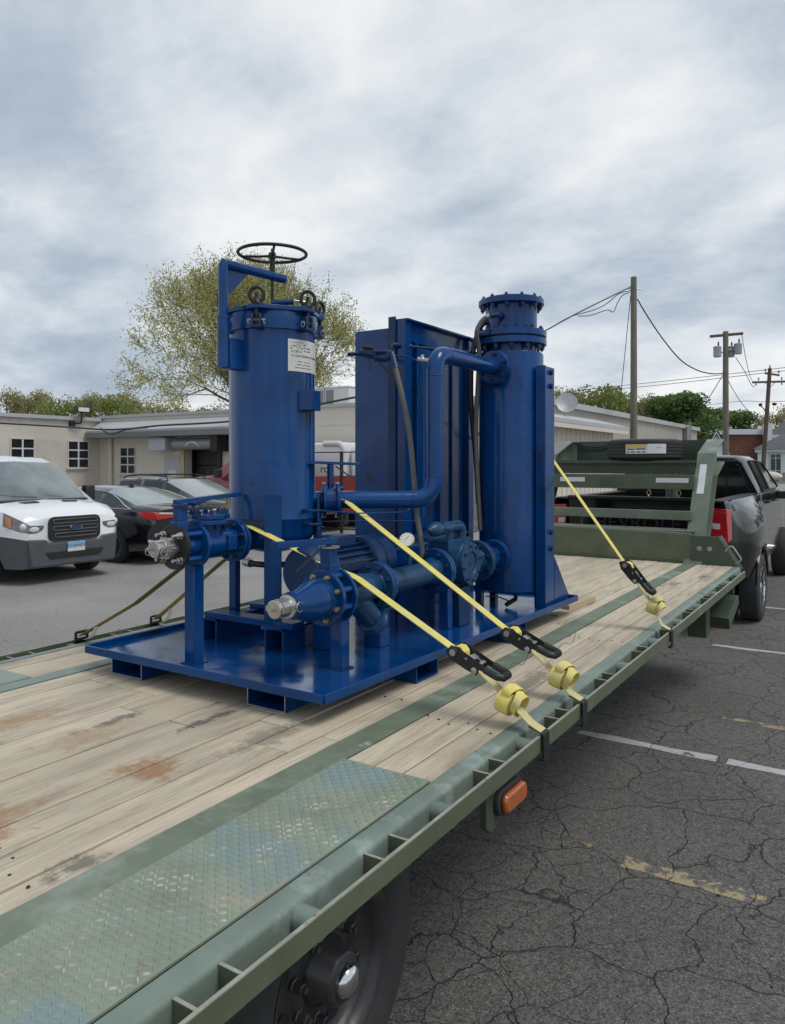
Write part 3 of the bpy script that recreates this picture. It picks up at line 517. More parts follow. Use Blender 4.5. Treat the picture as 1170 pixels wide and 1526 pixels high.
# gooseneck
top = [(7.36, 0.93), (8.06, 1.994), (8.56, 2.145), (10.55, 2.145)]; bot = [(7.62, 0.93), (8.17, 1.77), (8.60, 1.91), (10.55, 1.91)]
for xc in (-1.448, -3.082):
    nk = MB()
    xo_ = [xc, xc, xc, -2.265 + (0.22 if xc > -2.2 else -0.22)]
    nk.ribbon([(xo_[i], *top[i]) for i in range(4)], (1, 0, 0), 0.165, 0.014).ribbon([(xo_[i], *bot[i]) for i in range(4)], (1, 0, 0), 0.165, 0.014)
    for i in range(3):
        q = [(xo_[i] - 0.005, *top[i]), (xo_[i + 1] - 0.005, *top[i + 1]), (xo_[i + 1] - 0.005, *bot[i + 1]), (xo_[i] - 0.005, *bot[i])]; nk.prism(q, (0.01, 0, 0))
    no = nk.build('neck_beam', 'green', T, ang=20)
    d = (Vector((0, 8.06, 1.994)) - Vector((0, 7.36, 0.93))).normalized(); p0 = Vector((xc - 0.012, 7.36, 0.93)) + d * 0.80; p1 = p0 + d * 0.34; nn = Vector((0, -d.z, d.y)) * 0.0085
    MB().prism([p0 + nn + Vector((-0.032, 0, 0)), p0 + nn + Vector((0.032, 0, 0)), p1 + nn + Vector((0.032, 0, 0)), p1 + nn + Vector((-0.032, 0, 0))], nn * 0.15).build('reflective_strip', 'reflector', no)
cb = MB().box(-2.995, -1.535, 7.93, 7.945, 1.795, 1.91).box(-2.995, -1.535, 7.85, 7.945, 1.90, 1.912).box(-2.995, -1.535, 7.90, 7.945, 1.79, 1.80).build('cross_beam', 'green_deep', T)
c2 = MB().box(-2.995, -1.515, 7.80, 7.87, 1.640, 1.785).build('cross_beam', 'green_mid', T, bevel=0.004)
for a, b in ((1.805 - 3.68, 1.805 - 3.68 + 0.31), (-2.87, -2.60)):
    MB().box(a, b, 7.7965, 7.7985, 1.706, 1.752).build('reflective_strip', 'reflector', c2)
MB().prism([(-2.43, 7.7985, 1.665), (-2.21, 7.7985, 1.665), (-2.21, 7.7985, 1.755), (-2.43, 7.7985, 1.755)], (0, -0.006, 0)).build('welded_patch', 'green_deep', c2, bevel=0.002)
MB().box(-2.995, -1.50, 7.60, 7.65, 1.352, 1.440).build('cross_beam', 'green', T, bevel=0.004)
tr_ = MB().box(-2.995, -1.535, 7.95, 8.72, 1.912, 1.930).box(-2.995, -1.535, 8.70, 8.72, 1.93, 2.15).build('spare_tray', 'green_deep', T)
for k, dz in enumerate((0.02, 0.045, 0.075)):
    MB().tube(curve([(-2.95, 8.69, 2.03 + dz), (-2.75, 8.69, 2.025 + dz * 0.8), (-2.6, 8.69, 2.05 + dz * 0.7), (-2.3, 8.69, 2.045 + dz * 0.6)]), 0.006, 6).build('light_cable', 'wire', tr_)
MB().box(-2.6, -1.93, 10.56, 10.7, 1.90, 2.15).build('neck_cross_beam', 'green_deep', T)
MB().cyl((-2.265, 10.25, 1.12), (-2.265, 10.25, 2.12), 0.075).box(-2.5, -2.03, 10.15, 10.35, 1.93, 2.0).build('coupler', 'green', T)
MB().bar((-2.265, 10.2, 1.5), (-2.265, 9.8, 1.93), 0.012, 0.15).build('coupler_gusset', 'green', T)
for xq in (-2.43, -2.07):
    ch = MB()
    for k in range(11):
        cz = 1.93 - 0.058 * k; pts = [];
        for a in range(12):
            t = 2 * math.pi * a / 12; lx = math.cos(t) * 0.022; lz = math.sin(t) * 0.038
            pts.append((xq + (lx if k % 2 else 0), 9.75 + (0 if k % 2 else lx), cz + lz))
        ch.tube(pts, 0.007, 6, closed=True)
    ch.build('safety_chain', 'brassy', T)
# landing leg folded under the front right corner
MB().box(-1.30, -1.16, 6.45, 6.60, 0.50, 0.84).build('landing_leg', 'green_deep', T, bevel=0.004)
MB().prism([(-1.20, 6.75, 0.62), (-1.20, 7.25, 0.74), (-1.20, 7.30, 0.66), (-1.20, 6.80, 0.52)], (0.16, 0, 0)).build('landing_foot', 'green_deep', T, bevel=0.004)
# screw heads along two rows of the deck
sc = MB()
for yy in (1.0, 2.55, 4.2, 5.8):
    for i in range(20):
        x = -2.98 + i * 0.074 + random.uniform(-0.012, 0.012); sc.lathe((x, yy + random.uniform(-0.05, 0.05), DZ - 0.001), (0, 0, 1), [(0, 0.005), (0.0022, 0.004)], 6)
    for i in range(6): sc.lathe((-1.40 + i * 0.055, yy + 1.4 + random.uniform(-0.03, 0.03), DZ - 0.001), (0, 0, 1), [(0, 0.005), (0.0022, 0.004)], 6)
sc.build('deck_screws', 'black_iron', T, kind='stuff')
# ------------------------------------------------------------------ spare tyre (lies on the neck)
SP = thing('spare_tyre', 'spare trailer tyre with paper label lying on the green gooseneck', 'tyre', (-2.097, 8.22, 1.93))
prof = [(0.02, 0.21), (0.0, 0.25), (0.0, 0.33), (0.018, 0.365)]
for k in range(5):
    t0 = 0.03 + k * 0.034; prof += [(t0, 0.381), (t0 + 0.024, 0.381), (t0 + 0.026, 0.372), (t0 + 0.032, 0.372)]
prof += [(0.202, 0.37), (0.218, 0.33), (0.218, 0.25), (0.20, 0.21)]
sp = MB().lathe((-2.097, 8.22, 1.93), (0, 0, 1), prof, 72, False, False).build('tyre', 'rubber', SP, ang=35)
MB().lathe((-2.097, 8.22, 1.93), (0, 0, 1), [(0.05, 0.212), (0.10, 0.205), (0.15, 0.205), (0.19, 0.212)], 36, False, False).build('rim', 'black_iron', SP)
ca = math.atan2(-8.22, 2.097)
def arcpatch(a0, a1, z0, z1, r, th=0.002, n=10):
    mb = MB(); vs = []
    for k in range(n + 1):
        a = ca + R(a0 + (a1 - a0) * k / n)
        for rr in (r, r + th):
            for z in (z0, z1): vs.append((-2.097 + rr * math.cos(a), 8.22 + rr * math.sin(a), z))
    fs = [(2, 3, 1, 0), (4 * n, 4 * n + 1, 4 * n + 3, 4 * n + 2)]
    for k in range(n):
        o = 4 * k; fs += [(o + 2, o + 6, o + 7, o + 3), (o, o + 1, o + 5, o + 4), (o + 1, o + 3, o + 7, o + 5), (o, o + 4, o + 6, o + 2)]
    return mb.add(vs, fs)
lb = arcpatch(-28, 33, 1.995, 2.090, 0.382).build('paper_label', 'plate_white', SP)
arcpatch(-27, 3, 2.052, 2.088, 0.3845, 0.0006).build('label_band', 'sticker_yellow', lb)
arcpatch(5, 33, 1.998, 2.094, 0.3848, 0.0012).build('label_overlay', 'reflector', lb)
for k, (a0, a1, z0) in enumerate(((-26, -14, 2.034), (-12, 2, 2.036), (-26, -22, 2.006), (-20, -13, 2.006), (-11, -5, 2.006), (-3, 2, 2.006), (17, 26, 2.05))):
    arcpatch(a0, a1, z0, z0 + 0.012, 0.3846 if k < 6 else 0.3862, 0.0006, 4).build('label_print', 'dark_blue_print' if k < 6 else 'fascia', lb)
# ================================================================== skid-mounted unit
S = thing('pump_skid', 'blue painted pump and filter skid strapped on the wooden trailer deck', 'pump skid', (-2.3, 3.3, DZ))
TZ = 1.062
qa, qb, qc, qd = Vector((-2.993, 2.124, 0)), Vector((-1.645, 2.118, 0)), Vector((-1.568, 4.555, 0)), Vector((-2.965, 4.56, 0))
up = lambda z: Vector((0, 0, z))
tray = MB(); tray.prism([q + up(1.051) for q in (qa, qb, qc, qd)], (0, 0, TZ - 1.051)); tray = tray.build('tray_floor', 'blue_tray', S)
for p, q in ((qa, qb), (qb, qc), (qc, qd), (qd, qa)):
    d = (q - p).normalized(); n = Vector((-d.y, d.x, 0)); e0 = 0.006
    MB().prism([p + up(1.050) - d * 0.0, q + up(1.050), q + up(1.050) - n * 0.008, p + up(1.050) - n * 0.008], (0, 0, 0.035)).build('tray_lip', 'blue', tray, bevel=0.0025)
def otube(x0, x1, y0, y1, z0, z1, t=0.006, axis='y'):
    mb = MB()
    if axis == 'y': mb.box(x0, x1, y0, y1, z0, z0 + t).box(x0, x1, y0, y1, z1 - t, z1).box(x0, x0 + t, y0, y1, z0 + t, z1 - t).box(x1 - t, x1, y0, y1, z0 + t, z1 - t)
    else: mb.box(x0, x1, y0, y1, z0, z0 + t).box(x0, x1, y0, y1, z1 - t, z1).box(x0, x1, y0, y0 + t, z0 + t, z1 - t).box(x0, x1, y1 - t, y1, z0 + t, z1 - t)
    return mb
DT = DZ + 0.0008
otube(-2.045, -1.852, 2.155, 2.74, DT, 1.0495).build('forklift_tube', 'blue', S)
otube(-2.856, -2.655, 2.155, 2.74, DT, 1.0495).build('forklift_tube', 'blue', S)
otube(-2.94, -1.64, 2.745, 2.93, DT, 1.0495, axis='x').build('forklift_tube', 'blue', S)
otube(-2.94, -1.605, 3.62, 3.84, DT, 1.0495, axis='x').build('forklift_tube', 'blue', S)
for x0, x1 in ((-2.045, -1.852), (-2.856, -2.655)):
    MB().box(x0 + 0.001, x1 - 0.001, 2.1535, 2.1549, DT + 0.001, DT + 0.0055).box(x0 + 0.001, x1 - 0.001, 2.1535, 2.1549, 1.0440, 1.0485).box(x0 + 0.001, x0 + 0.0052, 2.1535, 2.1549, DT + 0.0055, 1.0440).box(x1 - 0.0052, x1 - 0.001, 2.1535, 2.1549, DT + 0.0055, 1.0440).build('cut_edge', 'zinc', S)
MB().cyl((-2.39, 2.20, 1.02), (-2.39, 2.20, 1.052), 0.02).build('drain_plug', 'blue', S)
# ---------------------------------------------------------------- filter vessel (with swing-bolt lid and davit)
VC = Vector((-2.42, 2.72, 0)); TCm = Vector((0.665, -0.747, 0)); RGT = Vector((0.747, 0.665, 0))
def vdir(a): return TCm * math.cos(R(a)) + RGT * math.sin(R(a))
FV = MB().lathe(VC, (0, 0, 1), [(1.480, 0.012), (1.484, 0.06), (1.497, 0.11), (1.522, 0.160), (1.548, 0.188), (1.575, 0.2005), (1.640, 0.2015), (1.643, 0.204), (1.649, 0.204), (1.652, 0.2015), (2.215, 0.2015), (2.506, 0.2015)], 72).build('filter_vessel', 'blue', S, ang=40)
MB().lathe(VC, (0, 0, 1), [(2.503, 0.203), (2.505, 0.2135), (2.583, 0.2145), (2.586, 0.2125)], 72).build('body_flange', 'blue', FV)
lp = []
for k in range(6):
    a = -17 + 60 * k
    for da, rr in ((-12, 0.226), (-9, 0.246), (0, 0.250), (9, 0.246), (12, 0.226), (30, 0.2185)): lp.append(VC + vdir(a + da) * rr + up(2.587))
lid = MB().prism(lp, (0, 0, 0.020)).lathe(VC, (0, 0, 1), [(2.6065, 0.06), (2.622, 0.055), (2.63, 0.03)], 24).build('lid', 'blue', FV, bevel=0.002)
for k in range(6):
    a = -17 + 60 * k; d = vdir(a); tq = Vector((-d.y, d.x, 0)); p = VC + d * 0.234
    cl = MB().cyl(p + up(2.515), p + up(2.655), 0.0085, n=10)
    cl.lathe(p + up(2.607), (0, 0, 1), [(0, 0.022), (0.006, 0.022), (0.014, 0.015), (0.026, 0.013)], 14)
    nd = vdir(a * 0.45 + random.uniform(-14, 14)); td = Vector((-nd.y, nd.x, 0)); ec = p + up(2.646)
    cl.tube([ec + td * (0.0315 * math.cos(t)) + up(0.0345 * math.sin(t)) for t in [2 * math.pi * i / 20 for i in range(20)]], 0.0082, 8, closed=True)
    cl.build('swing_clamp', 'black_iron', FV, ang=50)
    lg = MB()
    for sg in (-1, 1): lg.obox(VC + d * 0.228 + tq * (sg * 0.017) + up(2.533), (d, tq, (0, 0, 1)), (0.020, 0.006, 0.030))
    lg.obox(VC + d * 0.222 + up(2.507), (d, tq, (0, 0, 1)), (0.026, 0.025, 0.006)); lg.build('clamp_lug', 'blue_dull', FV, bevel=0.002)
    pn = MB(); pn.cyl(VC + d * 0.236 + tq * -0.042 + up(2.535), VC + d * 0.236 + tq * 0.042 + up(2.535), 0.0055, n=8)
    for sg in (-1, 1): pn.tube([VC + d * 0.238 + tq * (sg * 0.036) + Vector((d.x * 0.010 * math.cos(t), d.y * 0.010 * math.cos(t), 2.525 + 0.013 * math.sin(t))) for t in [2 * math.pi * i / 10 for i in range(10)]], 0.0022, 5, closed=True)
    pn.build('clamp_pin', 'zinc', FV)
DP = Vector((-2.452, 2.432, 0))
MB().cyl(DP + up(2.325), DP + up(2.548), 0.0275, n=24).lathe(DP + up(2.540), (0, 0, 1), [(0, 0.030), (0.014, 0.030)], 24).build('davit_sleeve', 'blue', FV)
MB().obox(DP + Vector((0.008, 0.062, 2.388)), ((1, 0, 0), (0, 1, 0), (0, 0, 1)), (0.030, 0.055, 0.068)).build('davit_bracket', 'blue', FV, bevel=0.003)
AE = VC + Vector((0.008, 0.075, 2.785))
MB().tube([DP + up(2.55), DP + up(2.779), DP + up(2.789) + Vector((0.0004, 0.004, 0)), DP + Vector((0.002, 0.016, 2.7865)), AE], 0.0218, 20).build('davit_arm', 'blue', FV, ang=30)
ad = (AE - DP - up(2.785)).normalized()
MB().prism([DP + up(2.64) + ad * 0.02, DP + up(2.77) + ad * 0.02, DP + up(2.772) + ad * 0.15], Vector((-ad.y, ad.x, 0)) * 0.008).build('davit_gusset', 'blue', FV)
MB().cyl(VC + up(2.772), VC + up(2.868), 0.0135, n=14).cyl(VC + up(2.628), VC + up(2.772), 0.0075, n=10).cyl(VC + up(2.868), VC + up(2.915), 0.007, n=10).build('spindle', 'black_iron', FV)
hw = MB(); hw.tube([VC + Vector((0.160 * math.cos(t), 0.160 * math.sin(t), 2.892)) for t in [2 * math.pi * i / 48 for i in range(48)]], 0.0078, 10, closed=True)
hw.cyl(VC + up(2.868), VC + up(2.895), 0.017, n=14)
for k in range(3):
    a = R(75 + 120 * k); hw.tube([VC + up(2.88), VC + Vector((math.cos(a) * 0.08, math.sin(a) * 0.08, 2.885)), VC + Vector((math.cos(a) * 0.158, math.sin(a) * 0.158, 2.892))], 0.0062, 8)
hw.build('handwheel', 'black_iron', FV, ang=60)
vl = VC + RGT * 0.055 - TCm * -0.06 + up(2.63)
MB().cyl(VC + RGT * 0.02 + TCm * 0.05 + up(2.606), VC + RGT * 0.02 + TCm * 0.05 + up(2.652), 0.012, n=10).cyl(VC + RGT * 0.0 + TCm * 0.05 + up(2.648), VC + RGT * 0.10 + TCm * 0.05 + up(2.656), 0.013, n=10).build('vent_valve', 'blue_dull', FV)
MB().tube([VC + RGT * 0.09 + TCm * 0.05 + up(2.664), VC + RGT * 0.15 + TCm * 0.05 + up(2.660), VC + RGT * 0.175 + TCm * 0.05 + up(2.640)], 0.003, 6).build('vent_lever', 'steel', FV)
MB().cyl(VC - RGT * 0.11 + up(2.606), VC - RGT * 0.11 + up(2.640), 0.010, n=8).bar(VC - RGT * 0.12 + up(2.625), VC - RGT * 0.08 + up(2.612), 0.02, 0.008).build('lid_stop', 'blue', FV)
# name plate, bent round the shell
def vpatch(a0, a1, z0, z1, r, th=0.0015, n=12, skew=0.0):
    mb = MB(); vs = []
    for k in range(n + 1):
        d = vdir(a0 + (a1 - a0) * k / n)
        for rr in (r, r + th):
            for z in (z0, z1): vs.append(VC + d * rr + up(z))
    fs = [(2, 3, 1, 0), (4 * n, 4 * n + 1, 4 * n + 3, 4 * n + 2)]
    for k in range(n):
        o = 4 * k; fs += [(o + 2, o + 6, o + 7, o + 3), (o, o + 1, o + 5, o + 4), (o + 1, o + 3, o + 7, o + 5), (o, o + 4, o + 6, o + 2)]
    return mb.add(vs, fs)
PLR = 0.2045; PA0, PZ1 = 20.0, 2.461
npl = vpatch(PA0, 82, 2.316, PZ1, 0.2022, 0.002).build('name_plate', 'plate_white', FV)
def pwrap(xm, ym):      # metres right of / below the plate's top left corner
    def f(c):
        a = PA0 + math.degrees((xm + c.x) / PLR); return VC + vdir(a) * (PLR + c.z) + up(PZ1 - ym + c.y)
    return f
def ptext(sx, xm, ym, size): text('plate_lettering', sx, size, (0, 0, 0), (1, 0, 0), (0, 1, 0), 'print_dark', npl, 0.0003, 'LEFT', pwrap(xm, ym))
ptext('A Clark-Reliance Company', 0.018, 0.074, 0.0165)
def pline(x0, y0, x1, y1, th=0.0014):
    mb = MB(); n = 6; q = []
    dx, dy = x1 - x0, y1 - y0; ln = math.hypot(dx, dy); nx, ny = -dy / ln * th / 2, dx / ln * th / 2
    vs = []
    for k in range(n + 1):
        t = k / n
        for sg in (-1, 1): vs.append(pwrap(x0 + dx * t + nx * sg, y0 + dy * t + ny * sg)(Vector((0, 0, 0.0003))))
    mb.add(vs, [(2 * k, 2 * k + 1, 2 * k + 3, 2 * k + 2) for k in range(n)]); return mb
lg = MB()
def addl(*a):
    t = pline(*a); lg.add(t.v, t.f)
for a in ((0.012, 0.014, 0.078, 0.014), (0.012, 0.058, 0.078, 0.058), (0.052, 0.019, 0.064, 0.031), (0.064, 0.031, 0.052, 0.043), (0.052, 0.043, 0.040, 0.031), (0.040, 0.031, 0.052, 0.019), (0.016, 0.040, 0.022, 0.028), (0.022, 0.028, 0.040, 0.031), (0.064, 0.031, 0.074, 0.040), (0.016, 0.052, 0.074, 0.052)): addl(*a)
for x, y in ((0.016, 0.042), (0.030, 0.030), (0.075, 0.040), (0.046, 0.052)): addl(x - 0.003, y, x + 0.003, y, 0.006)
lg.build('plate_emblem', 'print_dark', npl)
sm = MB()
for (y, segs) in ((0.022, ((0.086, 0.10),)), (0.036, ((0.086, 0.098), (0.106, 0.136))), (0.050, ((0.088, 0.10), (0.108, 0.132))), (0.100, ((0.050, 0.078), (0.088, 0.104), (0.112, 0.128))), (0.114, ((0.045, 0.072), (0.082, 0.10), (0.104, 0.135))), (0.128, ((0.036, 0.062), (0.066, 0.10), (0.104, 0.14)))):
    for a, b in segs:
        x = a
        while x < b: t = pline(x, y, min(x + 0.004, b), y, 0.005 if y < 0.06 else 0.0035); sm.add(t.v, t.f); x += 0.0055
sm.build('plate_small_print', 'print_dark', npl)
bd = vdir(60); MB().obox(VC + vdir(50) * 0.222 + up(2.186), (bd, Vector((-bd.y, bd.x, 0)), (0, 0, 1)), (0.034, 0.044, 0.046)).build('lifting_lug', 'blue', FV, bevel=0.003)
MB().obox(VC + vdir(66) * 0.212 + up(1.902), (RGT, TCm, (0, 0, 1)), (0.045, 0.035, 0.006)).build('side_tab', 'blue', FV)
for a, z in ((44, 1.682), (46, 1.620)):
    MB().cyl(VC + vdir(a) * 0.195 + up(z), VC + vdir(a) * 0.235 + up(z), 0.011, n=10).cyl(VC + vdir(a) * 0.235 + up(z), VC + vdir(a) * 0.246 + RGT * 0.045 + up(z), 0.0065, n=8).build('sensor_fitting', 'blue_dull', FV)
for (p, hz1, w2) in (((-2.277, 2.560), 1.758, 0.037), ((-2.648, 2.71), 1.760, 0.034), ((-2.222, 2.822), 1.752, 0.034)):
    pv = Vector((*p, 0)); d = (pv - VC).normalized(); tq = Vector((-d.y, d.x, 0))
    lgm = MB().obox(pv + d * 0.004 + up((1.166 + hz1) / 2), (d, tq, (0, 0, 1)), (0.004, w2, (hz1 - 1.166) / 2)).obox(pv - d * 0.012 + tq * w2 + up((1.166 + hz1) / 2), (d, tq, (0, 0, 1)), (0.020, 0.004, (hz1 - 1.166) / 2))
    lgm.obox(pv + up(1.172), (d, tq, (0, 0, 1)), (0.05, 0.05, 0.005)); lgm.build('leg', 'blue', FV, bevel=0.001)
# sub-frame below the vessel
for x0, x1 in ((-2.315, -2.205), (-2.705, -2.615)):
    MB().box(x0, x0 + 0.008, 2.55, 3.02, TZ, 1.165).box(x1 - 0.008, x1, 2.55, 3.02, TZ, 1.165).box(x0, x1, 2.55, 3.02, 1.157, 1.165).build('support_beam', 'blue', S, bevel=0.001)
MB().box(-2.70, -2.16, 2.555, 2.64, 1.166, 1.196).build('cross_bar', 'blue', S, bevel=0.003)
MB().box(-2.70, -2.20, 2.86, 2.95, 1.166, 1.19).build('cross_bar', 'blue', S, bevel=0.003)
# helper: discs and bolts of a flange on an axis along Y
def flange(parent, x, z, y0, y1, r, nb=8, m='blue', br=None, name='flange', bm_='blue_dull', bh=0.014, ax=None):
    o = MB().lathe((x, y0, z), (0, 1, 0), [(0, r - 0.003), (0.003, r), (y1 - y0 - 0.003, r), (y1 - y0, r - 0.003)], 48).build(name, m, parent)
    if nb: MB().bolts((x, y0, z), (0, -1, 0), br or r * 0.80, nb, 0.0115, bh, a0=0.39, both=0).bolts((x, y1, z), (0, 1, 0), br or r * 0.80, nb, 0.0115, bh, a0=0.39).build('bolts', bm_, o, kind='stuff')
    return o
def lathey(x, z, prof, n=40): return MB().lathe((x, 0, z), (0, 1, 0), prof, n)
# ---------------------------------------------------------------- inlet valve with cam coupling (left)
AX, AZ = -2.42, 1.557
VA = lathey(AX, AZ, [(2.13, 0.050), (2.24, 0.050), (2.246, 0.066), (2.27, 0.060), (2.31, 0.066), (2.37, 0.066), (2.42, 0.058), (2.445, 0.060), (2.455, 0.056), (2.56, 0.056)]).lathe((AX, 2.312, AZ), (0, 0, 1), [(0, 0.062), (0.088, 0.062)], 32).build('inlet_valve', 'blue', S)
MB().obox((AX + 0.066, 2.385, AZ - 0.0), ((1, 0, 0), (0, 1, 0), (0, 0, 1)), (0.010, 0.026, 0.032)).build('body_boss', 'blue', VA, bevel=0.003)
flange(VA, AX, AZ, 2.118, 2.136, 0.091, 0, 'black_iron', name='coupling_flange')
st = MB(); u, v, d = basis((0, 1, 0))
for k in range(4):
    a = math.pi / 4 + k * math.pi / 2; p = Vector((AX, 2.118, AZ)) + (u * math.cos(a) + v * math.sin(a)) * 0.070
    MB().lathe(p, (0, -1, 0), [(0, 0.016), (0.004, 0.016), (0.005, 0.0125), (0.018, 0.0125), (0.019, 0.008), (0.045, 0.008)], 6).build('stud', 'steel', VA)
cc = lathey(AX, AZ, [(2.019, 0.030), (2.022, 0.034), (2.045, 0.035), (2.046, 0.032), (2.062, 0.032), (2.064, 0.038), (2.075, 0.038)], 28).lathe((AX, 2.075, AZ), (0, 1, 0), [(0, 0.049), (0.022, 0.049), (0.024, 0.042), (0.044, 0.042)], 6).build('cam_coupling', 'steel', VA, ang=30)
for sg in (-1, 1):
    ea = MB()
    ea.obox((AX + sg * 0.040, 2.075, AZ), ((1, 0, 0), (0, 1, 0), (0, 0, 1)), (0.006, 0.040, 0.011))
    ea.tube([(AX + sg * 0.046, 2.035 + 0.016 * math.cos(t), AZ - 0.012 + 0.016 * math.sin(t)) for t in [2 * math.pi * i / 14 for i in range(14)]], 0.0022, 6, closed=True); ea.build('cam_arm', 'steel', cc)
ea = MB().cyl((AX - 0.01, 2.02, AZ), (AX - 0.01, 2.0, AZ), 0.006, n=8).cyl((AX - 0.04, 2.07, AZ + 0.02), (AX - 0.075, 2.06, AZ + 0.025), 0.007, n=8).build('cap_chain_lug', 'steel', cc)
flange(VA, AX, AZ, 2.226, 2.244, 0.094, 0)
sr = MB()
for k in range(4):
    a = math.pi / 4 + k * math.pi / 2; p = Vector((AX, 2.13, AZ)) + (u * math.cos(a) + v * math.sin(a)) * 0.072; MB().cyl(p, p + Vector((0, 0.10, 0)), 0.0125, n=12).build('spacer_rod', 'blue', VA)
flange(VA, AX, AZ, 2.443, 2.459, 0.094, 8); flange(VA, AX, AZ, 2.465, 2.483, 0.094, 0)
for z0, z1 in ((1.640, 1.658), (1.664, 1.682)): bn = MB().lathe((AX, 2.312, z0), (0, 0, 1), [(0, 0.090), (0.002, 0.092), (z1 - z0 - 0.002, 0.092), (z1 - z0, 0.09)], 8 if z0 > 1.65 else 36).build('bonnet_flange', 'blue', VA)
MB().bolts((AX, 2.312, 1.682), (0, 0, 1), 0.072, 8, 0.0125, 0.014, a0=0.2).bolts((AX, 2.312, 1.640), (0, 0, -1), 0.072, 8, 0.0125, 0.012, a0=0.2).build('bonnet_bolts', 'blue_dull', bn, kind='stuff')
MB().box(AX - 0.020, AX + 0.020, 2.135, 2.180, 1.60, 1.722).box(AX - 0.02, AX + 0.035, 2.12, 2.17, 1.60, 1.66).build('stem', 'blue', VA, bevel=0.003)
MB().lathe((AX, 2.158, 1.720), (0, 0, 1), [(0, 0.036), (0.010, 0.036)], 20).build('stem_disc', 'blue_dull', VA)
MB().prism([(AX - 0.015, 2.13, 1.732), (AX + 0.018, 2.13, 1.732), (AX + 0.016, 2.50, 1.752), (AX - 0.014, 2.50, 1.752)], (0, 0, 0.018)).prism([(AX, 2.19, 1.733), (AX, 2.31, 1.7395), (AX, 2.22, 1.715)], (0.008, 0, 0)).build('lever', 'blue', VA, bevel=0.002)
MB().bar((AX + 0.02, 2.22, 1.728), (AX + 0.085, 2.34, 1.675), 0.02, 0.005).build('lever_stop', 'blue', VA)
MB().cyl((AX, 2.43, 1.70), (AX, 2.43, 1.745), 0.011, n=10).cyl((AX, 2.43, 1.722), (AX, 2.30, 1.724), 0.003, n=6).build('position_switch', 'brassy', VA)
MB().box(-2.449, -2.392, 2.205, 2.262, TZ, 1.475).build('post', 'blue', S, bevel=0.004)
MB().box(-2.46, -2.38, 2.195, 2.272, TZ, TZ + 0.005).build('weld_pad', 'blue_dull', S)
MB().tube(fillet([(-2.50, 2.66, 1.425), (-2.42, 2.66, 1.425), (-2.31, 2.74, 1.425)], 0.03), 0.0145, 12).build('drain_pipe', 'black_iron', S)
MB().tube(fillet([(-2.56, 2.70, 1.43), (-2.545, 2.67, 1.427), (-2.50, 2.66, 1.425)], 0.02), 0.019, 12).build('drain_elbow', 'zinc', S)
# ---------------------------------------------------------------- pump line (right): coupling, valve, strainer, spool, pump, spool
PX, PZ = -1.85, 1.367
VB = lathey(PX, PZ, [(2.37, 0.072), (2.46, 0.072)]).build('outlet_valve', 'blue', S)
MB().lathe((PX, 2.17, PZ), (0, 1, 0), [(0, 0.049), (0.012, 0.049), (0.014, 0.052), (0.03, 0.052), (0.11, 0.080), (0.155, 0.080), (0.157, 0.076), (0.172, 0.076), (0.175, 0.082), (0.20, 0.082)], 40, True, True).build('reducer', 'blue', VB)
cp = lathey(PX, PZ, [(2.085, 0.030), (2.088, 0.0345), (2.100, 0.0355), (2.101, 0.031), (2.106, 0.031), (2.107, 0.0355), (2.150, 0.0355), (2.152, 0.032), (2.158, 0.044), (2.175, 0.044)], 32).cyl((PX, 2.085, PZ), (PX, 2.070, PZ), 0.006, n=8).build('cam_coupling', 'steel', VB, ang=30)
for sg in (-1, 1):
    ea = MB()
    ea.obox((PX + sg * 0.039, 2.135, PZ), ((1, 0, 0), (0, 1, 0), (0, 0, 1)), (0.005, 0.042, 0.010))
    ea.tube([(PX + sg * 0.048 , 2.178 + 0.018 * math.cos(t), PZ + 0.018 * math.sin(t)) for t in [2 * math.pi * i / 16 for i in range(16)]], 0.0024, 6, closed=True); ea.build('cam_arm', 'steel', cp)
flange(VB, PX, PZ, 2.366, 2.384, 0.111, 8, bm_='brassy', bh=0.016); flange(VB, PX, PZ, 2.448, 2.464, 0.111, 0)
sr = MB()
for k in range(8):
    a = 0.39 + k * math.pi / 4; p = Vector((PX, 2.38, PZ)) + (u * math.cos(a) + v * math.sin(a)) * 0.089; MB().cyl(p, p + Vector((0, 0.075, 0)), 0.0135, n=12).build('spacer_rod', 'blue', VB)
MB().box(PX - 0.026, PX + 0.026, 2.39, 2.438, 1.43, 1.562).box(PX - 0.034, PX + 0.034, 2.385, 2.443, 1.43, 1.50).build('stem', 'blue', VB, bevel=0.004)
MB().lathe((PX, 2.415, 1.562), (0, 0, 1), [(0, 0.044), (0.006, 0.044)], 24).build('notch_plate', 'zinc', VB)
MB().prism([(PX - 0.017, 2.09, 1.588), (PX + 0.017, 2.09, 1.588), (PX + 0.020, 2.445, 1.576), (PX - 0.020, 2.445, 1.576)], (0, 0, 0.024)).cyl((PX, 2.415, 1.562), (PX, 2.415, 1.615), 0.012, n=8).build('lever', 'blue', VB, bevel=0.002)
MB().tube([(PX + 0.03, 2.33, 1.573), (PX + 0.04, 2.27, 1.55), (PX + 0.05, 2.15, 1.50)], 0.004, 6).build('lever_trigger', 'black_iron', VB)
MB().box(PX - 0.030, PX + 0.027, 2.462, 2.520, TZ, 1.29).build('post', 'blue', S, bevel=0.004)
MB().box(PX - 0.042, PX + 0.039, 2.450, 2.532, TZ, TZ + 0.005).build('weld_pad', 'blue_dull', S)
ys = MB(); ys.lathe((PX, 2.464, PZ), (0, 1, 0), [(0, 0.068), (0.02, 0.060), (0.09, 0.064), (0.16, 0.066), (0.22, 0.060), (0.265, 0.058), (0.275, 0.066)], 36)
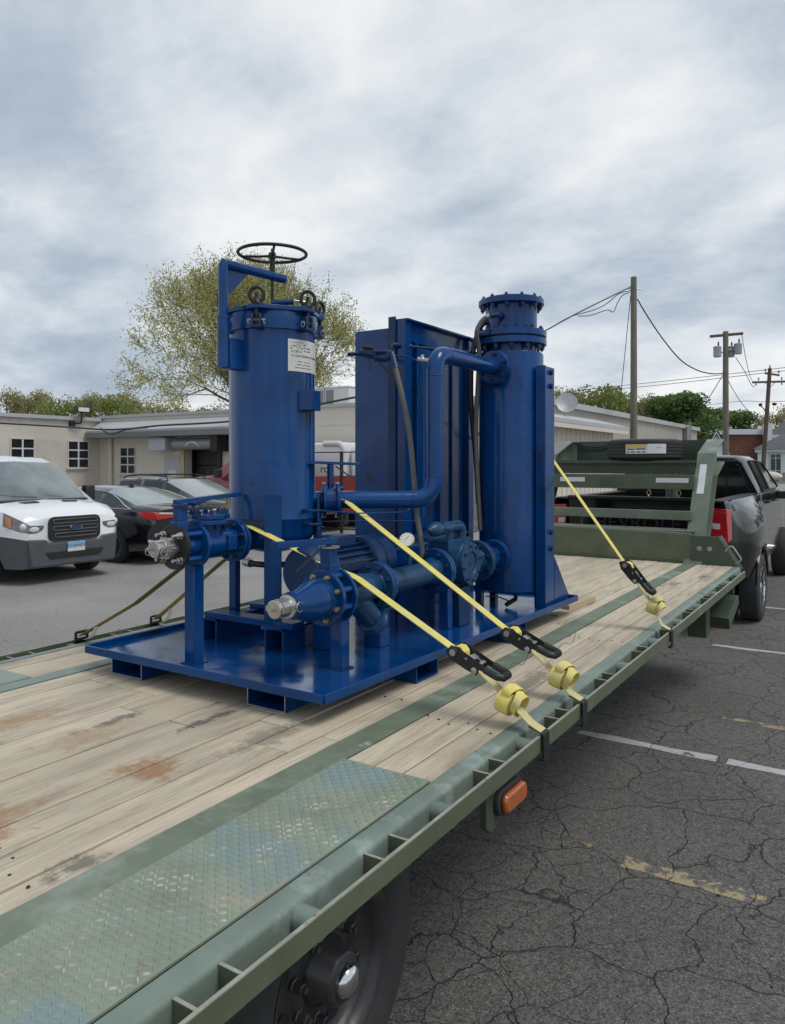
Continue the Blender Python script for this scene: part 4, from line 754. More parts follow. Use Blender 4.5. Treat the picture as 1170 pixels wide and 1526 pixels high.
la, lb_ = Vector((PX, 2.555, PZ)), Vector((PX, 2.752, 1.196)); ys.lathe(la, lb_ - la, [(0, 0.050), (0.20, 0.052), (0.203, 0.066), (0.222, 0.066), (0.224, 0.068), (0.242, 0.068), (0.247, 0.03), (0.262, 0.026)], 32)
YS = ys.build('strainer', 'blue_cast', S)
MB().bolts(lb_ - (lb_ - la).normalized() * 0.018, lb_ - la, 0.058, 6, 0.008, 0.012).build('cover_bolts', 'blue_dull', YS, kind='stuff')
flange(YS, PX, PZ, 2.735, 2.753, 0.103, 8, 'blue_cast'); 
PP = lathey(PX, PZ, [(2.757, 0.055), (3.17, 0.055), (3.20, 0.058), (3.235, 0.068), (3.26, 0.070)]).build('pump_pipe', 'blue_cast', S)
flange(PP, PX, PZ, 2.757, 2.774, 0.103, 8, 'blue'); flange(PP, PX, PZ, 3.250, 3.268, 0.111, 8, 'blue')
gs = Vector((PX, 3.03, PZ + 0.05)); gc = Vector((PX - 0.005, 3.02, 1.538)); gn = Vector((0.30, -0.80, 0.45)).normalized()
ga = MB().cyl(gs, Vector((PX, 3.03, 1.475)), 0.011, n=10).cyl(Vector((PX, 3.03, 1.475)), Vector((PX, 3.03, 1.515)), 0.007, n=8).build('gauge_stem', 'blue_cast', PP)
gg = MB().lathe(gc - gn * 0.014, gn, [(0, 0.030), (0.004, 0.036), (0.024, 0.037), (0.027, 0.034)], 32).build('pressure_gauge', 'brassy', S)
MB().lathe(gc + gn * 0.0125, gn, [(0, 0.033), (0.0012, 0.033)], 32).build('dial', 'gauge_white', gg)
gu, gv, gd = basis(gn); nd_ = MB().bar(gc + gn * 0.0142 - gu * 0.006 - gv * 0.004, gc + gn * 0.0142 + gu * 0.010 + gv * 0.020, 0.002, 0.001, gn)
for k in range(9):
    a = R(-30 + 30 * k); q = gu * math.cos(a) + gv * math.sin(a); nd_.bar(gc + gn * 0.0142 + q * 0.025, gc + gn * 0.0142 + q * 0.030, 0.0016, 0.001, gn)
nd_.build('dial_marks', 'print_dark', gg)
# pump
PM = MB().lathe((-2.005, 3.50, 1.385), (1, 0, 0), [(0, 0.085), (0.02, 0.105), (0.20, 0.112), (0.222, 0.108), (0.226, 0.100)], 40).lathe((PX, 3.28, PZ), (0, 1, 0), [(0, 0.078), (0.03, 0.062), (0.41, 0.062), (0.44, 0.078)], 28).box(-1.97, -1.84, 3.40, 3.60, 1.26, 1.40).box(-1.95, -1.83, 3.38, 3.62, 1.44, 1.508).build('pump', 'blue_cast', S, bevel=0.003)
cv = MB().lathe((-1.782, 3.50, 1.385), (1, 0, 0), [(0, 0.108), (0.012, 0.110), (0.022, 0.106), (0.023, 0.062), (0.015, 0.058), (0.015, 0.010), (0.020, 0.008)], 40).build('pump_cover', 'blue_cast', PM)
MB().bolts((-1.760, 3.50, 1.385), (1, 0, 0), 0.092, 8, 0.008, 0.006, a0=0.2).build('cover_bolts', 'blue_dull', cv, kind='stuff')
flange(PM, PX, PZ, 3.274, 3.291, 0.111, 0, 'blue_cast'); flange(PM, PX, PZ, 3.712, 3.732, 0.111, 8, 'blue_cast')
rv = MB().tube(fillet([(PX, 3.265, 1.572), (PX, 3.55, 1.572), (PX, 3.55, 1.495)], 0.05), 0.030, 18).lathe((PX, 3.30, 1.572), (0, -1, 0), [(0, 0.036), (0.02, 0.038), (0.045, 0.034), (0.075, 0.020), (0.09, 0.006)], 18).lathe((PX, 3.33, 1.572), (0, 1, 0), [(0, 0.036), (0.035, 0.036)], 6).cyl((PX, 3.42, 1.50), (PX, 3.42, 1.56), 0.020, n=12).build('relief_valve', 'blue_cast', S, ang=30)
MB().box(-1.90, -1.80, 3.44, 3.56, TZ, 1.262).build('pump_foot', 'blue_dull', S, bevel=0.004)
MB().box(PX - 0.027, PX + 0.027, 3.36, 3.414, TZ, 1.295).build('post', 'blue', S, bevel=0.004)
LS = lathey(PX, PZ, [(3.738, 0.075), (3.76, 0.060), (3.95, 0.058), (3.98, 0.060), (4.06, 0.060)]).build('discharge_spool', 'blue', S)
flange(LS, PX, PZ, 3.738, 3.756, 0.111, 8, 'blue_dull'); flange(LS, PX, PZ, 3.935, 3.953, 0.095, 4); flange(LS, PX, PZ, 3.959, 3.977, 0.097, 0)
# ---------------------------------------------------------------- electric motor and coupling behind the pump line
MX, MZ = -2.085, 1.425
mo = lathey(MX, MZ, [(2.52, 0.07), (2.522, 0.098), (2.54, 0.112), (2.57, 0.117), (2.66, 0.118), (2.662, 0.096), (2.95, 0.096)], 36)
for k in range(22):
    a = 2 * math.pi * k / 22; dv = Vector((math.cos(a), 0, math.sin(a))); mo.obox(Vector((MX, 2.80, MZ)) + dv * 0.101, (dv, (0, 1, 0), dv.cross(Vector((0, 1, 0)))), (0.014, 0.135, 0.003))
MO = mo.build('motor', 'blue_dull', S)
lathey(MX, MZ, [(2.93, 0.105), (2.94, 0.126), (3.00, 0.128), (3.005, 0.120), (3.015, 0.120), (3.02, 0.128), (3.10, 0.126), (3.112, 0.11), (3.114, 0.05)], 44).build('end_bell', 'blue_dull', MO)
MB().box(MX - 0.07, MX + 0.05, 2.72, 2.86, 1.52, 1.572).build('terminal_box', 'blue_dull', MO, bevel=0.006)
MB().box(MX - 0.055, MX + 0.055, 3.115, 3.60, 1.375, 1.475).build('coupling_guard', 'blue', S, bevel=0.012)
MB().box(MX - 0.085, MX + 0.07, 3.58, 3.74, 1.20, 1.50).build('gear_box', 'blue_dull', S, bevel=0.012)
MB().box(-2.18, -1.99, 2.66, 3.62, 1.265, 1.285).box(-2.16, -2.01, 2.70, 2.76, TZ, 1.265).box(-2.16, -2.01, 3.50, 3.56, TZ, 1.265).build('motor_base', 'blue', S, bevel=0.003)
MB().box(-2.14, -2.03, 2.70, 2.90, 1.2851, 1.335).build('motor_foot', 'blue_dull', MO)
MB().box(-1.99, -1.90, 2.86, 2.94, TZ, 1.23).box(-2.0, -1.88, 2.82, 3.0, 1.23, 1.242).build('pipe_rest', 'blue', S, bevel=0.003)
# ---------------------------------------------------------------- transfer pipe
o_d = Vector((0.57, 0.55, 0)).normalized(); P0 = VC + o_d * 0.19 + up(1.722); VT = Vector((PX, 3.27, 0))
pth = fillet([P0, VT + up(1.722), VT + up(2.445), Vector((PX, 3.975, 2.445))], 0.115, 9)
TP = MB().tube(pth, 0.0432, 26).build('transfer_pipe', 'blue', S, ang=60)
for p, d in ((VT - o_d * 0.117 + up(1.722), o_d), (VT + up(1.838), (0, 0, 1)), (VT + up(2.33), (0, 0, 1)), (VT + Vector((0, 0.117, 2.445)), (0, 1, 0))):
    d = Vector(d); MB().lathe(p - d * 0.003, d, [(0, 0.043), (0.002, 0.0452), (0.004, 0.0452), (0.006, 0.043)], 26, False, False).build('weld_bead', 'blue', TP)
for t0, t1, nb in ((0.235, 0.252, 0), (0.300, 0.318, 6)):
    q = VC + o_d * t0 + up(1.722); fl = MB().lathe(q, o_d, [(0, 0.083), (0.002, 0.086), (t1 - t0 - 0.002, 0.086), (t1 - t0, 0.083)], 40).build('flange', 'blue', TP)
    if nb: MB().bolts(q + o_d * (t1 - t0), o_d, 0.068, 6, 0.010, 0.012).build('bolts', 'blue_dull', fl, kind='stuff')
MB().lathe(VC + o_d * 0.252 + up(1.722), o_d, [(0, 0.062), (0.048, 0.062)], 30).cyl(VC + o_d * 0.276 + up(1.78), VC + o_d * 0.276 + up(1.895), 0.016, n=12).build('butterfly_valve', 'blue', TP)
MB().prism([VC + o_d * 0.22 + up(1.895) + Vector((-0.012, 0.012, 0)), VC + o_d * 0.22 + up(1.895) + Vector((0.012, -0.012, 0)), VC + o_d * 0.42 + up(1.888) + Vector((0.010, -0.010, 0)), VC + o_d * 0.42 + up(1.888) + Vector((-0.010, 0.010, 0))], (0, 0, 0.014)).build('lever', 'blue', TP, bevel=0.002)
MB().bar(VC + o_d * 0.30 + up(1.885), VC + o_d * 0.40 + up(1.815), 0.012, 0.006).build('lever_stop', 'blue_dull', TP)
flange(TP, PX, 2.445, 3.945, 3.962, 0.094, 6); flange(TP, PX, 2.445, 3.967, 3.985, 0.096, 0)
MB().lathe((PX, 3.98, 2.445), (0, 1, 0), [(0, 0.06), (0.06, 0.06)], 28).build('nozzle', 'blue', TP)
MB().cyl((PX - 0.02, 3.25, 2.405), (PX - 0.075, 3.235, 2.415), 0.012, n=10).cyl((PX - 0.05, 3.24, 2.405), (PX - 0.05, 3.24, 2.435), 0.007, n=8).build('sample_cock', 'steel', TP)
# ---------------------------------------------------------------- cooler cabinet
C = MB().box(-2.54, -2.30, 3.562, 4.40, TZ, 2.655).box(-2.30, -2.235, 3.60, 4.38, TZ, 2.60).build('cooler_cabinet', 'blue', S, bevel=0.003)
MB().box(-2.30, -2.290, 3.545, 3.64, TZ, 2.712).box(-2.2899, -2.255, 3.545, 3.555, TZ, 2.712).build('corner_post', 'blue_dull', C)
MB().box(-2.254, -2.198, 3.558, 3.570, TZ, 2.695).box(-2.2345, -2.200, 3.571, 3.62, TZ, 2.69).build('corner_post', 'blue', C)
MB().box(-2.2345, -2.198, 4.33, 4.395, TZ, 2.69).build('corner_post', 'blue', C)
MB().box(-2.30, -2.185, 3.565, 4.40, 2.6905, 2.700).box(-2.2345, -2.222, 3.6205, 4.33, 2.585, 2.69).build('top_channel', 'blue', C)
for y0, y1, xx in ((3.70, 3.715, -2.205), (3.96, 3.985, -2.202), (4.12, 4.14, -2.205)): MB().box(-2.2347, xx, y0, y1, 1.50, 2.58).build('rib', 'blue', C, bevel=0.002)
MB().box(-2.2347, -2.226, 3.72, 3.955, 1.52, 2.56).build('panel', 'blue', C, bevel=0.004)
MB().box(-2.2347, -2.219, 3.99, 4.115, 1.52, 2.56).build('panel', 'blue', C, bevel=0.004)
MB().box(-2.2345, -2.165, 3.575, 4.39, 1.462, 1.470).box(-2.2345, -2.165, 3.575, 4.39, 1.345, 1.352).build('shelf_angle', 'blue_dull', C)
MB().bar((-2.19, 4.30, 2.692), (-2.10, 4.42, 2.60), 0.03, 0.008).build('brace', 'blue', C)
rd = MB().cyl((-2.25, 3.535, 2.553), (-1.99, 4.13, 2.553), 0.0085, n=8).cyl((-2.26, 3.52, 2.553), (-2.205, 3.63, 2.553), 0.016, n=10).build('tie_rod', 'blue_dull', C)
ft = MB().cyl(atd(519, 528, 4.02), atd(545, 527, 3.98), 0.011, n=10).cyl(atd(537, 526, 3.98), atd(562, 530, 3.95), 0.020, n=12).cyl(atd(556, 524, 3.95), atd(583, 525, 3.92), 0.012, n=10).tube(fillet([atd(560, 534, 3.95), atd(576, 535, 3.92), atd(583, 524, 3.92), atd(590, 550, 3.88)], 0.02), 0.017, 12).cyl(atd(550, 535, 3.96), atd(550, 552, 3.96), 0.004, n=6)
ft.cyl(atd(545, 527, 3.98), aty(549, 527, 3.57), 0.012, n=8); FT = ft.build('valve_fitting', 'blue_dull', S)
MB().cyl(atd(541, 517, 3.96), atd(556, 519, 3.96), 0.012, n=10).build('fitting_cap', 'black_iron', FT)
MB().tube(curve([atd(589, 547, 3.88), atd(597, 580, 3.86), atd(606, 620, 3.84), atd(612, 660, 3.82), atd(617, 715, 3.80), atd(621, 765, 3.78), atd(627, 802, 3.76), atd(630, 830, 3.75)]), 0.0135, 14).build('hose', 'hose', S)
MB().tube(curve([atd(556, 530, 3.94), atd(570, 545, 3.93), atd(585, 560, 3.90), atd(596, 575, 3.86)]), 0.005, 8).build('signal_cable', 'wire', S)
MB().tube(fillet([atd(588, 530, 4.1), atd(607, 531, 4.1), atd(632, 543, 4.05), atd(632, 773, 4.0), atd(620, 776, 4.0), atd(468, 777, 3.62)], 0.03, 5), 0.0042, 8).build('conduit', 'blue', S)
MB().tube(fillet([atd(468, 760, 3.45), atd(530, 765, 3.5), atd(604, 763, 3.7), atd(610, 758, 3.8)], 0.02, 5), 0.0032, 8).build('conduit', 'blue', S)
# ---------------------------------------------------------------- separator vessel (right)
V2 = Vector((PX, 4.2, 0))
SV = MB().lathe(V2, (0, 0, 1), [(1.135, 0.02), (1.140, 0.10), (1.150, 0.180), (1.158, 0.190), (2.535, 0.190), (2.548, 0.184), (2.552, 0.150), (2.60, 0.150)], 72).build('separator_vessel', 'blue', S, ang=35)
def zfl(z0, z1, r): return MB().lathe(V2 + up(z0), (0, 0, 1), [(0, r - 0.003), (0.003, r), (z1 - z0 - 0.003, r), (z1 - z0, r - 0.003)], 64).build('flange', 'blue', SV)
f1 = zfl(2.594, 2.632, 0.208); f2 = zfl(2.640, 2.678, 0.208)
MB().bolts(V2 + up(2.594), (0, 0, -1), 0.180, 12, 0.016, 0.024, a0=0.1).build('bolts', 'blue_dull', f1, kind='stuff')
MB().bolts(V2 + up(2.678), (0, 0, 1), 0.180, 12, 0.016, 0.018, a0=0.1).build('bolts', 'blue_dull', f2, kind='stuff')
MB().lathe(V2, (0, 0, 1), [(2.632, 0.19), (2.640, 0.19)], 48).build('gasket', 'black_iron', SV)
MB().lathe(V2, (0, 0, 1), [(2.678, 0.152), (2.835, 0.152)], 64).build('top_spool', 'blue', SV)
f3 = zfl(2.832, 2.866, 0.193); MB().lathe(V2, (0, 0, 1), [(2.8665, 0.17), (2.874, 0.17)], 48).build('blind_cover', 'blue_dull', f3)
MB().bolts(V2 + up(2.832), (0, 0, -1), 0.172, 12, 0.0125, 0.022, a0=0.25).bolts(V2 + up(2.866), (0, 0, 1), 0.172, 12, 0.0125, 0.012, a0=0.25).build('bolts', 'blue_dull', f3, kind='stuff')
MB().box(-1.662, -1.652, 4.118, 4.25, TZ, 2.46).box(-1.652, -1.6035, 4.118, 4.128, TZ, 2.46).box(-1.613, -1.6035, 4.128, 4.262, TZ, 2.455).build('support_channel', 'blue', SV, bevel=0.002)
MB().box(-1.75, -1.6625, 4.15, 4.25, 1.30, 1.42).box(-1.75, -1.6625, 4.15, 4.25, 2.30, 2.44).build('shell_bracket', 'blue', SV)
sb = MB()
for z in (2.425, 2.345, 1.50, 1.405): sb.lathe((-1.604, 4.20, z), (1, 0, 0), [(0, 0.020), (0.004, 0.020), (0.005, 0.015), (0.018, 0.015)], 6)
sb.build('bolts', 'blue_dull', SV, kind='stuff')
MB().prism([(-1.612, 4.264, TZ), (-1.612, 4.264, 1.325), (-1.612, 4.50, TZ + 0.01), (-1.612, 4.50, TZ)], (0.010, 0, 0)).bar((-1.612, 4.27, 1.33), (-1.612, 4.51, 1.075), 0.035, 0.008, (1, 0, 0)).build('gusset', 'blue', SV)
for (x, y) in ((-2.02, 4.32), (-1.74, 4.36), (-2.0, 4.08)): MB().box(x - 0.02, x + 0.02, y - 0.02, y + 0.02, TZ, 1.20).build('foot', 'blue', SV)
dvm = MB().cyl((PX + 0.06, 4.13, 1.16), (PX + 0.06, 4.13, 1.105), 0.011, n=10).cyl((PX + 0.06, 4.13, 1.105), (PX + 0.03, 4.06, 1.078), 0.013, n=10).tube([(PX + 0.04, 4.07, 1.10), (PX + 0.0, 4.03, 1.125), (PX - 0.075, 4.0, 1.128)], 0.004, 6).build('drain_valve', 'black_iron', SV)
fa = VC = None
vd = (Vector((0, 0, 0)) - Vector((PX, 4.2, 0))).normalized(); vr = Vector((-vd.y, vd.x, 0))
def v2d(a): return vd * math.cos(R(a)) + vr * math.sin(R(a))
# v2d: positive angle = to the right seen from the camera
nz = V2 + v2d(-22) * 0.15 + up(2.755)
MB().cyl(nz, nz + v2d(-22) * 0.045, 0.020, n=14).cyl(nz + v2d(-22) * 0.040, nz + v2d(-22) * 0.055 - vr * 0.045 + up(-0.008), 0.016, n=12).build('hose_fitting', 'blue_dull', SV)
hs = nz + v2d(-22) * 0.055 - vr * 0.045 + up(-0.008)
MB().cyl(hs, hs - vr * 0.02 + up(-0.006), 0.018, n=12).build('hose_ferrule', 'steel', SV)
MB().tube(curve([hs, hs - vr * 0.045 + up(-0.03), hs - vr * 0.075 + up(-0.10), atd(714, 525, 4.42), atd(712, 580, 4.44), atd(709, 640, 4.46), atd(712, 720, 4.46), atd(716, 790, 4.46)]), 0.0140, 14).build('hose', 'hose', S)
MB().tube(curve([atd(736, 480, 4.50), atd(721, 482, 4.50), atd(711, 500, 4.50), atd(703, 540, 4.50), atd(702, 600, 4.50), atd(709, 680, 4.50), atd(713, 750, 4.50)]), 0.0155, 14).build('hose', 'black_plastic', S)
MB().tube([atd(715, 730, 4.55) + Vector((0.0, 0.012 * math.cos(t), 0.018 * math.sin(t))) for t in [2 * math.pi * i / 12 for i in range(12)]], 0.004, 6, closed=True).build('hose_clip', 'black_iron', S)
# ================================================================== ratchet straps
def strap(label, body, rat0, rat1, roll, hook, left, wl):
    root = thing('ratchet_strap', label, 'strap', (hook[0], hook[1], DZ), 'ratchet straps over the blue skid')
    WV = Vector((0, 1, 0))
    r0, r1, rl, hk = Vector(rat0), Vector(rat1), Vector(roll), Vector(hook)
    MB().ribbon([Vector(p) for p in body] + [r0 + (r1 - r0) * 0.12], WV, 0.048, 0.003).build('webbing', 'webbing', root)
    MB().ribbon([Vector(p) for p in left], WV, 0.048, 0.003).build('far_webbing', 'webbing_dark', root)
    d = (r1 - r0).normalized(); n = WV.cross(d); n = -n if n.z < 0 else n; ln = (r1 - r0).length
    def pt(a, h, wq=0.0): return r0 + d * a + n * h + WV * wq
    rt = MB()
    for sg in (-1, 1):   # base side plates, handle side plates
        wq = sg * 0.031
        rt.prism([pt(a, h, wq) for a, h in ((-0.016, -0.014), (-0.004, 0.020), (0.03, 0.032), (0.10, 0.024), (ln * 0.62, 0.014), (ln * 0.62, -0.016), (0.09, -0.024), (0.02, -0.028))], WV * (0.003 * sg))
        w2 = sg * 0.036
        rt.prism([pt(a, h, w2) for a, h in ((0.0, 0.012), (0.015, 0.030), (0.06, 0.032), (ln * 0.72, 0.034), (ln * 0.95, 0.040), (ln * 0.95, 0.018), (ln * 0.70, 0.012), (0.05, -0.004), (0.012, -0.008))], WV * (0.003 * sg))
    ro = rt.build('ratchet', 'black_iron', root, bevel=0.001)
    gr = MB(); gpts = [pt(ln * 0.72, 0.024, -0.037), pt(ln * 0.95, 0.030, -0.037), pt(ln * 1.02, 0.034, -0.024), pt(ln * 1.02, 0.034, 0.024), pt(ln * 0.95, 0.030, 0.037), pt(ln * 0.72, 0.024, 0.037)]
    gr.tube(fillet(gpts, 0.015, 4), 0.0135, 12)
    for k in range(7): gr.lathe(pt(ln * 1.02, 0.034, -0.021 + 0.007 * k), WV, [(-0.0012, 0.0135), (-0.001, 0.0158), (0.003, 0.0158), (0.0032, 0.0135)], 12)
    gr.build('handle_grip', 'black_plastic', ro)
    sp_ = MB().lathe(pt(0.018, 0.006, -0.046), WV, [(0, 0.017), (0.004, 0.021), (0.008, 0.021), (0.008, 0.012), (0.084, 0.012), (0.084, 0.021), (0.088, 0.021), (0.092, 0.017)], 18)
    sp_.build('ratchet_wheel', 'black_plastic', ro)
    for sg in (-1, 1):
        MB().lathe(pt(0.018, 0.006, sg * 0.0445), WV * sg, [(0, 0.0125), (0.004, 0.0125)], 14).build('spindle_end', 'zinc', ro)
        MB().lathe(pt(ln * 0.55, -0.004, sg * 0.036), WV * sg, [(0, 0.012), (0.006, 0.012), (0.008, 0.009)], 12).build('bolt_head', 'zinc', ro)
        MB().lathe(pt(0.075, 0.016, sg * 0.039), WV * sg, [(0, 0.005), (0.003, 0.005)], 8).build('rivet', 'zinc', ro)
    MB().obox(pt(0.085, 0.018, 0), (d, n, WV), (0.012, 0.003, 0.028)).obox(pt(0.105, 0.0195, 0.012), (d, n, WV), (0.022, 0.002, 0.004)).obox(pt(0.125, 0.020, 0), (d, n, WV), (0.005, 0.003, 0.028)).build('pawl', 'zinc', ro)
    e0_ = pt(ln * 0.98, 0.045, 0.03); MB().tube(curve([e0_, e0_ + Vector((0.01, 0.03, 0.02)), e0_ + Vector((0.03, 0.07, 0.01)), e0_ + Vector((0.035, 0.11, 0.05))], 4), 0.0009, 5).build('tie_wire', 'wire', ro)
    MB().ribbon([pt(0.0, 0.0), pt(0.012, 0.022), pt(0.03, 0.030), pt(0.05, 0.022), pt(0.06, 0.004)], WV, 0.047, 0.004).build('wound_webbing', 'webbing', ro)
    # short end from the ratchet to the flat hook
    q0 = pt(ln * 0.55, -0.004); hz_ = hk + up(0.004)
    MB().ribbon([q0, q0.lerp(hz_, 0.5) + up(-0.004), hz_ + Vector((-0.05, 0, 0.024)), hz_ + Vector((-0.006, 0, 0.004))], WV, 0.048, 0.004).build('short_webbing', 'webbing_pale', root)
    MB().prism([hk + Vector((-0.050, -0.028, 0.020)), hk + Vector((-0.050, 0.028, 0.020)), hk + Vector((0.006, 0.026, 0.001)), hk + Vector((0.006, -0.026, 0.001))], (0, 0, 0.0035)).box(hk.x + 0.003, hk.x + 0.0075, hk.y - 0.026, hk.y + 0.026, hk.z - 0.088, hk.z + 0.002).box(hk.x - 0.014, hk.x + 0.003, hk.y - 0.026, hk.y + 0.026, hk.z - 0.088, hk.z - 0.083).build('flat_hook', 'black_iron', root, bevel=0.001)
    # rolled-up tail with turns of webbing round it
    coil = []; XV = Vector((1, -0.12, -0.25)).normalized(); ea_ = Vector((0.12, 1, 0)).normalized(); eb_ = XV.cross(ea_).normalized()
    for k in range(72):
        t = k / 71 * 2 * math.pi * 6.2; rr = 0.008 + 0.035 * k / 71; coil.append(rl + ea_ * (math.cos(t) * rr) + eb_ * (math.sin(t) * rr))
    MB().ribbon(coil, XV, 0.050, 0.0030).build('webbing_roll', 'webbing', root)
    c0 = rl + XV * 0.002 + Vector((0.020, 0.012, 0.034))
    for q, (off, tilt, ra_, rb2, wd_) in enumerate(((0.0, 0.25, 0.040, 0.026, 0.034), (0.022, -0.30, 0.043, 0.030, 0.030), (0.038, 0.10, 0.038, 0.040, 0.024))):
        ring = []
        for k in range(25):
            t = 2 * math.pi * k / 24; ring.append(c0 + d * off + WV * (ra_ * math.cos(t)) + n * (rb2 * math.sin(t)) + d * (tilt * 0.05 * math.cos(t)) - n * 0.012 * q)
        MB().ribbon(ring, (d + WV * 0.25 * tilt).normalized(), wd_, 0.0035).build('binding_turn', 'webbing', root, ang=60)
    MB().ribbon(curve([c0 + d * 0.01 + WV * 0.034, c0 + d * 0.03 + WV * 0.044 - n * 0.03, c0 + d * 0.035 + WV * 0.040 - n * 0.065, c0 + d * 0.03 + WV * 0.03 - n * 0.085]), (0.8, -0.2, -0.3), 0.030, 0.003).build('webbing_tail', 'webbing', root)
    lf = Vector(left[-1])
    MB().tube(fillet([lf + Vector((0, -0.034, -0.02)), lf + Vector((0.0, -0.034, 0.020)), lf + Vector((0, 0.034, 0.020)), lf + Vector((0, 0.034, -0.02))], 0.006, 3), 0.0075, 8).cyl(lf + Vector((0, -0.04, -0.02)), lf + Vector((0, 0.04, -0.02)), 0.0075, n=8).box(lf.x - 0.008, lf.x - 0.004, lf.y - 0.03, lf.y + 0.03, lf.z - 0.09, lf.z - 0.01).build('far_hook', 'black_iron', root)
    if wl: MB().ribbon(curve([lf + Vector((0.13, -0.005, 0.075)), lf + Vector((0.125, -0.01, 0.04)), lf + Vector((0.10, -0.02, 0.005)), lf + Vector((0.075, -0.03, -0.005))]), (0.3, 1, 0), 0.022, 0.001).build('strap_tag', 'tag_plastic', root)
    return root
strap('yellow ratchet strap passing over the strainer on the pump line', [(-2.475, 2.513, 1.621), (-2.42, 2.513, 1.6235), (-2.365, 2.515, 1.616), (-1.895, 2.56, 1.446), (-1.85, 2.56, 1.437), (-1.812, 2.56, 1.424)], (-1.338, 2.515, 1.206), (-1.138, 2.49, 1.113), (-1.108, 2.474, 1.056), (-0.962, 2.465, 0.976), [(-2.475, 2.513, 1.621), (-2.80, 2.49, 1.395), (-3.10, 2.48, 1.205), (-3.52, 2.47, 0.996)], True)
strap('yellow ratchet strap passing over the horizontal transfer pipe', [(-2.262, 2.93, 1.770), (-2.225, 2.93, 1.766), (-2.19, 2.928, 1.750)], (-1.298, 2.905, 1.206), (-1.098, 2.89, 1.112), (-1.064, 2.876, 1.054), (-0.962, 2.868, 0.976), [(-2.262, 2.93, 1.770), (-2.60, 2.955, 1.60), (-2.99, 2.955, 1.364), (-3.52, 2.955, 0.996)], True)
strap('yellow ratchet strap drawn down from behind the tall separator vessel', [(-2.06, 4.37, 2.16), (-2.02, 4.37, 2.18), (-1.95, 4.37, 2.165), (-1.70, 4.365, 1.985)], (-1.222, 4.352, 1.334), (-1.092, 4.35, 1.162), (-1.060, 4.345, 1.100), (-0.962, 4.34, 0.976), [(-2.06, 4.37, 2.16), (-2.6, 4.42, 1.72), (-3.52, 4.42, 0.996)], False)
# wooden wedge lying under the edge of the skid
wg = MB().prism([(-1.64, 4.42, DZ + 0.001), (-1.60, 5.02, DZ + 0.001), (-1.66, 5.04, DZ + 0.001), (-1.70, 4.44, DZ + 0.001)], (0, 0, 0.004)).prism([(-1.64, 4.62, DZ + 0.005), (-1.60, 5.02, DZ + 0.005), (-1.66, 5.04, DZ + 0.005), (-1.70, 4.64, DZ + 0.005)], (0, 0, 0.028)).build('wood_offcut', 'wood_wedge')
tag(wg, 'loose pale timber offcut on the deck at the corner of the skid', 'timber')
# ================================================================== vehicles
def loft(W, stations, keyf, mats, parent, cap0=None, cap1=None, ang=42):
    """stations: (f, [(l, z), ...]) half sections from sill to centre line; keyf(i, j) names the part a strip belongs to"""
    parts = {}
    ns = len(stations); n = len(stations[0][1])
    for sg in (1, -1):
        for i in range(ns - 1):
            f0, p0 = stations[i]; f1, p1 = stations[i + 1]
            for j in range(n - 1):
                k = keyf(i, j)
                if k is None: continue
                key = (k, 0 if (k in ('body', 'windshield', 'rear_window', 'cab', 'hood')) else sg)
                mb = parts.setdefault(key, MB())
                mb.add([W(f0, sg * p0[j][0], p0[j][1]), W(f1, sg * p1[j][0], p1[j][1]), W(f1, sg * p1[j + 1][0], p1[j + 1][1]), W(f0, sg * p0[j + 1][0], p0[j + 1][1])], [(0, 1, 2, 3)])
    for cap, st in ((cap0, stations[0]), (cap1, stations[-1])):
        if cap:
            mb = parts.setdefault((cap, 0), MB()); f, p = st
            ring = [W(f, l, z) for l, z in p] + [W(f, -l, z) for l, z in reversed(p[:-1])]; mb.add(ring, [tuple(range(len(ring)))])
    res = {}
    for (k, sg), mb in parts.items():
        # weld shared vertices so that the shading runs smoothly
        seen = {}; vs = []; rem = []
        for p in mb.v:
            q = (round(p[0], 4), round(p[1], 4), round(p[2], 4))
            if q not in seen: seen[q] = len(vs); vs.append(p)
            rem.append(seen[q])
        mb.f = [tuple(dict.fromkeys(rem[i] for i in f)) for f in mb.f]; mb.f = [f for f in mb.f if len(f) > 2]; mb.v = vs
        res.setdefault(k, []).append(mb.build(k.split('|')[0], mats[k], parent, ang=ang))
    return res
def refine(st, n=3):
    out = []
    for i in range(len(st) - 1):
        a, b, c_, d_ = st[max(i - 1, 0)], st[i], st[i + 1], st[min(i + 2, len(st) - 1)]
        for k in range(n):
            t = k / n
            def cm(p0, p1, p2, p3): return 0.5 * (2 * p1 + (p2 - p0) * t + (2 * p0 - 5 * p1 + 4 * p2 - p3) * t * t + (3 * p1 - p0 - 3 * p2 + p3) * t ** 3)
            f = b[0] + (c_[0] - b[0]) * t
            out.append((f, [(cm(a[1][j][0], b[1][j][0], c_[1][j][0], d_[1][j][0]), cm(a[1][j][1], b[1][j][1], c_[1][j][1], d_[1][j][1])) for j in range(len(b[1]))]))
    out.append(st[-1]); return out
def ZL(ls, zs): return list(zip(ls, zs))
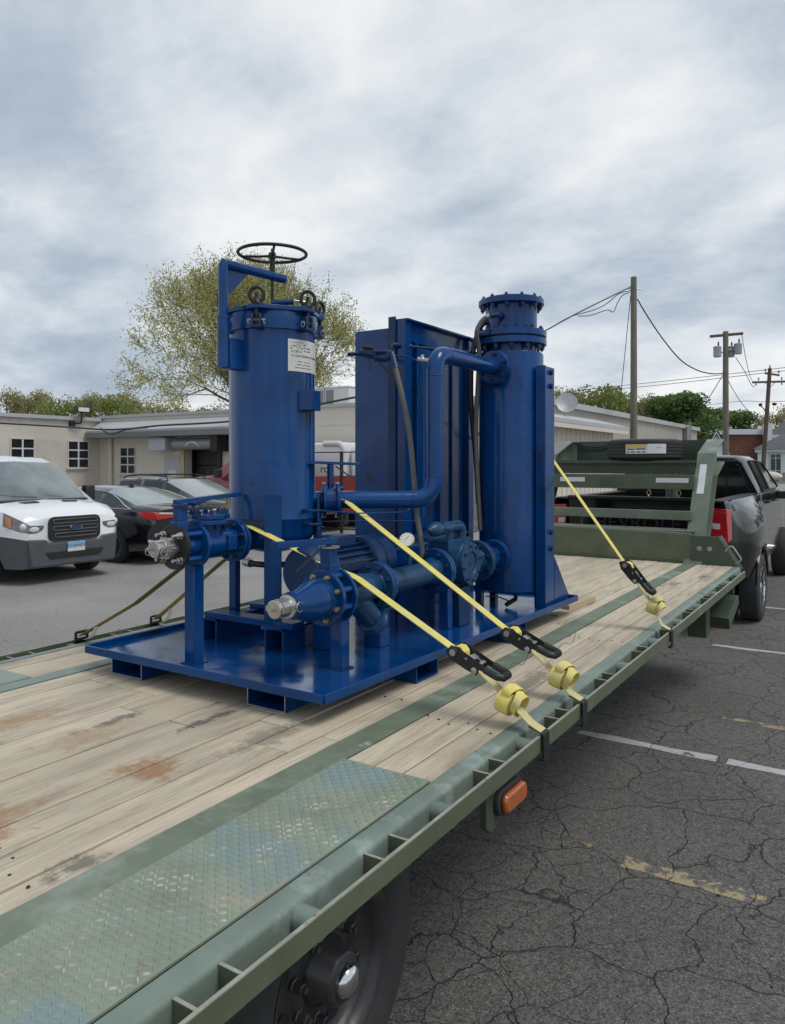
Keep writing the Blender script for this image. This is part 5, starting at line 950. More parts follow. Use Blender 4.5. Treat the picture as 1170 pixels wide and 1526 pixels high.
def wheel(W, f, l, r, wdt, parent, rim='zinc', spokes=10, rimr=0.60):
    """outer face at lateral l"""
    sg = 1 if l > 0 else -1; c = Vector(W(f, l, r)); ax = Vector(W(f, l - sg, r)) - c
    wl = MB().lathe(c, ax, [(0.02, r * rimr), (0.012, r * (rimr + 0.03)), (0.03, r * (rimr - 0.03)), (0.07, r * (rimr - 0.08)), (0.08, r * 0.2)], 32, False, True).build('wheel', 'black_iron', parent)
    sp_ = MB(); u, v, d = basis(ax)
    for k in range(spokes):
        a = 2 * math.pi * k / spokes; q = u * math.cos(a) + v * math.sin(a); sp_.bar(c + d * 0.045 + q * r * 0.10, c + d * 0.018 + q * r * (rimr - 0.01), r * 0.075, 0.02, d)
    sp_.lathe(c, ax, [(0.020, r * 0.05), (0.022, r * 0.14), (0.06, r * 0.16)], 20, True, False).lathe(c, ax, [(0.01, r * (rimr + 0.01)), (0.008, r * (rimr - 0.015)), (0.03, r * (rimr - 0.02))], 32, False, False).build('rim', rim, wl)
    MB().lathe(c, ax, [(0.02, r * (rimr + 0.01)), (0.004, r * 0.70), (0.0, r * 0.80), (0.008, r * 0.92), (0.025, r * 0.985), (0.05, r), (wdt - 0.05, r), (wdt - 0.02, r * 0.985), (wdt, r * 0.85), (wdt - 0.01, r * 0.60)], 40, False, True).build('tyre', 'rubber', wl)
    return wl
def strip(pts, off): return MB().prism(pts, off)
# ------------------------------------------------------------------ pickup towing the trailer (faces +Y)
TXC, TY0 = -2.375, 8.90
P = thing('pickup_truck', 'dark grey dual rear wheel pickup truck hitched under the green gooseneck', 'truck', (TXC, TY0 + 3, 0))
W = lambda f, l, z: (TXC + l, TY0 + f, z)
zz = (0.60, 0.80, 1.00, 1.18, 1.32, 1.42, 1.475, 1.485)
flr = {0.0: 0, 0.16: 0.012, 0.32: 0.05, 0.50: 0.12, 0.70: 0.165, 0.95: 0.185, 1.2: 0.19, 1.45: 0.185, 1.75: 0.15, 2.0: 0.07, 2.2: 0.01, 2.58: 0}
st = []
for f, b in flr.items():
    base = (0.985, 1.005, 1.015, 1.015, 1.01, 1.005, 0.985, 0.95); k = (1.0, 1.08, 1.12, 1.05, 0.74, 0.20, 0, 0)
    ta = 0.03 if f == 0.0 else 0
    st.append((f, [(base[j] - ta + b * k[j], zz[j]) for j in range(8)]))
st = refine(st, 2)
# the wheel arch: raise the lowest points round the axle
ARC = 0.50
st2 = []
for f, p in st:
    df = abs(f - 1.2); zb = 0.60
    if df < ARC: zb = max(0.60, 0.42 + math.sqrt(ARC * ARC - df * df) * 0.98)
    q = [(l, max(z, zb + 0.02 * j)) for j, (l, z) in enumerate(p)]; st2.append((f, q))
def kb(i, j): return 'bed_side'
bs = loft(W, st2, kb, {'bed_side': 'truck_paint'}, P)
for sg in (1, -1):
    rl_ = MB()
    for i in range(len(st2) - 1):
        f0, p0 = st2[i]; f1, p1 = st2[i + 1]
    MB().box(*sorted((TXC + sg * 0.80, TXC + sg * 0.955)), TY0 + 0.02, TY0 + 2.58, 1.462, 1.487).build('bed_rail', 'black_plastic', P, bevel=0.006)
    MB().box(*sorted((TXC + sg * 0.79, TXC + sg * 0.80)), TY0 + 0.06, TY0 + 2.55, 0.85, 1.47).build('bed_inner_wall', 'truck_paint', P)
    # flare lip
    lip = []
    for k in range(15):
        a = R(8 + 164 * k / 14); lip.append(W(1.2 - math.cos(a) * 0.50, sg * (1.185 + 0.005), 0.42 + math.sin(a) * 0.49))
    MB().tube(lip, 0.018, 8).build('fender_lip', 'truck_paint', P)
    # dark liner between wheel and arch
    MB().box(*sorted((TXC + sg * 0.79, TXC + sg * 0.81)), TY0 + 0.65, TY0 + 1.75, 0.5, 0.95).build('wheel_well', 'black_plastic', P)
    tl = MB().prism([W(-0.012, sg * 0.815, 1.405), W(-0.012, sg * 0.985, 1.395), W(-0.012, sg * 1.0, 1.03), W(-0.012, sg * 0.83, 1.02)], (0, 0.05, 0)).prism([W(-0.010, sg * 0.985, 1.395), W(0.13, sg * 1.012, 1.38), W(0.10, sg * 1.022, 1.06), W(-0.010, sg * 1.0, 1.03)], (-sg * 0.03, 0, 0)).build('taillight', 'red_lens', P, bevel=0.006)
    MB().prism([W(-0.0165, sg * 0.835, 1.24), W(-0.0165, sg * 0.915, 1.235), W(-0.0165, sg * 0.918, 1.175), W(-0.0165, sg * 0.84, 1.18)], (0, 0.01, 0)).build('reverse_lens', 'clear_lens', tl, bevel=0.003)
    MB().prism([W(-0.0165, sg * 0.84, 1.37), W(-0.0165, sg * 0.975, 1.362), W(-0.0165, sg * 0.978, 1.35), W(-0.0165, sg * 0.84, 1.358)], (0, 0.01, 0)).prism([W(-0.0165, sg * 0.85, 1.13), W(-0.0165, sg * 0.98, 1.09), W(-0.0165, sg * 0.985, 1.05), W(-0.0165, sg * 0.86, 1.05)], (0, 0.01, 0)).build('lens_facet', 'red_lens', tl, bevel=0.003)
    MB().sphere(W(0.74, sg * 1.158, 1.02), 0.026, 10, 6, (0.5, 1.2, 0.55)).build('side_marker', 'red_lens', P)
    wheel(W, 1.2, sg * 1.205, 0.405, 0.235, P, 'chrome', 8); wheel(W, 1.2, sg * 0.915, 0.405, 0.235, P, 'black_iron', 6); wheel(W, 5.57, sg * 1.09, 0.405, 0.245, P, 'chrome', 8)
    MB().cyl(W(5.57, sg * 1.08, 0.405), W(5.57, sg * 1.20, 0.405), 0.10, 0.07, 16).build('hub_extension', 'chrome', P)
tg = MB().box(TXC - 0.79, TXC + 0.79, TY0 + 0.0, TY0 + 0.07, 0.80, 1.47).box(TXC - 0.72, TXC + 0.72, TY0 - 0.008, TY0 + 0.001, 1.06, 1.36).build('tailgate', 'truck_paint', P, bevel=0.010)
MB().box(TXC - 0.80, TXC + 0.80, TY0 - 0.03, TY0 + 0.10, 1.472, 1.512).build('tailgate_cap', 'black_plastic', tg, bevel=0.012)
text('tailgate_lettering', 'CHEVROLET', 0.235, W(-0.012, 0, 1.20), (1, 0, 0), (0, 0, 1), 'grey_paint', tg, 0.006)
MB().box(TXC - 0.79, TXC + 0.79, TY0 + 0.08, TY0 + 2.56, 0.84, 0.86).build('bed_floor', 'black_plastic', P)
MB().box(TXC - 0.95, TXC + 0.95, TY0 + 2.54, TY0 + 2.585, 0.60, 1.48).build('bed_front_wall', 'truck_paint', P)
MB().box(TXC - 0.98, TXC + 0.98, TY0 - 0.15, TY0 + 0.02, 0.58, 0.76).build('rear_bumper', 'chrome', P, bevel=0.03)
MB().box(TXC - 0.55, TXC + 0.55, TY0 + 0.0, TY0 + 6.4, 0.42, 0.60).build('chassis', 'black_iron', P)
cab = [(2.60, ZL((0.97, 1.00, 1.005, 0.985, 0.965, 0.76, 0.66, 0), (0.50, 0.80, 1.20, 1.46, 1.50, 1.905, 1.965, 1.985))),
       (2.68, ZL((0.98, 1.01, 1.015, 0.995, 0.975, 0.775, 0.68, 0), (0.50, 0.80, 1.20, 1.46, 1.50, 1.925, 1.985, 2.010))),
       (2.95, ZL((0.98, 1.01, 1.015, 0.995, 0.975, 0.785, 0.69, 0), (0.50, 0.80, 1.20, 1.46, 1.50, 1.935, 2.00, 2.025))),
       (3.05, ZL((0.98, 1.01, 1.015, 0.995, 0.975, 0.785, 0.69, 0), (0.50, 0.80, 1.20, 1.46, 1.50, 1.94, 2.005, 2.03))),
       (3.72, ZL((0.98, 1.01, 1.015, 0.995, 0.975, 0.79, 0.69, 0), (0.50, 0.80, 1.20, 1.46, 1.50, 1.94, 2.005, 2.03))),
       (3.82, ZL((0.98, 1.01, 1.015, 0.995, 0.975, 0.79, 0.69, 0), (0.50, 0.80, 1.20, 1.46, 1.50, 1.94, 2.005, 2.03))),
       (4.45, ZL((0.98, 1.01, 1.015, 0.995, 0.975, 0.79, 0.68, 0), (0.50, 0.80, 1.20, 1.46, 1.50, 1.90, 1.96, 1.98))),
       (5.00, ZL((0.98, 1.01, 1.015, 0.995, 0.975, 0.88, 0.72, 0), (0.50, 0.80, 1.20, 1.46, 1.49, 1.55, 1.60, 1.62))),
       (5.20, ZL((0.98, 1.01, 1.015, 0.995, 0.97, 0.88, 0.72, 0), (0.50, 0.80, 1.20, 1.44, 1.47, 1.485, 1.50, 1.51))),
       (6.30, ZL((0.97, 1.00, 1.005, 0.985, 0.95, 0.86, 0.70, 0), (0.65, 0.85, 1.15, 1.36, 1.40, 1.42, 1.435, 1.445))),
       (6.62, ZL((0.90, 0.94, 0.95, 0.93, 0.90, 0.80, 0.65, 0), (0.60, 0.80, 1.10, 1.28, 1.32, 1.34, 1.355, 1.36)))]
def kc(i, j):
    if j == 4 and i in (3,): return 'side_window|a'
    if j == 4 and i in (5,): return 'side_window|b'
    if i == 6 and j in (5, 6): return 'windshield'
    return 'cab'
loft(W, cab, kc, {'cab': 'truck_paint', 'side_window|a': 'glass_dark', 'side_window|b': 'glass_dark', 'windshield': 'glass_dark'}, P, 'cab', 'cab')
rw = MB().prism([W(2.598, -0.87, 1.50), W(2.598, 0.87, 1.50), W(2.598, 0.735, 1.865), W(2.598, 0.68, 1.90), W(2.598, -0.68, 1.90), W(2.598, -0.735, 1.865)], (0, -0.008, 0)).build('rear_window', 'glass_dark', P, bevel=0.003)
MB().box(TXC - 0.72, TXC + 0.72, TY0 + 2.575, TY0 + 2.60, 1.915, 1.945).build('brake_lamp_bar', 'black_plastic', P, bevel=0.005)
for sg in (1, -1):
    for f in (3.20, 4.05): MB().tube([W(f, sg * 1.005, 1.33), W(f + 0.03, sg * 1.045, 1.34), W(f + 0.19, sg * 1.045, 1.345), W(f + 0.22, sg * 1.005, 1.34)], 0.014, 8).build('door_handle', 'truck_paint', P)
    MB().box(*sorted((W(4.7, sg * 0.99, 0)[0], W(4.7, sg * 1.16, 0)[0])), TY0 + 4.68, TY0 + 4.78, 1.33, 1.45).build('mirror_arm', 'black_plastic', P, bevel=0.02)
    mh = MB().box(*sorted((W(4.7, sg * 1.12, 0)[0], W(4.7, sg * 1.34, 0)[0])), TY0 + 4.62, TY0 + 4.80, 1.36, 1.72).build('mirror', 'black_plastic', P, bevel=0.03)
    MB().box(*sorted((W(4.7, sg * 1.14, 0)[0], W(4.7, sg * 1.32, 0)[0])), TY0 + 4.612, TY0 + 4.62, 1.50, 1.69).build('mirror_glass', 'glass_sky_tint', mh)
    fr_ = MB().tube([W(3.05, sg * 0.982, 1.50), W(3.05, sg * 0.80, 1.93), W(3.72, sg * 0.80, 1.935), W(3.72, sg * 0.982, 1.50)], 0.016, 6, closed=True); fr_.build('window_frame', 'black_plastic', P)
    MB().tube([W(3.82, sg * 0.982, 1.50), W(3.82, sg * 0.80, 1.93), W(4.45, sg * 0.80, 1.90), W(4.95, sg * 0.975, 1.52), W(4.45, sg * 0.982, 1.50)], 0.016, 6, closed=True).build('window_frame', 'black_plastic', P)
    MB().tube([W(2.64, sg * 0.998, 1.475), W(3.7, sg * 1.0, 1.475), W(4.9, sg * 1.0, 1.475)], 0.010, 6).build('belt_strip', 'chrome', P)
    MB().prism([W(2.62, sg * 1.018, 0.55), W(2.64, sg * 1.018, 0.55), W(2.64, sg * 0.99, 1.47), W(2.62, sg * 0.99, 1.47)], (sg * 0.003, 0, 0)).build('door_seam', 'black_plastic', P)
# ------------------------------------------------------------------ white van (faces +X)
VXF, VYC = -10.98, 7.57
V = thing('cargo_van', 'white cargo van with grey bumper parked facing the trailer', 'van', (VXF - 2.5, VYC, 0))
W = lambda f, l, z: (VXF + f, VYC - l, z)
van = [(0.00, ZL((0.70, 0.77, 0.78, 0.75, 0.69, 0.54, 0.35, 0), (0.27, 0.70, 0.81, 0.93, 1.00, 1.03, 1.045, 1.05))),
       (-0.10, ZL((0.84, 0.885, 0.885, 0.86, 0.80, 0.64, 0.42, 0), (0.26, 0.73, 0.84, 1.02, 1.075, 1.11, 1.125, 1.13))),
       (-0.38, ZL((0.94, 0.975, 0.975, 0.96, 0.90, 0.74, 0.48, 0), (0.26, 0.76, 0.92, 1.13, 1.17, 1.19, 1.205, 1.21))),
       (-0.62, ZL((0.97, 1.005, 1.0, 0.99, 0.935, 0.79, 0.49, 0), (0.60, 0.77, 0.94, 1.15, 1.20, 1.225, 1.245, 1.255))),
       (-0.80, ZL((1.0, 1.03, 1.03, 1.01, 0.955, 0.82, 0.5, 0), (0.74, 0.80, 0.95, 1.16, 1.22, 1.25, 1.275, 1.285))),
       (-1.15, ZL((1.0, 1.03, 1.03, 1.01, 0.97, 0.855, 0.6, 0), (0.74, 0.80, 0.95, 1.18, 1.25, 1.48, 1.53, 1.545))),
       (-1.40, ZL((1.0, 1.03, 1.03, 1.01, 0.975, 0.865, 0.65, 0), (0.40, 0.78, 0.95, 1.19, 1.265, 1.65, 1.705, 1.72))),
       (-1.72, ZL((1.0, 1.03, 1.03, 1.01, 0.98, 0.875, 0.70, 0), (0.26, 0.70, 0.95, 1.20, 1.28, 1.84, 1.905, 1.93))),
       (-2.05, ZL((1.0, 1.03, 1.03, 1.01, 0.98, 0.88, 0.74, 0), (0.26, 0.70, 0.95, 1.20, 1.28, 1.90, 1.985, 2.025))),
       (-3.2, ZL((1.0, 1.03, 1.03, 1.01, 0.98, 0.88, 0.74, 0), (0.26, 0.70, 0.95, 1.20, 1.28, 1.92, 2.01, 2.055))),
       (-5.5, ZL((1.0, 1.03, 1.03, 1.01, 0.98, 0.88, 0.74, 0), (0.26, 0.70, 0.95, 1.20, 1.28, 1.92, 2.01, 2.055)))]
def kv(i, j):
    if i in (4, 5, 6) and j in (5, 6): return 'windshield'
    if i in (5, 6, 7) and j == 4: return 'side_window|a'
    if i in (0, 1) and j == 2: return 'headlight'
    if i in (0, 1, 2) and j == 0: return 'bumper_wing'
    return 'body'
vp_ = loft(W, van, kv, {'body': 'white_paint', 'windshield': 'glass_van', 'side_window|a': 'glass_van', 'headlight': 'lamp_grey', 'bumper_wing': 'dark_trim'}, V, 'body', 'body')
bp_ = MB().prism([W(-0.02, -0.76, 0.275), W(-0.02, 0.76, 0.275), W(-0.02, 0.80, 0.72), W(-0.02, 0.50, 0.70), W(-0.02, 0.46, 0.645), W(-0.02, -0.46, 0.645), W(-0.02, -0.50, 0.70), W(-0.02, -0.80, 0.72)], (0.06, 0, 0)).build('front_bumper', 'dark_trim', V, bevel=0.025)
MB().prism([W(0.045, -0.45, 0.40), W(0.045, 0.45, 0.40), W(0.045, 0.52, 0.50), W(0.045, -0.52, 0.50)], (0.014, 0, 0)).build('lower_intake', 'black_plastic', bp_, bevel=0.003)
gl = rbox(MB(), W(0.0, -0.0, 0.855), ((0, 1, 0), (0, 0, 1), (1, 0, 0)), 0.465, 0.195, 0.04, 0.10).build('grille', 'black_plastic', V, bevel=0.006)
for k, zc in enumerate((0.975, 0.865, 0.755)):
    wq = 0.40 if k < 2 else 0.37
    MB().tube([W(0.045, wq * c_, zc + 0.030 * s_) for c_, s_ in ((-0.93, 1), (0, 1.05), (0.93, 1), (1, 0.5), (1, -0.5), (0.93, -1), (0, -1.05), (-0.93, -1), (-1, -0.5), (-1, 0.5))], 0.011, 6, closed=True).build('grille_bar', 'dark_trim', gl)
em = MB(); em.prism([W(0.055, 0.105 * math.cos(t), 0.872 + 0.046 * math.sin(t)) for t in [2 * math.pi * k / 24 for k in range(24)]], (0.010, 0, 0)); em = em.build('emblem', 'emblem_blue', gl)
MB().tube([W(0.064, 0.105 * math.cos(t), 0.872 + 0.046 * math.sin(t)) for t in [2 * math.pi * k / 24 for k in range(24)]], 0.007, 6, closed=True).build('emblem_rim', 'chrome', em)
text('emblem_lettering', 'Ford', 0.075, W(0.066, 0, 0.872), (0, 1, 0), (0, 0, 1), 'chrome', em, 0.001)
pt_ = MB().box(VXF + 0.058, VXF + 0.064, VYC - 0.155, VYC + 0.155, 0.485, 0.640).build('number_plate', 'plate_white', V)
MB().box(VXF + 0.0642, VXF + 0.0655, VYC - 0.150, VYC + 0.150, 0.555, 0.636).build('plate_band', 'plate_blue', pt_)
text('plate_number', 'C135M371', 0.072, (VXF + 0.0665, VYC, 0.566), (0, 1, 0), (0, 0, 1), 'dark_blue_print', pt_, 0.0006)
for sg in (1, -1):
    hp = [W(0.0, sg * 0.53, 0.925), W(0.0, sg * 0.55, 0.865), W(-0.003, sg * 0.66, 0.815), W(-0.01, sg * 0.79, 0.812), W(-0.012, sg * 0.755, 0.935)]
    ho = MB().prism(hp, (0.014, 0, 0)).build('headlight', 'lamp_grey', V, bevel=0.004)
    MB().sphere(W(0.006, sg * 0.69, 0.87), 0.070, 14, 8, (0.18, 1.25, 0.62)).build('lamp_reflector', 'clear_lens', ho)
    MB().sphere(W(-0.075, sg * 0.825, 0.91), 0.075, 14, 8, (0.7, 0.7, 0.85)).build('lamp_reflector', 'clear_lens', ho)
    MB().prism([W(-0.22, sg * 0.925, 0.89), W(-0.31, sg * 0.955, 0.905), W(-0.34, sg * 0.958, 1.09), W(-0.25, sg * 0.915, 1.05)], (0.012, -sg * 0.012, 0)).build('turn_signal', 'orange_lens', ho)
    MB().prism([W(-0.60, sg * 0.22, 1.252), W(-0.60, sg * 0.48, 1.243), W(-0.70, sg * 0.52, 1.256), W(-0.70, sg * 0.24, 1.267)], (0, 0, 0.012)).build('hood_vent', 'black_plastic', V)
    mi = MB().box(*sorted((VXF - 1.33, VXF - 1.17)), *sorted((VYC - sg * 1.06, VYC - sg * 1.25)), 1.22, 1.50).build('door_mirror', 'black_plastic', V, bevel=0.03)
    MB().bar(W(-1.25, sg * 0.99, 1.25), W(-1.25, sg * 1.08, 1.26), 0.06, 0.05).build('mirror_bracket', 'black_plastic', mi)
    wheel(W, -0.98, sg * 1.02, 0.352, 0.235, V, 'zinc', 8); wheel(W, -4.3, sg * 1.02, 0.352, 0.235, V, 'zinc', 8)
MB().tube([W(-0.86, 0.10, 1.325), W(-0.90, 0.45, 1.345), W(-1.0, 0.78, 1.40)], 0.012, 6).build('wiper', 'black_plastic', V)
MB().tube([W(-0.86, -0.62, 1.30), W(-0.88, -0.20, 1.335), W(-0.90, 0.05, 1.345)], 0.010, 6).build('wiper', 'black_plastic', V)
MB().prism([W(-0.79, -0.82, 1.262), W(-0.79, 0.82, 1.262), W(-0.83, 0.80, 1.29), W(-0.83, -0.80, 1.29)], (0.01, 0, 0.008)).build('cowl', 'black_plastic', V)
MB().box(VXF - 2.5, VXF - 2.3, VYC - 0.5, VYC - 0.2, 2.02, 2.06).build('roof_unit', 'black_plastic', V)
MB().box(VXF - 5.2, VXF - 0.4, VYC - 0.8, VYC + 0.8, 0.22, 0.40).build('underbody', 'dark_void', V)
# ------------------------------------------------------------------ black sedan (rear towards the trailer, faces -X)
SX0, SYC = -11.20, 10.20
K = thing('black_sedan', 'black sedan showing its red tail lamps beside the white van', 'car', (SX0 - 2.4, SYC, 0))
W = lambda f, l, z: (SX0 - f, SYC + l, z)
sed = [(0.00, ZL((0.66, 0.76, 0.80, 0.79, 0.72, 0.60, 0.40, 0), (0.36, 0.50, 0.75, 0.92, 1.00, 1.03, 1.045, 1.05))),
       (0.12, ZL((0.82, 0.89, 0.905, 0.885, 0.80, 0.66, 0.45, 0), (0.28, 0.45, 0.75, 0.96, 1.035, 1.065, 1.08, 1.085))),
       (0.62, ZL((0.88, 0.915, 0.915, 0.90, 0.83, 0.72, 0.50, 0), (0.24, 0.45, 0.78, 0.99, 1.06, 1.09, 1.105, 1.11))),
       (1.05, ZL((0.88, 0.915, 0.915, 0.905, 0.85, 0.71, 0.53, 0), (0.22, 0.45, 0.78, 0.995, 1.06, 1.225, 1.245, 1.255))),
       (1.55, ZL((0.88, 0.915, 0.915, 0.905, 0.855, 0.665, 0.52, 0), (0.22, 0.45, 0.78, 1.0, 1.055, 1.345, 1.385, 1.40))),
       (1.65, ZL((0.88, 0.915, 0.915, 0.905, 0.855, 0.66, 0.52, 0), (0.22, 0.45, 0.78, 1.0, 1.055, 1.36, 1.40, 1.415))),
       (2.30, ZL((0.88, 0.915, 0.915, 0.905, 0.855, 0.65, 0.52, 0), (0.22, 0.45, 0.78, 0.99, 1.045, 1.38, 1.43, 1.445))),
       (2.40, ZL((0.88, 0.915, 0.915, 0.905, 0.855, 0.65, 0.52, 0), (0.22, 0.45, 0.78, 0.99, 1.045, 1.38, 1.43, 1.445))),
       (3.05, ZL((0.88, 0.915, 0.915, 0.905, 0.855, 0.67, 0.52, 0), (0.22, 0.45, 0.78, 0.98, 1.03, 1.33, 1.37, 1.385))),
       (3.75, ZL((0.88, 0.915, 0.915, 0.895, 0.84, 0.72, 0.50, 0), (0.22, 0.45, 0.76, 0.94, 0.985, 1.00, 1.015, 1.02))),
       (4.60, ZL((0.82, 0.88, 0.88, 0.84, 0.76, 0.62, 0.45, 0), (0.25, 0.42, 0.68, 0.82, 0.86, 0.885, 0.90, 0.905))),
       (4.88, ZL((0.60, 0.68, 0.70, 0.66, 0.58, 0.48, 0.35, 0), (0.30, 0.42, 0.58, 0.68, 0.72, 0.735, 0.745, 0.75)))]
def ks(i, j):
    if i in (2, 3) and j in (5, 6): return 'rear_window'
    if i in (8,) and j in (5, 6): return 'windshield'
    if j == 4 and i in (3, 5, 7): return 'side_window|%d' % i
    return 'body'
loft(W, sed, ks, {'body': 'black_paint', 'rear_window': 'glass_sky_tint', 'windshield': 'glass_dark', 'side_window|3': 'glass_dark', 'side_window|5': 'glass_dark', 'side_window|7': 'glass_dark'}, K, 'body', 'body')
for sg in (1, -1):
    tq = [W(0.0, sg * 0.36, 0.88), W(0.0, sg * 0.36, 0.965), W(0.0, sg * 0.72, 0.99), W(0.0, sg * 0.80, 0.93), W(0.0, sg * 0.78, 0.85)]
    sq = [W(0.0, sg * 0.79, 0.93), W(0.0, sg * 0.77, 0.99), W(0.12, sg * 0.905, 1.0), W(0.36, sg * 0.915, 0.985), W(0.20, sg * 0.915, 0.90), W(0.12, sg * 0.905, 0.86), W(0.0, sg * 0.80, 0.86)]
    tl = MB().prism([Vector(q) + Vector((-0.02, 0, 0)) for q in tq], (0.035, 0, 0)).prism([Vector(q) + Vector((0.014, sg * 0.012, 0)) for q in sq], (-0.06, -sg * 0.06, 0)).build('taillight', 'red_lens', K, bevel=0.005)
    MB().prism([Vector(W(0.0, sg * l_, z_)) for l_, z_ in ((0.37, 0.935), (0.37, 0.965), (0.70, 0.985), (0.74, 0.955))], (0.022, 0, 0)).build('clear_strip', 'clear_lens', tl)
    pts = [W(0.62, sg * 0.86, 1.03), W(0.80, sg * 0.86, 1.10), W(1.1, sg * 0.765, 1.215), W(1.55, sg * 0.685, 1.335), W(2.35, sg * 0.665, 1.375), W(3.0, sg * 0.69, 1.325)]
    MB().tube(curve(pts, 4) + [Vector(W(3.7, sg * 0.86, 1.0))], 0.010, 6).build('window_trim', 'chrome', K)
    MB().tube([W(0.62, sg * 0.885, 1.03), W(1.5, sg * 0.885, 1.045), W(3.6, sg * 0.88, 1.0)], 0.008, 6).build('belt_trim', 'chrome', K)
    MB().box(*sorted((SX0 + 0.0, SX0 - 0.05)), *sorted((SYC + sg * 0.42, SYC + sg * 0.74)), 0.50, 0.545).build('bumper_reflector', 'red_lens', K)
    wheel(W, 1.05, sg * 0.932, 0.335, 0.225, K, 'zinc', 14, 0.68); wheel(W, 3.87, sg * 0.932, 0.335, 0.225, K, 'zinc', 14, 0.68)
    MB().lathe(Vector(W(1.05, sg * 0.919, 0.335)), (0, -sg, 0), [(0, 0.375), (0.10, 0.375)], 30).build('wheel_arch', 'dark_void', K)
MB().box(SX0 - 0.01, SX0 + 0.02, SYC - 0.35, SYC + 0.35, 0.955, 0.98).build('trunk_trim', 'chrome', K)
MB().prism([W(1.60, 0.012, 1.41), W(1.80, 0.018, 1.43), W(1.66, 0.006, 1.475)], (0, -0.024, 0)).build('roof_fin', 'black_plastic', K)
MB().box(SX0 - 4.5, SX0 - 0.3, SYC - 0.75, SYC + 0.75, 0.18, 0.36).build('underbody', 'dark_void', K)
# ------------------------------------------------------------------ dark grey crossover with roof rails (faces +X)
QX, QY = -12.0, 13.0
Q = thing('grey_crossover', 'dark grey crossover car with black roof rails parked near the building', 'car', (QX - 2.3, QY, 0))
W = lambda f, l, z: (QX + f, QY - l, z)
suv = [(0.00, ZL((0.70, 0.78, 0.80, 0.76, 0.68, 0.55, 0.38, 0), (0.34, 0.50, 0.68, 0.82, 0.88, 0.91, 0.925, 0.93))),
       (-0.25, ZL((0.86, 0.90, 0.91, 0.88, 0.80, 0.66, 0.45, 0), (0.28, 0.45, 0.74, 0.92, 0.97, 1.0, 1.015, 1.02))),
       (-1.15, ZL((0.88, 0.92, 0.92, 0.90, 0.85, 0.74, 0.50, 0), (0.26, 0.45, 0.78, 1.0, 1.05, 1.08, 1.10, 1.105))),
       (-1.75, ZL((0.88, 0.92, 0.92, 0.905, 0.865, 0.73, 0.55, 0), (0.26, 0.45, 0.78, 1.01, 1.07, 1.28, 1.31, 1.325))),
       (-2.25, ZL((0.88, 0.92, 0.92, 0.905, 0.865, 0.70, 0.57, 0), (0.26, 0.45, 0.78, 1.02, 1.08, 1.45, 1.50, 1.515))),
       (-2.35, ZL((0.88, 0.92, 0.92, 0.905, 0.865, 0.70, 0.57, 0), (0.26, 0.45, 0.78, 1.02, 1.08, 1.47, 1.52, 1.535))),
       (-3.05, ZL((0.88, 0.92, 0.92, 0.905, 0.865, 0.69, 0.57, 0), (0.26, 0.45, 0.78, 1.03, 1.09, 1.49, 1.545, 1.56))),
       (-3.15, ZL((0.88, 0.92, 0.92, 0.905, 0.865, 0.69, 0.57, 0), (0.26, 0.45, 0.78, 1.03, 1.09, 1.49, 1.545, 1.56))),
       (-3.95, ZL((0.88, 0.92, 0.92, 0.905, 0.865, 0.69, 0.56, 0), (0.26, 0.45, 0.78, 1.04, 1.10, 1.46, 1.515, 1.53))),
       (-4.45, ZL((0.84, 0.90, 0.90, 0.88, 0.83, 0.70, 0.52, 0), (0.28, 0.45, 0.78, 1.02, 1.08, 1.16, 1.19, 1.20))),
       (-4.60, ZL((0.74, 0.80, 0.82, 0.80, 0.75, 0.66, 0.50, 0), (0.34, 0.50, 0.75, 0.95, 1.0, 1.03, 1.05, 1.06)))]
def kq(i, j):
    if i in (2, 3) and j in (5, 6): return 'windshield'
    if i == 8 and j in (5, 6): return 'rear_window'
    if j == 4 and i in (3, 5, 7): return 'side_window|%d' % i
    return 'body'
loft(W, suv, kq, {'body': 'grey_paint', 'rear_window': 'glass_dark', 'windshield': 'glass_sky_tint', 'side_window|3': 'glass_dark', 'side_window|5': 'glass_dark', 'side_window|7': 'glass_dark'}, Q, 'body', 'body')
for sg in (1, -1):
    MB().tube(curve([W(-2.35, sg * 0.60, 1.525), W(-2.5, sg * 0.61, 1.585), W(-3.1, sg * 0.61, 1.61), W(-3.75, sg * 0.61, 1.59), W(-3.95, sg * 0.60, 1.52)], 5), 0.018, 8).build('roof_rail', 'black_plastic', Q)
    hl = MB().prism([W(-0.06, sg * 0.45, 0.80), W(-0.06, sg * 0.45, 0.87), W(-0.32, sg * 0.87, 0.93), W(-0.25, sg * 0.88, 0.82)], (0.04, 0, 0.01)).build('headlight', 'clear_lens', Q)
    MB().box(*sorted((QX - 1.75, QX - 1.62)), *sorted((QY - sg * 0.93, QY - sg * 1.08)), 1.02, 1.16).build('door_mirror', 'grey_paint', Q, bevel=0.02)
    wheel(W, -0.95, sg * 0.91, 0.34, 0.225, Q, 'zinc', 10, 0.66); wheel(W, -3.62, sg * 0.91, 0.34, 0.225, Q, 'zinc', 10, 0.66)
for f in (-2.75, -3.55): MB().bar(W(f, -0.61, 1.615), W(f, 0.61, 1.615), 0.06, 0.022).build('cross_rail', 'black_plastic', Q)
MB().box(QX - 4.3, QX - 0.3, QY - 0.75, QY + 0.75, 0.2, 0.4).build('underbody', 'dark_void', Q)
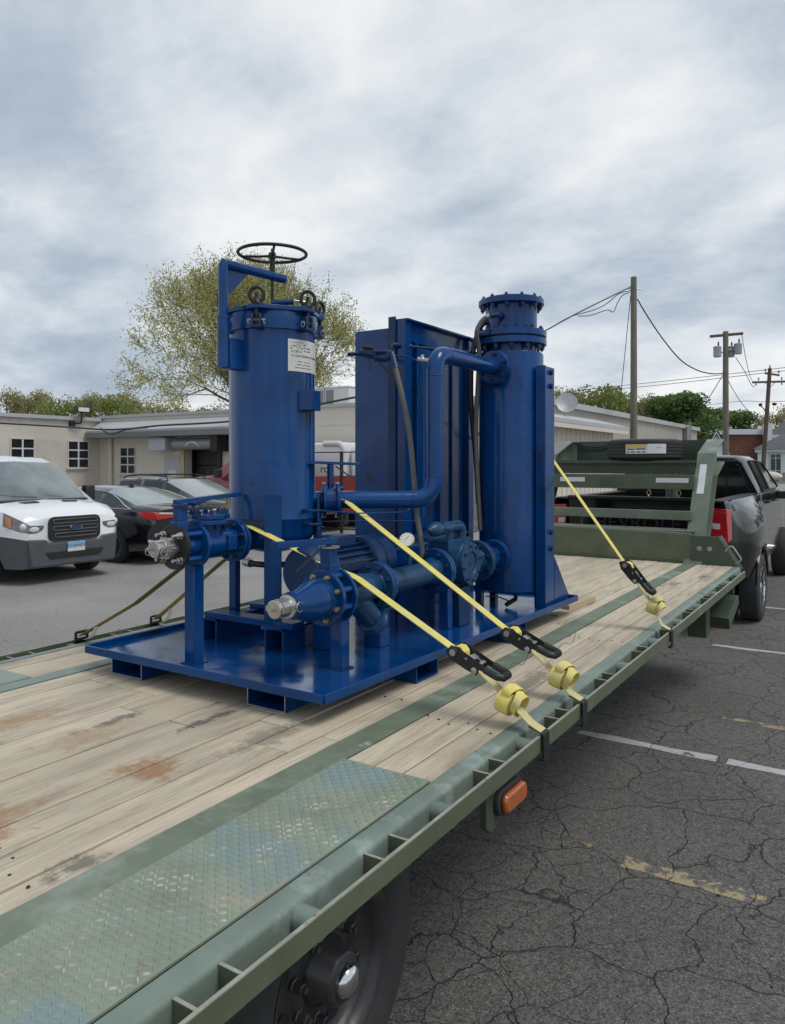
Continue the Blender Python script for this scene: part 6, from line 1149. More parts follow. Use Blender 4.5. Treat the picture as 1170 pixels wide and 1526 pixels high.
# ------------------------------------------------------------------ red pickup by the garage door (faces -X)
RX, RY = -17.75, 16.6
E_ = thing('red_pickup', 'dark red pickup truck parked before the roller door', 'truck', (RX + 2.7, RY, 0))
W0 = lambda f, l, z: (RX + f, RY - l, z)     # f runs from nose to tail
W = lambda f, l, z: (RX + f, RY - l, z * 1.16)
rp = [(0.00, ZL((0.80, 0.90, 0.92, 0.90, 0.84, 0.70, 0.45, 0), (0.45, 0.65, 0.90, 1.08, 1.15, 1.18, 1.20, 1.21))),
      (0.20, ZL((0.92, 0.98, 0.985, 0.96, 0.90, 0.76, 0.50, 0), (0.42, 0.65, 0.92, 1.14, 1.22, 1.26, 1.28, 1.29))),
      (1.45, ZL((0.95, 1.0, 1.0, 0.98, 0.93, 0.80, 0.55, 0), (0.42, 0.65, 0.95, 1.22, 1.29, 1.33, 1.35, 1.36))),
      (2.20, ZL((0.95, 1.0, 1.0, 0.98, 0.94, 0.76, 0.60, 0), (0.42, 0.65, 0.95, 1.23, 1.30, 1.78, 1.83, 1.85))),
      (2.30, ZL((0.95, 1.0, 1.0, 0.98, 0.94, 0.75, 0.62, 0), (0.42, 0.65, 0.95, 1.23, 1.30, 1.82, 1.87, 1.89))),
      (3.30, ZL((0.95, 1.0, 1.0, 0.98, 0.94, 0.75, 0.62, 0), (0.42, 0.65, 0.95, 1.24, 1.30, 1.84, 1.90, 1.92))),
      (3.60, ZL((0.95, 1.0, 1.0, 0.98, 0.94, 0.80, 0.62, 0), (0.42, 0.65, 0.95, 1.24, 1.30, 1.80, 1.85, 1.87))),
      (3.66, ZL((0.95, 1.0, 1.0, 0.99, 0.97, 0.95, 0.90, 0), (0.42, 0.65, 0.95, 1.25, 1.33, 1.335, 1.335, 1.335))),
      (5.30, ZL((0.95, 1.0, 1.0, 0.99, 0.97, 0.95, 0.90, 0), (0.45, 0.65, 0.95, 1.25, 1.33, 1.335, 1.335, 1.335)))]
def kr(i, j):
    if i == 2 and j in (5, 6): return 'windshield'
    if j == 4 and i == 4: return 'side_window|4'
    return 'body'
loft(W, rp, kr, {'body': 'red_paint', 'windshield': 'glass_sky_tint', 'side_window|4': 'glass_dark'}, E_, 'body', 'body')
for sg in (1, -1):
    MB().prism([W(0.05, sg * 0.60, 0.98), W(0.05, sg * 0.60, 1.10), W(0.30, sg * 0.965, 1.12), W(0.22, sg * 0.985, 0.98)], (-0.04, -sg * 0.02, 0)).build('headlight', 'clear_lens', E_)
    MB().box(*sorted((RX + 1.85, RX + 2.0)), *sorted((RY - sg * 1.0, RY - sg * 1.2)), 1.48, 1.72).build('door_mirror', 'black_plastic', E_, bevel=0.02)
    wheel(W0, 0.95, sg * 0.99, 0.42, 0.25, E_, 'zinc', 6); wheel(W0, 4.5, sg * 0.99, 0.42, 0.25, E_, 'zinc', 6)
MB().box(RX - 0.03, RX + 0.06, RY - 0.62, RY + 0.62, 0.95, 1.28).build('grille', 'black_plastic', E_, bevel=0.02)
MB().box(RX - 0.10, RX + 0.15, RY - 0.95, RY + 0.95, 0.48, 0.72).build('front_bumper', 'chrome', E_, bevel=0.04)
# ================================================================== buildings on the left
B = thing('workshop_building', 'low cream block workshop with grey fascia and roller door', 'building', (-24, 20, 0))
WX, WY = -27.0, 19.8
w1 = MB().box(-42, WX, 2.0, WY, 0, 3.60)
MB.box(w1, -42, -26.99, WY + 0.001, 36, 0, 3.58); w1 = w1.build('wall', 'block_wall', B)
gx0, gx1, dx0, dx1 = aty(277, 690, WY).x, aty(331, 690, WY).x, aty(245.5, 690, WY).x, aty(268, 690, WY).x
w2 = MB(); GZ = 2.48
for a, b, z0, z1 in ((-26.99, gx0, 0, 3.1), (gx0, gx1, GZ, 3.1), (gx1, -12.6, 0, 3.1)): w2.box(a, b, WY, WY + 0.3, z0, z1)
w2.box(-12.9, -12.6, WY + 0.3, 36, 0, 3.1); w2.box(-26.98, -12.6, WY + 0.05, 36, 3.101, 3.72); w2 = w2.build('wall', 'wall_cream', B)
cz = MB()
for k in range(5, 27):      # courses of the block wall, raked joints
    pass
MB().box(-42, WX + 0.14, 1.9, WY - 0.01, 3.601, 3.74).build('fascia', 'fascia', B)
MB().prism([(-26.9, WY - 0.72, 3.10), (-26.9, WY - 0.72, 3.18), (-26.9, WY + 0.15, 3.66), (-26.9, WY + 0.04, 3.10)], (8.6, 0, 0)).build('canopy_roof', 'fascia', B)
MB().box(-26.9, -18.3, WY - 0.78, WY - 0.04, 2.90, 3.098).build('canopy_fascia', 'fascia_dark', B)
MB().box(-27.0, -12.5, WY - 0.03, WY + 0.4, 3.721, 3.83).build('parapet_cap', 'fascia', B)
def window(parent, plane, x0, y0, x1, y1, nc, nr, axis):
    if axis == 'x': a = atx(x0, y0, plane); b = atx(x1, y1, plane); t0, t1 = a.y, b.y
    else: a = aty(x0, y0, plane); b = aty(x1, y1, plane); t0, t1 = a.x, b.x
    z1 = (a.z + b.z) / 2 + abs(a.z - b.z) / 2; z0 = min(a.z, b.z)
    def bx(u0, u1, q0, q1, d0, d1): return (MB().box(plane + d0, plane + d1, u0, u1, q0, q1) if axis == 'x' else MB().box(u0, u1, plane - d1, plane - d0, q0, q1))
    wn = MB(); 
    for mb in (bx(t0 - 0.05, t1 + 0.05, z1, z1 + 0.06, -0.1, 0.035), bx(t0 - 0.05, t0, z0, z1, -0.1, 0.035), bx(t1, t1 + 0.05, z0, z1, -0.1, 0.035), bx(t0 - 0.10, t1 + 0.10, z0 - 0.09, z0, -0.1, 0.09)): wn.add(mb.v, mb.f)
    wn = wn.build('window', 'wall_cream', parent)
    mu = MB()
    for k in range(1, nc): c_ = t0 + (t1 - t0) * k / nc; m_ = bx(c_ - 0.03, c_ + 0.03, z0, z1, 0.006, 0.03); mu.add(m_.v, m_.f)
    for k in range(1, nr): c_ = z0 + (z1 - z0) * k / nr; m_ = bx(t0, t1, c_ - 0.025, c_ + 0.025, 0.0065, 0.0285); mu.add(m_.v, m_.f)
    mu.build('glazing_bars', 'siding_white', wn)
    for i in range(nc):
        for j in range(nr): bx(t0 + (t1 - t0) * i / nc + 0.001, t0 + (t1 - t0) * (i + 1) / nc - 0.001, z0 + (z1 - z0) * j / nr + 0.001, z0 + (z1 - z0) * (j + 1) / nr - 0.001, -0.02, 0.004).build('pane', 'glass_pane', wn)
    return wn
window(B, WX, 16.5, 654, 50, 696, 2, 3, 'x'); window(B, WX, 102, 658, 131, 696, 2, 3, 'x'); window(B, WX, -60, 650, -20, 696, 2, 3, 'x')
window(B, WY, 180.5, 668, 201.5, 705, 2, 3, 'y')
MB().box(dx0, dx1, WY - 0.03, WY - 0.004, 0.02, aty(256, 679, WY).z).build('side_door', 'door_grey', B, bevel=0.01)
MB().box(dx0 + 0.22, dx1 - 0.2, WY - 0.036, WY - 0.0305, 1.15, 1.62).build('door_notice', 'plate_white', B)
MB().cyl((-26.2, WY - 0.10, 0), (-26.2, WY - 0.10, 2.9), 0.09, n=14).build('downpipe', 'wall_cream', B)
oz = aty(250, 672, WY - 0.4).z
MB().box(aty(240, 660, WY).x, aty(265, 660, WY).x, WY - 0.62, WY - 0.005, oz, oz + 0.48).build('door_operator', 'door_grey', B, bevel=0.03)
ra, rb_ = aty(262, 662, WY - 0.35), aty(324, 661, WY - 0.35); rzc = (ra.z + rb_.z) / 2
rl2 = MB().cyl((ra.x, WY - 0.35, rzc), (rb_.x, WY - 0.35, rzc), 0.215, n=28).build('door_roller', 'roller_grey', B)
def arc_mark(r0, r1, m, off):
    mb = MB(); vs = []; xm = (ra.x + rb_.x) / 2; n = 12
    for k in range(n + 1):
        a = R(35 + 110 * k / n)
        for rr in (r0, r1): 
            zz_ = -0.36 + math.sin(a) * rr; an = max(-0.95, min(0.95, zz_ / 0.215)); vs.append((xm - math.cos(a) * rr, WY - 0.35 - math.cos(math.asin(an)) * (0.216 + off), rzc + zz_))
    return mb.add(vs, [(2 * k, 2 * k + 1, 2 * k + 3, 2 * k + 2) for k in range(n)])
arc_mark(0.40, 0.47, 'white', 0.004).build('roller_emblem', 'plate_white', rl2); arc_mark(0.395, 0.405, 'red', 0.008).build('roller_emblem', 'red_paint', rl2); arc_mark(0.465, 0.478, 'red', 0.008).build('roller_emblem', 'red_paint', rl2)
MB().box(rb_.x - 0.1, rb_.x + 0.25, WY - 0.62, WY - 0.005, rzc - 0.28, rzc + 0.28).build('roller_bracket', 'black_iron', B)
px0 = aty(270, 690, WY).x; MB().box(px0, gx0 - 0.01, WY - 0.08, WY - 0.003, 0, GZ).build('door_jamb', 'tan_post', B)
MB().box(gx1 - 0.12, gx1 + 0.02, WY - 0.10, WY - 0.003, 0, GZ + 0.3).build('door_track', 'black_iron', B)
MB().box(gx0 - 0.2, gx1 + 0.2, WY + 1.9, WY + 2.0, 0, GZ + 0.2).box(gx0 - 0.15, gx0 - 0.1, WY + 0.3, WY + 1.9, 0, GZ + 0.2).box(gx1 + 0.1, gx1 + 0.15, WY + 0.3, WY + 1.9, 0, GZ + 0.2).build('inner_wall', 'dark_void', B)
gd = MB()
for k in range(4): gd.box(gx0, gx1, WY + 0.50, WY + 0.54, 0.02 + 0.60 * k, 0.605 + 0.60 * k)
gd = gd.build('inner_door', 'black_plastic', B, bevel=0.01)
for t in (0.18, 0.62): MB().box(gx0 + (gx1 - gx0) * t, gx0 + (gx1 - gx0) * (t + 0.2), WY + 0.485, WY + 0.50, 1.40, 1.62).build('door_light', 'glass_pane', gd)
MB().box(-26.9, -12.7, WY + 0.4, 35.9, 3.70, 3.722).build('roof', 'fascia', B)
# flood lamp on the wall
fl0 = atx(118, 631, WX + 0.15)
FLm = thing('flood_lamp', 'small flood lamp on a bent arm above the block wall', 'lamp', (WX + 0.07, fl0.y, fl0.z))
MB().tube(fillet([(WX + 0.10, fl0.y - 0.25, fl0.z), (WX + 0.3, fl0.y, fl0.z), (WX + 0.3, fl0.y, fl0.z + 0.42)], 0.1), 0.035, 8).build('arm', 'black_iron', FLm)
MB().box(WX - 0.02, WX + 0.16, fl0.y - 0.36, fl0.y - 0.16, fl0.z - 0.12, fl0.z + 0.08).build('junction_box', 'black_iron', FLm, bevel=0.02)
lh = MB().box(WX + 0.15, WX + 0.45, fl0.y - 0.28, fl0.y + 0.28, fl0.z + 0.42, fl0.z + 0.66).build('lamp_head', 'black_iron', FLm, bevel=0.03)
MB().box(WX + 0.451, WX + 0.46, fl0.y - 0.24, fl0.y + 0.24, fl0.z + 0.46, fl0.z + 0.62).build('lamp_glass', 'clear_lens', lh)
cab_l = MB().tube(curve([atd(-30, 629, 26), atd(60, 634, 28.5), atd(110, 637, 29.6), atd(150, 640, 29.4), atd(190, 639, 28.3), atd(240, 634, 27.4), atd(300, 631, 26.6), atd(342, 628, 26.2), atd(400, 622, 25.4), atd(470, 604, 24.0), atd(540, 590, 23.3)]), 0.035, 6).tube(curve([atd(150, 638, 29.2), atd(165, 647, 28.9), atd(190, 640, 28.2), atd(220, 637, 27.7)]), 0.03, 6)
tag(cab_l.build('service_cable', 'wire'), 'black service cable looping along the workshop fascia', 'cable')
# roof-top air conditioning
for x0, x1, gr_, lab in ((455, 482.5, (460, 481.5), 'air conditioning unit with dark grille half hidden by the filter vessel'), (484, 520, (486, 497), 'pale air conditioning unit with grey grille at one end on the workshop roof')):
    yy = 25.0; a = aty(x0, 600, yy); b = aty(x1, 600, yy); zt = aty(500, 578, yy).z
    ac = MB().box(a.x, b.x, yy, yy + 1.4, 3.72, zt).build('air_conditioner', 'ac_white', bevel=0.02); tag(ac, lab, 'air conditioner'); ORG[ac.name] = Vector((0, 0, 0))
    ga_, gb_ = aty(gr_[0], 590, yy).x, aty(gr_[1], 590, yy).x; gq = MB().box(ga_, gb_, yy - 0.02, yy - 0.002, 4.2, zt - 0.08).build('grille', 'ac_grille', ac)
    MB().box(a.x - 0.03, b.x + 0.03, yy - 0.03, yy + 1.43, zt + 0.002, zt + 0.05).build('lid', 'ac_white', ac)
# house behind the workshop
h0, h1 = atd(205, 612, 50), atd(345, 612, 46); HH = thing('house_behind', 'dark roofed house with a brick chimney behind the workshop', 'house', gnd(270, 49))
MB().box(h0.x, h1.x, 38.5, 46, 0, 4.6).build('wall', 'block_wall', HH)
rf = MB().prism([(h0.x - 0.5, 38.0, 4.5), (h0.x - 0.5, 42.2, 5.7), (h0.x - 0.5, 46.5, 4.5)], (h1.x - h0.x + 1, 0, 0)).build('roof', 'shingle', HH)
cm = atd(251, 594, 50); MB().box(cm.x - 0.26, cm.x + 0.26, 41.5, 42.1, 4.9, cm.z).box(cm.x - 0.32, cm.x + 0.32, 41.45, 42.15, cm.z + 0.001, cm.z + 0.14).build('chimney', 'brick', rf)
# white box trailer and fence in front of the cream wall
BT = thing('box_trailer', 'white box trailer with a blue stripe parked against the cream wall', 'trailer', (-14.5, 18.4, 0))
yb = 17.95; tx1 = aty(514, 690, yb).x; bz = aty(500, 659.5, yb).z
MB().box(-17.2, tx1, yb, 19.5, 0.55, bz).build('box_body', 'white_paint', BT, bevel=0.05)
MB().tube(fillet([(tx1 - 0.75, yb - 0.005, bz - 0.03), (tx1 - 0.02, yb - 0.005, bz - 0.03), (tx1 - 0.02, yb - 0.005, 0.6)], 0.28, 8), 0.09, 10).build('corner_rail', 'ac_white', BT)
sx0, sx1 = aty(486, 715, yb).x, aty(512, 715, yb).x; sz0, sz1 = aty(500, 717.5, yb).z, aty(500, 712, yb).z
MB().box(-17.0, sx1, yb - 0.006, yb - 0.001, sz0, sz1).build('stripe', 'dark_blue_print', BT)
for k in range(3): MB().box(sx0 + 0.12 + 0.09 * k, sx0 + 0.18 + 0.09 * k, yb - 0.010, yb - 0.0065, sz0 + 0.02, sz1 - 0.02).build('stripe_lettering', 'plate_white', BT)
text('side_lettering', 'rc', 0.34, (aty(483, 699, yb).x, yb - 0.008, aty(483, 699, yb).z), (1, 0, 0), (0, 0, 1), 'print_dark', BT, 0.003)
MB().box(tx1 + 0.02, tx1 + 1.1, yb + 0.15, 19.4, 0.6, bz - 0.05).build('nose', 'white_paint', BT, bevel=0.2)
for xx in (-16.0, -15.2): MB().lathe((xx, yb + 0.05, 0.36), (0, 1, 0), [(0, 0.20), (0.0, 0.34), (0.03, 0.36), (0.2, 0.36), (0.23, 0.34)], 24).build('tyre', 'rubber', BT)
MB().box(tx1 - 0.3, tx1 + 0.3, yb + 0.6, yb + 0.8, 0, 0.6).build('jack_stand', 'black_iron', BT)
FN = thing('railing', 'thin black metal railing in front of the white box trailer', 'railing', (-11.2, 15.2, 0))
fz = aty(509, 673, 15.2).z; fx0 = -12.6
MB().box(fx0, -8.6, 15.185, 15.215, fz - 0.03, fz).build('top_rail', 'black_iron', FN); MB().box(fx0, -8.6, 15.187, 15.213, 0.25, 0.28).build('bottom_rail', 'black_iron', FN)
for xx in (fx0, aty(509, 690, 15.2).x, -9.9, -8.62): MB().box(xx - 0.03, xx + 0.03, 15.17, 15.23, 0, fz - 0.031).build('post', 'black_iron', FN)
# ================================================================== buildings on the right
def ribbed(x, y0, y1, z0, z1, pitch, dep, m, name, parent):
    n = int((y1 - y0) / pitch); pts = []
    for k in range(n):
        a = y0 + k * pitch; pts += [(x, a), (x, a + pitch * 0.72), (x + dep, a + pitch * 0.80), (x + dep, a + pitch * 0.92)]
    pts.append((x, y0 + n * pitch)); vs = [(p[0], p[1], z0) for p in pts] + [(p[0], p[1], z1) for p in pts]; q = len(pts)
    return MB().add(vs, [(k, k + 1, q + k + 1, q + k) for k in range(q - 1)]).build(name, m, parent, ang=20)
MW = thing('metal_warehouse', 'long beige ribbed metal warehouse with pale roof edge', 'building', (-12, 35, 0))
ribbed(-9.0, 23.0, 47.2, 0, 3.86, 0.30, 0.035, 'sheet_metal', 'wall', MW)
MB().box(-11.5, -9.02, 23.0, 47.2, 0, 3.80).build('hall', 'sheet_metal', MW)
MB().prism([(-8.85, 22.9, 3.78), (-8.85, 22.9, 3.98), (-11.5, 22.9, 4.15), (-11.6, 22.9, 3.82)], (0, 24.4, 0)).build('roof', 'roof_edge', MW)
mt_ = atx(1024, 650, -8.9); MB().box(-8.94, -8.75, mt_.y - 0.7, mt_.y + 0.2, mt_.z - 0.3, mt_.z + 0.5).cyl((-8.85, mt_.y + 0.5, mt_.z - 1), (-8.85, mt_.y + 0.5, mt_.z + 0.8), 0.08, n=8).build('meter_box', 'stone_grey', MW)
SH = thing('lean_to_shed', 'lower beige battened shed in front of the metal warehouse', 'shed', (-8.3, 24, 0))
ribbed(-8.0, 19.4, 27.0, 0, 3.05, 0.42, 0.045, 'wall_cream', 'wall', SH)
MB().box(-8.88, -8.02, 19.4, 27.0, 0, 3.0).build('end_wall', 'wall_cream', SH)
MB().prism([(-7.55, 19.2, 3.06), (-7.55, 19.2, 3.18), (-8.84, 19.2, 3.50), (-8.84, 19.2, 3.38)], (0, 8.3, 0)).build('roof', 'roof_edge', SH)
MB().box(-7.62, -7.56, 19.2, 27.45, 2.92, 3.055).build('gutter', 'wall_cream', SH)
sd = atx(845, 600, -8.3); SDm = thing('satellite_dish', 'grey satellite dish on the shed roof', 'dish', (-8.3, sd.y, 3.4))
nrm = Vector((0.35, -0.85, 0.35)).normalized(); cdish = Vector((-8.3, sd.y, sd.z))
MB().lathe(cdish - nrm * 0.05, nrm, [(0, 0.02), (0.012, 0.14), (0.04, 0.28), (0.055, 0.335), (0.062, 0.335), (0.05, 0.28), (0.02, 0.14), (0.01, 0.02)], 28).build('dish', 'zinc', SDm, ang=60)
MB().tube([cdish - nrm * 0.05, cdish - nrm * 0.15 + Vector((0, 0, -0.25)), Vector((-8.35, sd.y - 0.1, 3.36))], 0.025, 8).build('mast', 'zinc', SDm)
def frm(px, d): return atd(px, HOR, d)
def vdirn(px): q = ray(px, HOR); q.z = 0; return q.normalized()
def cbox(px0, px1, d0, d1, z0, z1):
    """block facing the road: front between two columns at distance d0, sides running straight back"""
    a, b = frm(px0, d0), frm(px1, d0); dv = vdirn(px0 if px0 > 1000 else (px0 + px1) / 2) * (d1 - d0)
    return MB().prism([Vector((q.x, q.y, z0)) for q in (a, b, b + dv, a + dv)], (0, 0, z1 - z0))
BR = thing('brick_building', 'far red brick building with white roof band behind the pickup', 'building', gnd(1095, 92))
cbox(1040, 1140, 92, 104, 0, 5.35).build('wall', 'brick', BR); cbox(1038, 1141.5, 91.7, 104.2, 5.351, 6.0).build('roof_band', 'siding_white', BR)
cbox(1137, 1151, 91, 93.5, 0, 6.6).build('stair_tower', 'siding_white', BR); cbox(1129, 1136, 94, 96, 6.0, 6.5).build('roof_hatch', 'ac_white', BR)
GW = thing('white_gable_house', 'small white gabled house beyond the gooseneck', 'house', gnd(1068, 70))
a, b = frm(1050, 68), frm(1086, 68); fwd = vdirn(1068); mid = (a + b) / 2
MB().prism([Vector((a.x, a.y, 0)), Vector((b.x, b.y, 0)), Vector((b.x, b.y, 2.6)), Vector((mid.x, mid.y, 4.4)), Vector((a.x, a.y, 2.6))], fwd * 8).build('wall', 'siding_white', GW)
for s0 in (a, b):
    e0 = s0 + (s0 - mid) * 0.08; MB().prism([Vector((e0.x, e0.y, 2.50)) - fwd * 0.3, Vector((mid.x, mid.y, 4.55)) - fwd * 0.3, Vector((mid.x, mid.y, 4.75)) - fwd * 0.3, Vector((e0.x, e0.y, 2.70)) - fwd * 0.3], fwd * 8.6).build('roof', 'roof_edge', GW)
WH = thing('white_house', 'white house with dark hip roof and tall white framed window', 'house', gnd(1165, 80))
cbox(1129, 1215, 80, 90, 0, 3.05).build('wall', 'siding_white', WH)
cbox(1125, 1219, 79.5, 90.5, 3.051, 3.35).build('eave', 'siding_white', WH)
fwd = vdirn(1122)
e1, e2, e3, e4 = frm(1122, 79.2), frm(1224, 79.2), frm(1224, 79.2) + fwd * 12, frm(1122, 79.2) + fwd * 12; pk = (e1 + e2 + e3 + e4) / 4
MB().add([Vector((q.x, q.y, 3.351)) for q in (e1, e2, e3, e4)] + [Vector((pk.x, pk.y, 5.3))], [(0, 1, 4), (1, 2, 4), (2, 3, 4), (3, 0, 4), (3, 2, 1, 0)]).build('roof', 'shingle', WH)
wq = cbox(1147.5, 1165.5, 79.85, 79.99, 0.55, 2.95).build('window', 'siding_white', WH)
for i in range(2):
    for (z0, z1) in ((0.65, 1.05), (1.15, 2.38), (2.46, 2.82)): cbox(1149 + i * 8, 1155.5 + i * 8, 79.80, 79.84, z0, z1).build('pane', 'glass_pane', wq)
cbox(1167, 1215, 79.8, 79.98, 0, 0.9).build('stone_base', 'stone_grey', WH)
GH = thing('grey_roofed_house', 'pale house with grey roof standing behind the white house', 'house', gnd(1175, 105))
cbox(1150, 1230, 105, 115, 0, 5.4).build('wall', 'siding_white', GH); cbox(1146, 1234, 104.5, 115, 5.4, 5.9).build('eave', 'siding_white', GH)
fwd = vdirn(1146)
q1, q2 = frm(1146, 104.4), frm(1234, 104.4); q3, q4 = q2 + fwd * 11, q1 + fwd * 11
MB().add([Vector((q.x, q.y, 5.901)) for q in (q1, q2, q3, q4)] + [Vector(((q1.x + q4.x) / 2 + 2, (q1.y + q4.y) / 2, 8)), Vector(((q2.x + q3.x) / 2, (q2.y + q3.y) / 2, 8))], [(0, 1, 5, 4), (1, 2, 5), (2, 3, 4, 5), (3, 0, 4), (3, 2, 1, 0)]).build('roof', 'shingle', GH)
for k in range(3): cbox(1157 + 7 * k, 1162 + 7 * k, 104.85, 104.99, 4.2, 5.1).build('window', 'glass_pane', GH)
lw = MB(); lw.add([Vector((q.x, q.y, 0.03)) for q in (frm(1128, 70), frm(1260, 70), frm(1260, 79.9), frm(1128, 79.9))], [(0, 1, 2, 3)]); struct(lw.build('lawn', 'grass'))
kb_ = cbox(1127, 1260, 69.7, 70, 0, 0.14).build('kerb', 'stone_grey'); struct(kb_)
bl = MB().sphere(gnd(1146, 77) + Vector((0, 0, 0.5)), 0.8, 14, 8, (1.6, 1, 0.7)).build('boulder', 'block_wall'); tag(bl, 'pale boulder on the lawn before the white house', 'boulder')
# ================================================================== utility poles and wires
def pole(px, d, ptop, wd, lean, label, m):
    b = gnd(px, d); zt = EYE + (HOR - ptop) * d / F_PX; root = thing('utility_pole', label, 'pole', b, 'utility poles')
    tp = Vector((b.x + lean[0], b.y + lean[1], zt)); MB().tube([b, b.lerp(tp, 0.5), tp], [wd * 0.56, wd * 0.50, wd * 0.44], 14).build('shaft', m, root); return root, tp
RV = Vector((CS, SN, 0)); fwd = Vector((-SN, CS, 0))
P1, t1_ = pole(944.5, 29, 413, 0.25, (0, 0), 'bare weathered utility pole standing by the metal warehouse', 'pole_wood')
MB().cyl(t1_ + Vector((0, 0, -0.45)) - RV * 0.2, t1_ + Vector((0, 0, -0.45)) + RV * 0.30, 0.02, n=6).build('hook_bolt', 'zinc', P1)
P2, t2_ = pole(1081.5, 38, 494, 0.29, (0, 0), 'utility pole carrying grey transformers on its sides', 'pole_wood')
MB().bar(t2_ + Vector((0, 0, -0.25)) - RV * 0.78, t2_ + Vector((0, 0, -0.10)) + RV * 0.86, 0.11, 0.13).build('crossarm', 'pole_dark', P2)
for off, zz_ in ((-0.47, -1.05), (0.36, -1.0), (0.56, -0.9)):
    c_ = t2_ + RV * off + Vector((0, 0, zz_)) - fwd * (0.12 if off != 0.36 else -0.25)
    tr = MB().lathe(c_ + Vector((0, 0, -0.25)), (0, 0, 1), [(0, 0.16), (0.02, 0.19), (0.46, 0.19), (0.50, 0.20), (0.54, 0.15)], 20).build('transformer', 'transformer', P2)
    MB().lathe(c_ + Vector((0.05, 0, 0.28)), (0, 0, 1), [(0, 0.05), (0.06, 0.03), (0.08, 0.05), (0.14, 0.03), (0.16, 0.045), (0.24, 0.02)], 8).build('bushing', 'black_iron', tr)
    MB().bar(c_ + fwd * 0.1, t2_ + Vector((0, 0, zz_)), 0.06, 0.08).build('transformer_bracket', 'zinc', tr)
P3, t3_ = pole(1135, 50, 549, 0.27, tuple((RV * 0.55)[:2]), 'dark leaning utility pole with two crossarms before the brick building', 'pole_dark')
MB().bar(t3_ + Vector((0, 0, -0.32)) - RV * 0.32, t3_ + Vector((0, 0, -0.45)) + RV * 0.62, 0.10, 0.12).build('crossarm', 'pole_dark', P3)
MB().bar(t3_ + Vector((0, 0, -0.92)) - RV * 1.15, t3_ + Vector((0, 0, -0.86)) + RV * 1.12, 0.10, 0.13).build('crossarm', 'pole_dark', P3)
ins = MB()
for off, zz_ in ((-0.30, -0.22), (0.58, -0.32), (0.0, 0.02), (-0.75, -0.80), (0.78, -0.76), (-0.92, -1.1), (0.78, -1.08)): ins.lathe(t3_ + RV * off + Vector((0, 0, zz_)), (0, 0, 1), [(0, 0.04), (0.05, 0.06), (0.10, 0.03), (0.18, 0.05), (0.2, 0.02)], 8)
ins.build('insulators', 'stone_grey', P3)
br3 = MB()
for off in (-0.35, 0.35): br3.bar(t3_ + Vector((0, 0, -1.25)), t3_ + RV * off + Vector((0, 0, -0.92)), 0.03, 0.03)
br3.bar(t3_ + Vector((0, 0, -2.9)) - RV * 0.15, t3_ + Vector((0, 0, -2.45)) - RV * 0.62, 0.05, 0.05).build('braces', 'pole_dark', P3)
MB().sphere(t3_ - RV * 0.62 + Vector((0, 0, -2.40)), 0.12, 10, 6).sphere(t3_ + RV * 0.30 + Vector((0, 0, -2.35)), 0.13, 10, 6, (1.2, 1.2, 0.8)).build('street_lamp_heads', 'black_iron', P3)
def wire(label, pts, r=0.018, sag=0.0):
    pts = [Vector(p) for p in pts]
    if len(pts) == 2: a, b = pts; pts = [a.lerp(b, k / 14) - Vector((0, 0, sag * 4 * (k / 14) * (1 - k / 14))) for k in range(15)]
    else: pts = curve(pts, 5)
    tag(MB().tube(pts, r, 6).build('overhead_wire', 'wire'), label, 'wire', 'overhead wires')
wire('twisted wire from the bare pole towards the warehouse roof', [atd(941, 427, 29), atd(900, 447, 27.5), atd(860, 467, 26), atd(820, 489, 24.5), atd(770, 520, 22), atx(735, 604, -9.05)], 0.022)
wire('slack wire with a loop hanging beside the bare pole', [atd(941, 433, 29), atd(922, 438, 28.5), atd(905, 452, 28), atd(885, 462, 27), atd(850, 472, 25.8), atd(820, 489, 24.5)], 0.016)
wire('drip loop hanging from the bare pole', [atd(939, 436, 29), atd(928, 440, 28.6), atd(920, 452, 28.3), atd(914, 465, 28.0), atd(905, 462, 27.8), atd(880, 470, 27), atd(862, 471, 26.3)], 0.016)
wire('heavy cable sagging from the bare pole to the transformer pole', [atd(950, 446, 29), atd(966, 473, 30), atd(990, 508, 32), atd(1015, 537, 34), atd(1040, 552, 36), atd(1062, 557, 37.2), atd(1078, 556, 38)], 0.028)
wire('guy wire dropping from the bare pole to the warehouse roof', [atd(940, 440, 29), atx(922, 620, -8.95)], 0.014)
wire('service wire from the transformer pole down past the trees', [atd(1078, 558, 38), atd(1049, 606, 46), atd(1035, 632, 52), gnd(1027, 70) + Vector((0, 0, 4.66))], 0.022)
wire('wire from the transformer pole crossarm to the leaning pole', [t2_ + RV * 0.8 + Vector((0, 0, -0.1)), t3_ - RV * 1.1 + Vector((0, 0, -0.9))], 0.016, 0.5)
wire('drooping wire between the transformer pole and the leaning pole shaft', [t2_ + Vector((0, 0, -2.2)), t3_ + Vector((0, 0, -3.0))], 0.018, 0.9)
wire('jumper wire looping under the transformers to the lower crossarm', [t2_ + RV * 0.5 + Vector((0, 0, -1.3)), t2_ + RV * 0.95 + Vector((0, 0, -2.0)), t2_ + RV * 1.35 + Vector((0, 0, -2.75)), t3_ - RV * 0.9 + Vector((0, 0, -0.98))], 0.016)
wire('long upper line running through the leaning pole top', [atd(560, 622, 95), atd(820, 587, 72), atd(1000, 567, 58), t3_ - RV * 0.3 + Vector((0, 0, -0.1)), atd(1230, 540, 48)], 0.022)
wire('long lower line running through the leaning pole top', [atd(560, 628, 95), atd(820, 591, 72), atd(1000, 572, 58), t3_ + RV * 0.58 + Vector((0, 0, -0.2)), atd(1230, 548, 48)], 0.022)
wire('thin line crossing low behind the transformer pole', [atd(1040, 606, 62), atd(1100, 598, 56), t3_ + Vector((0, 0, -2.2)), atd(1230, 594, 48)], 0.018)
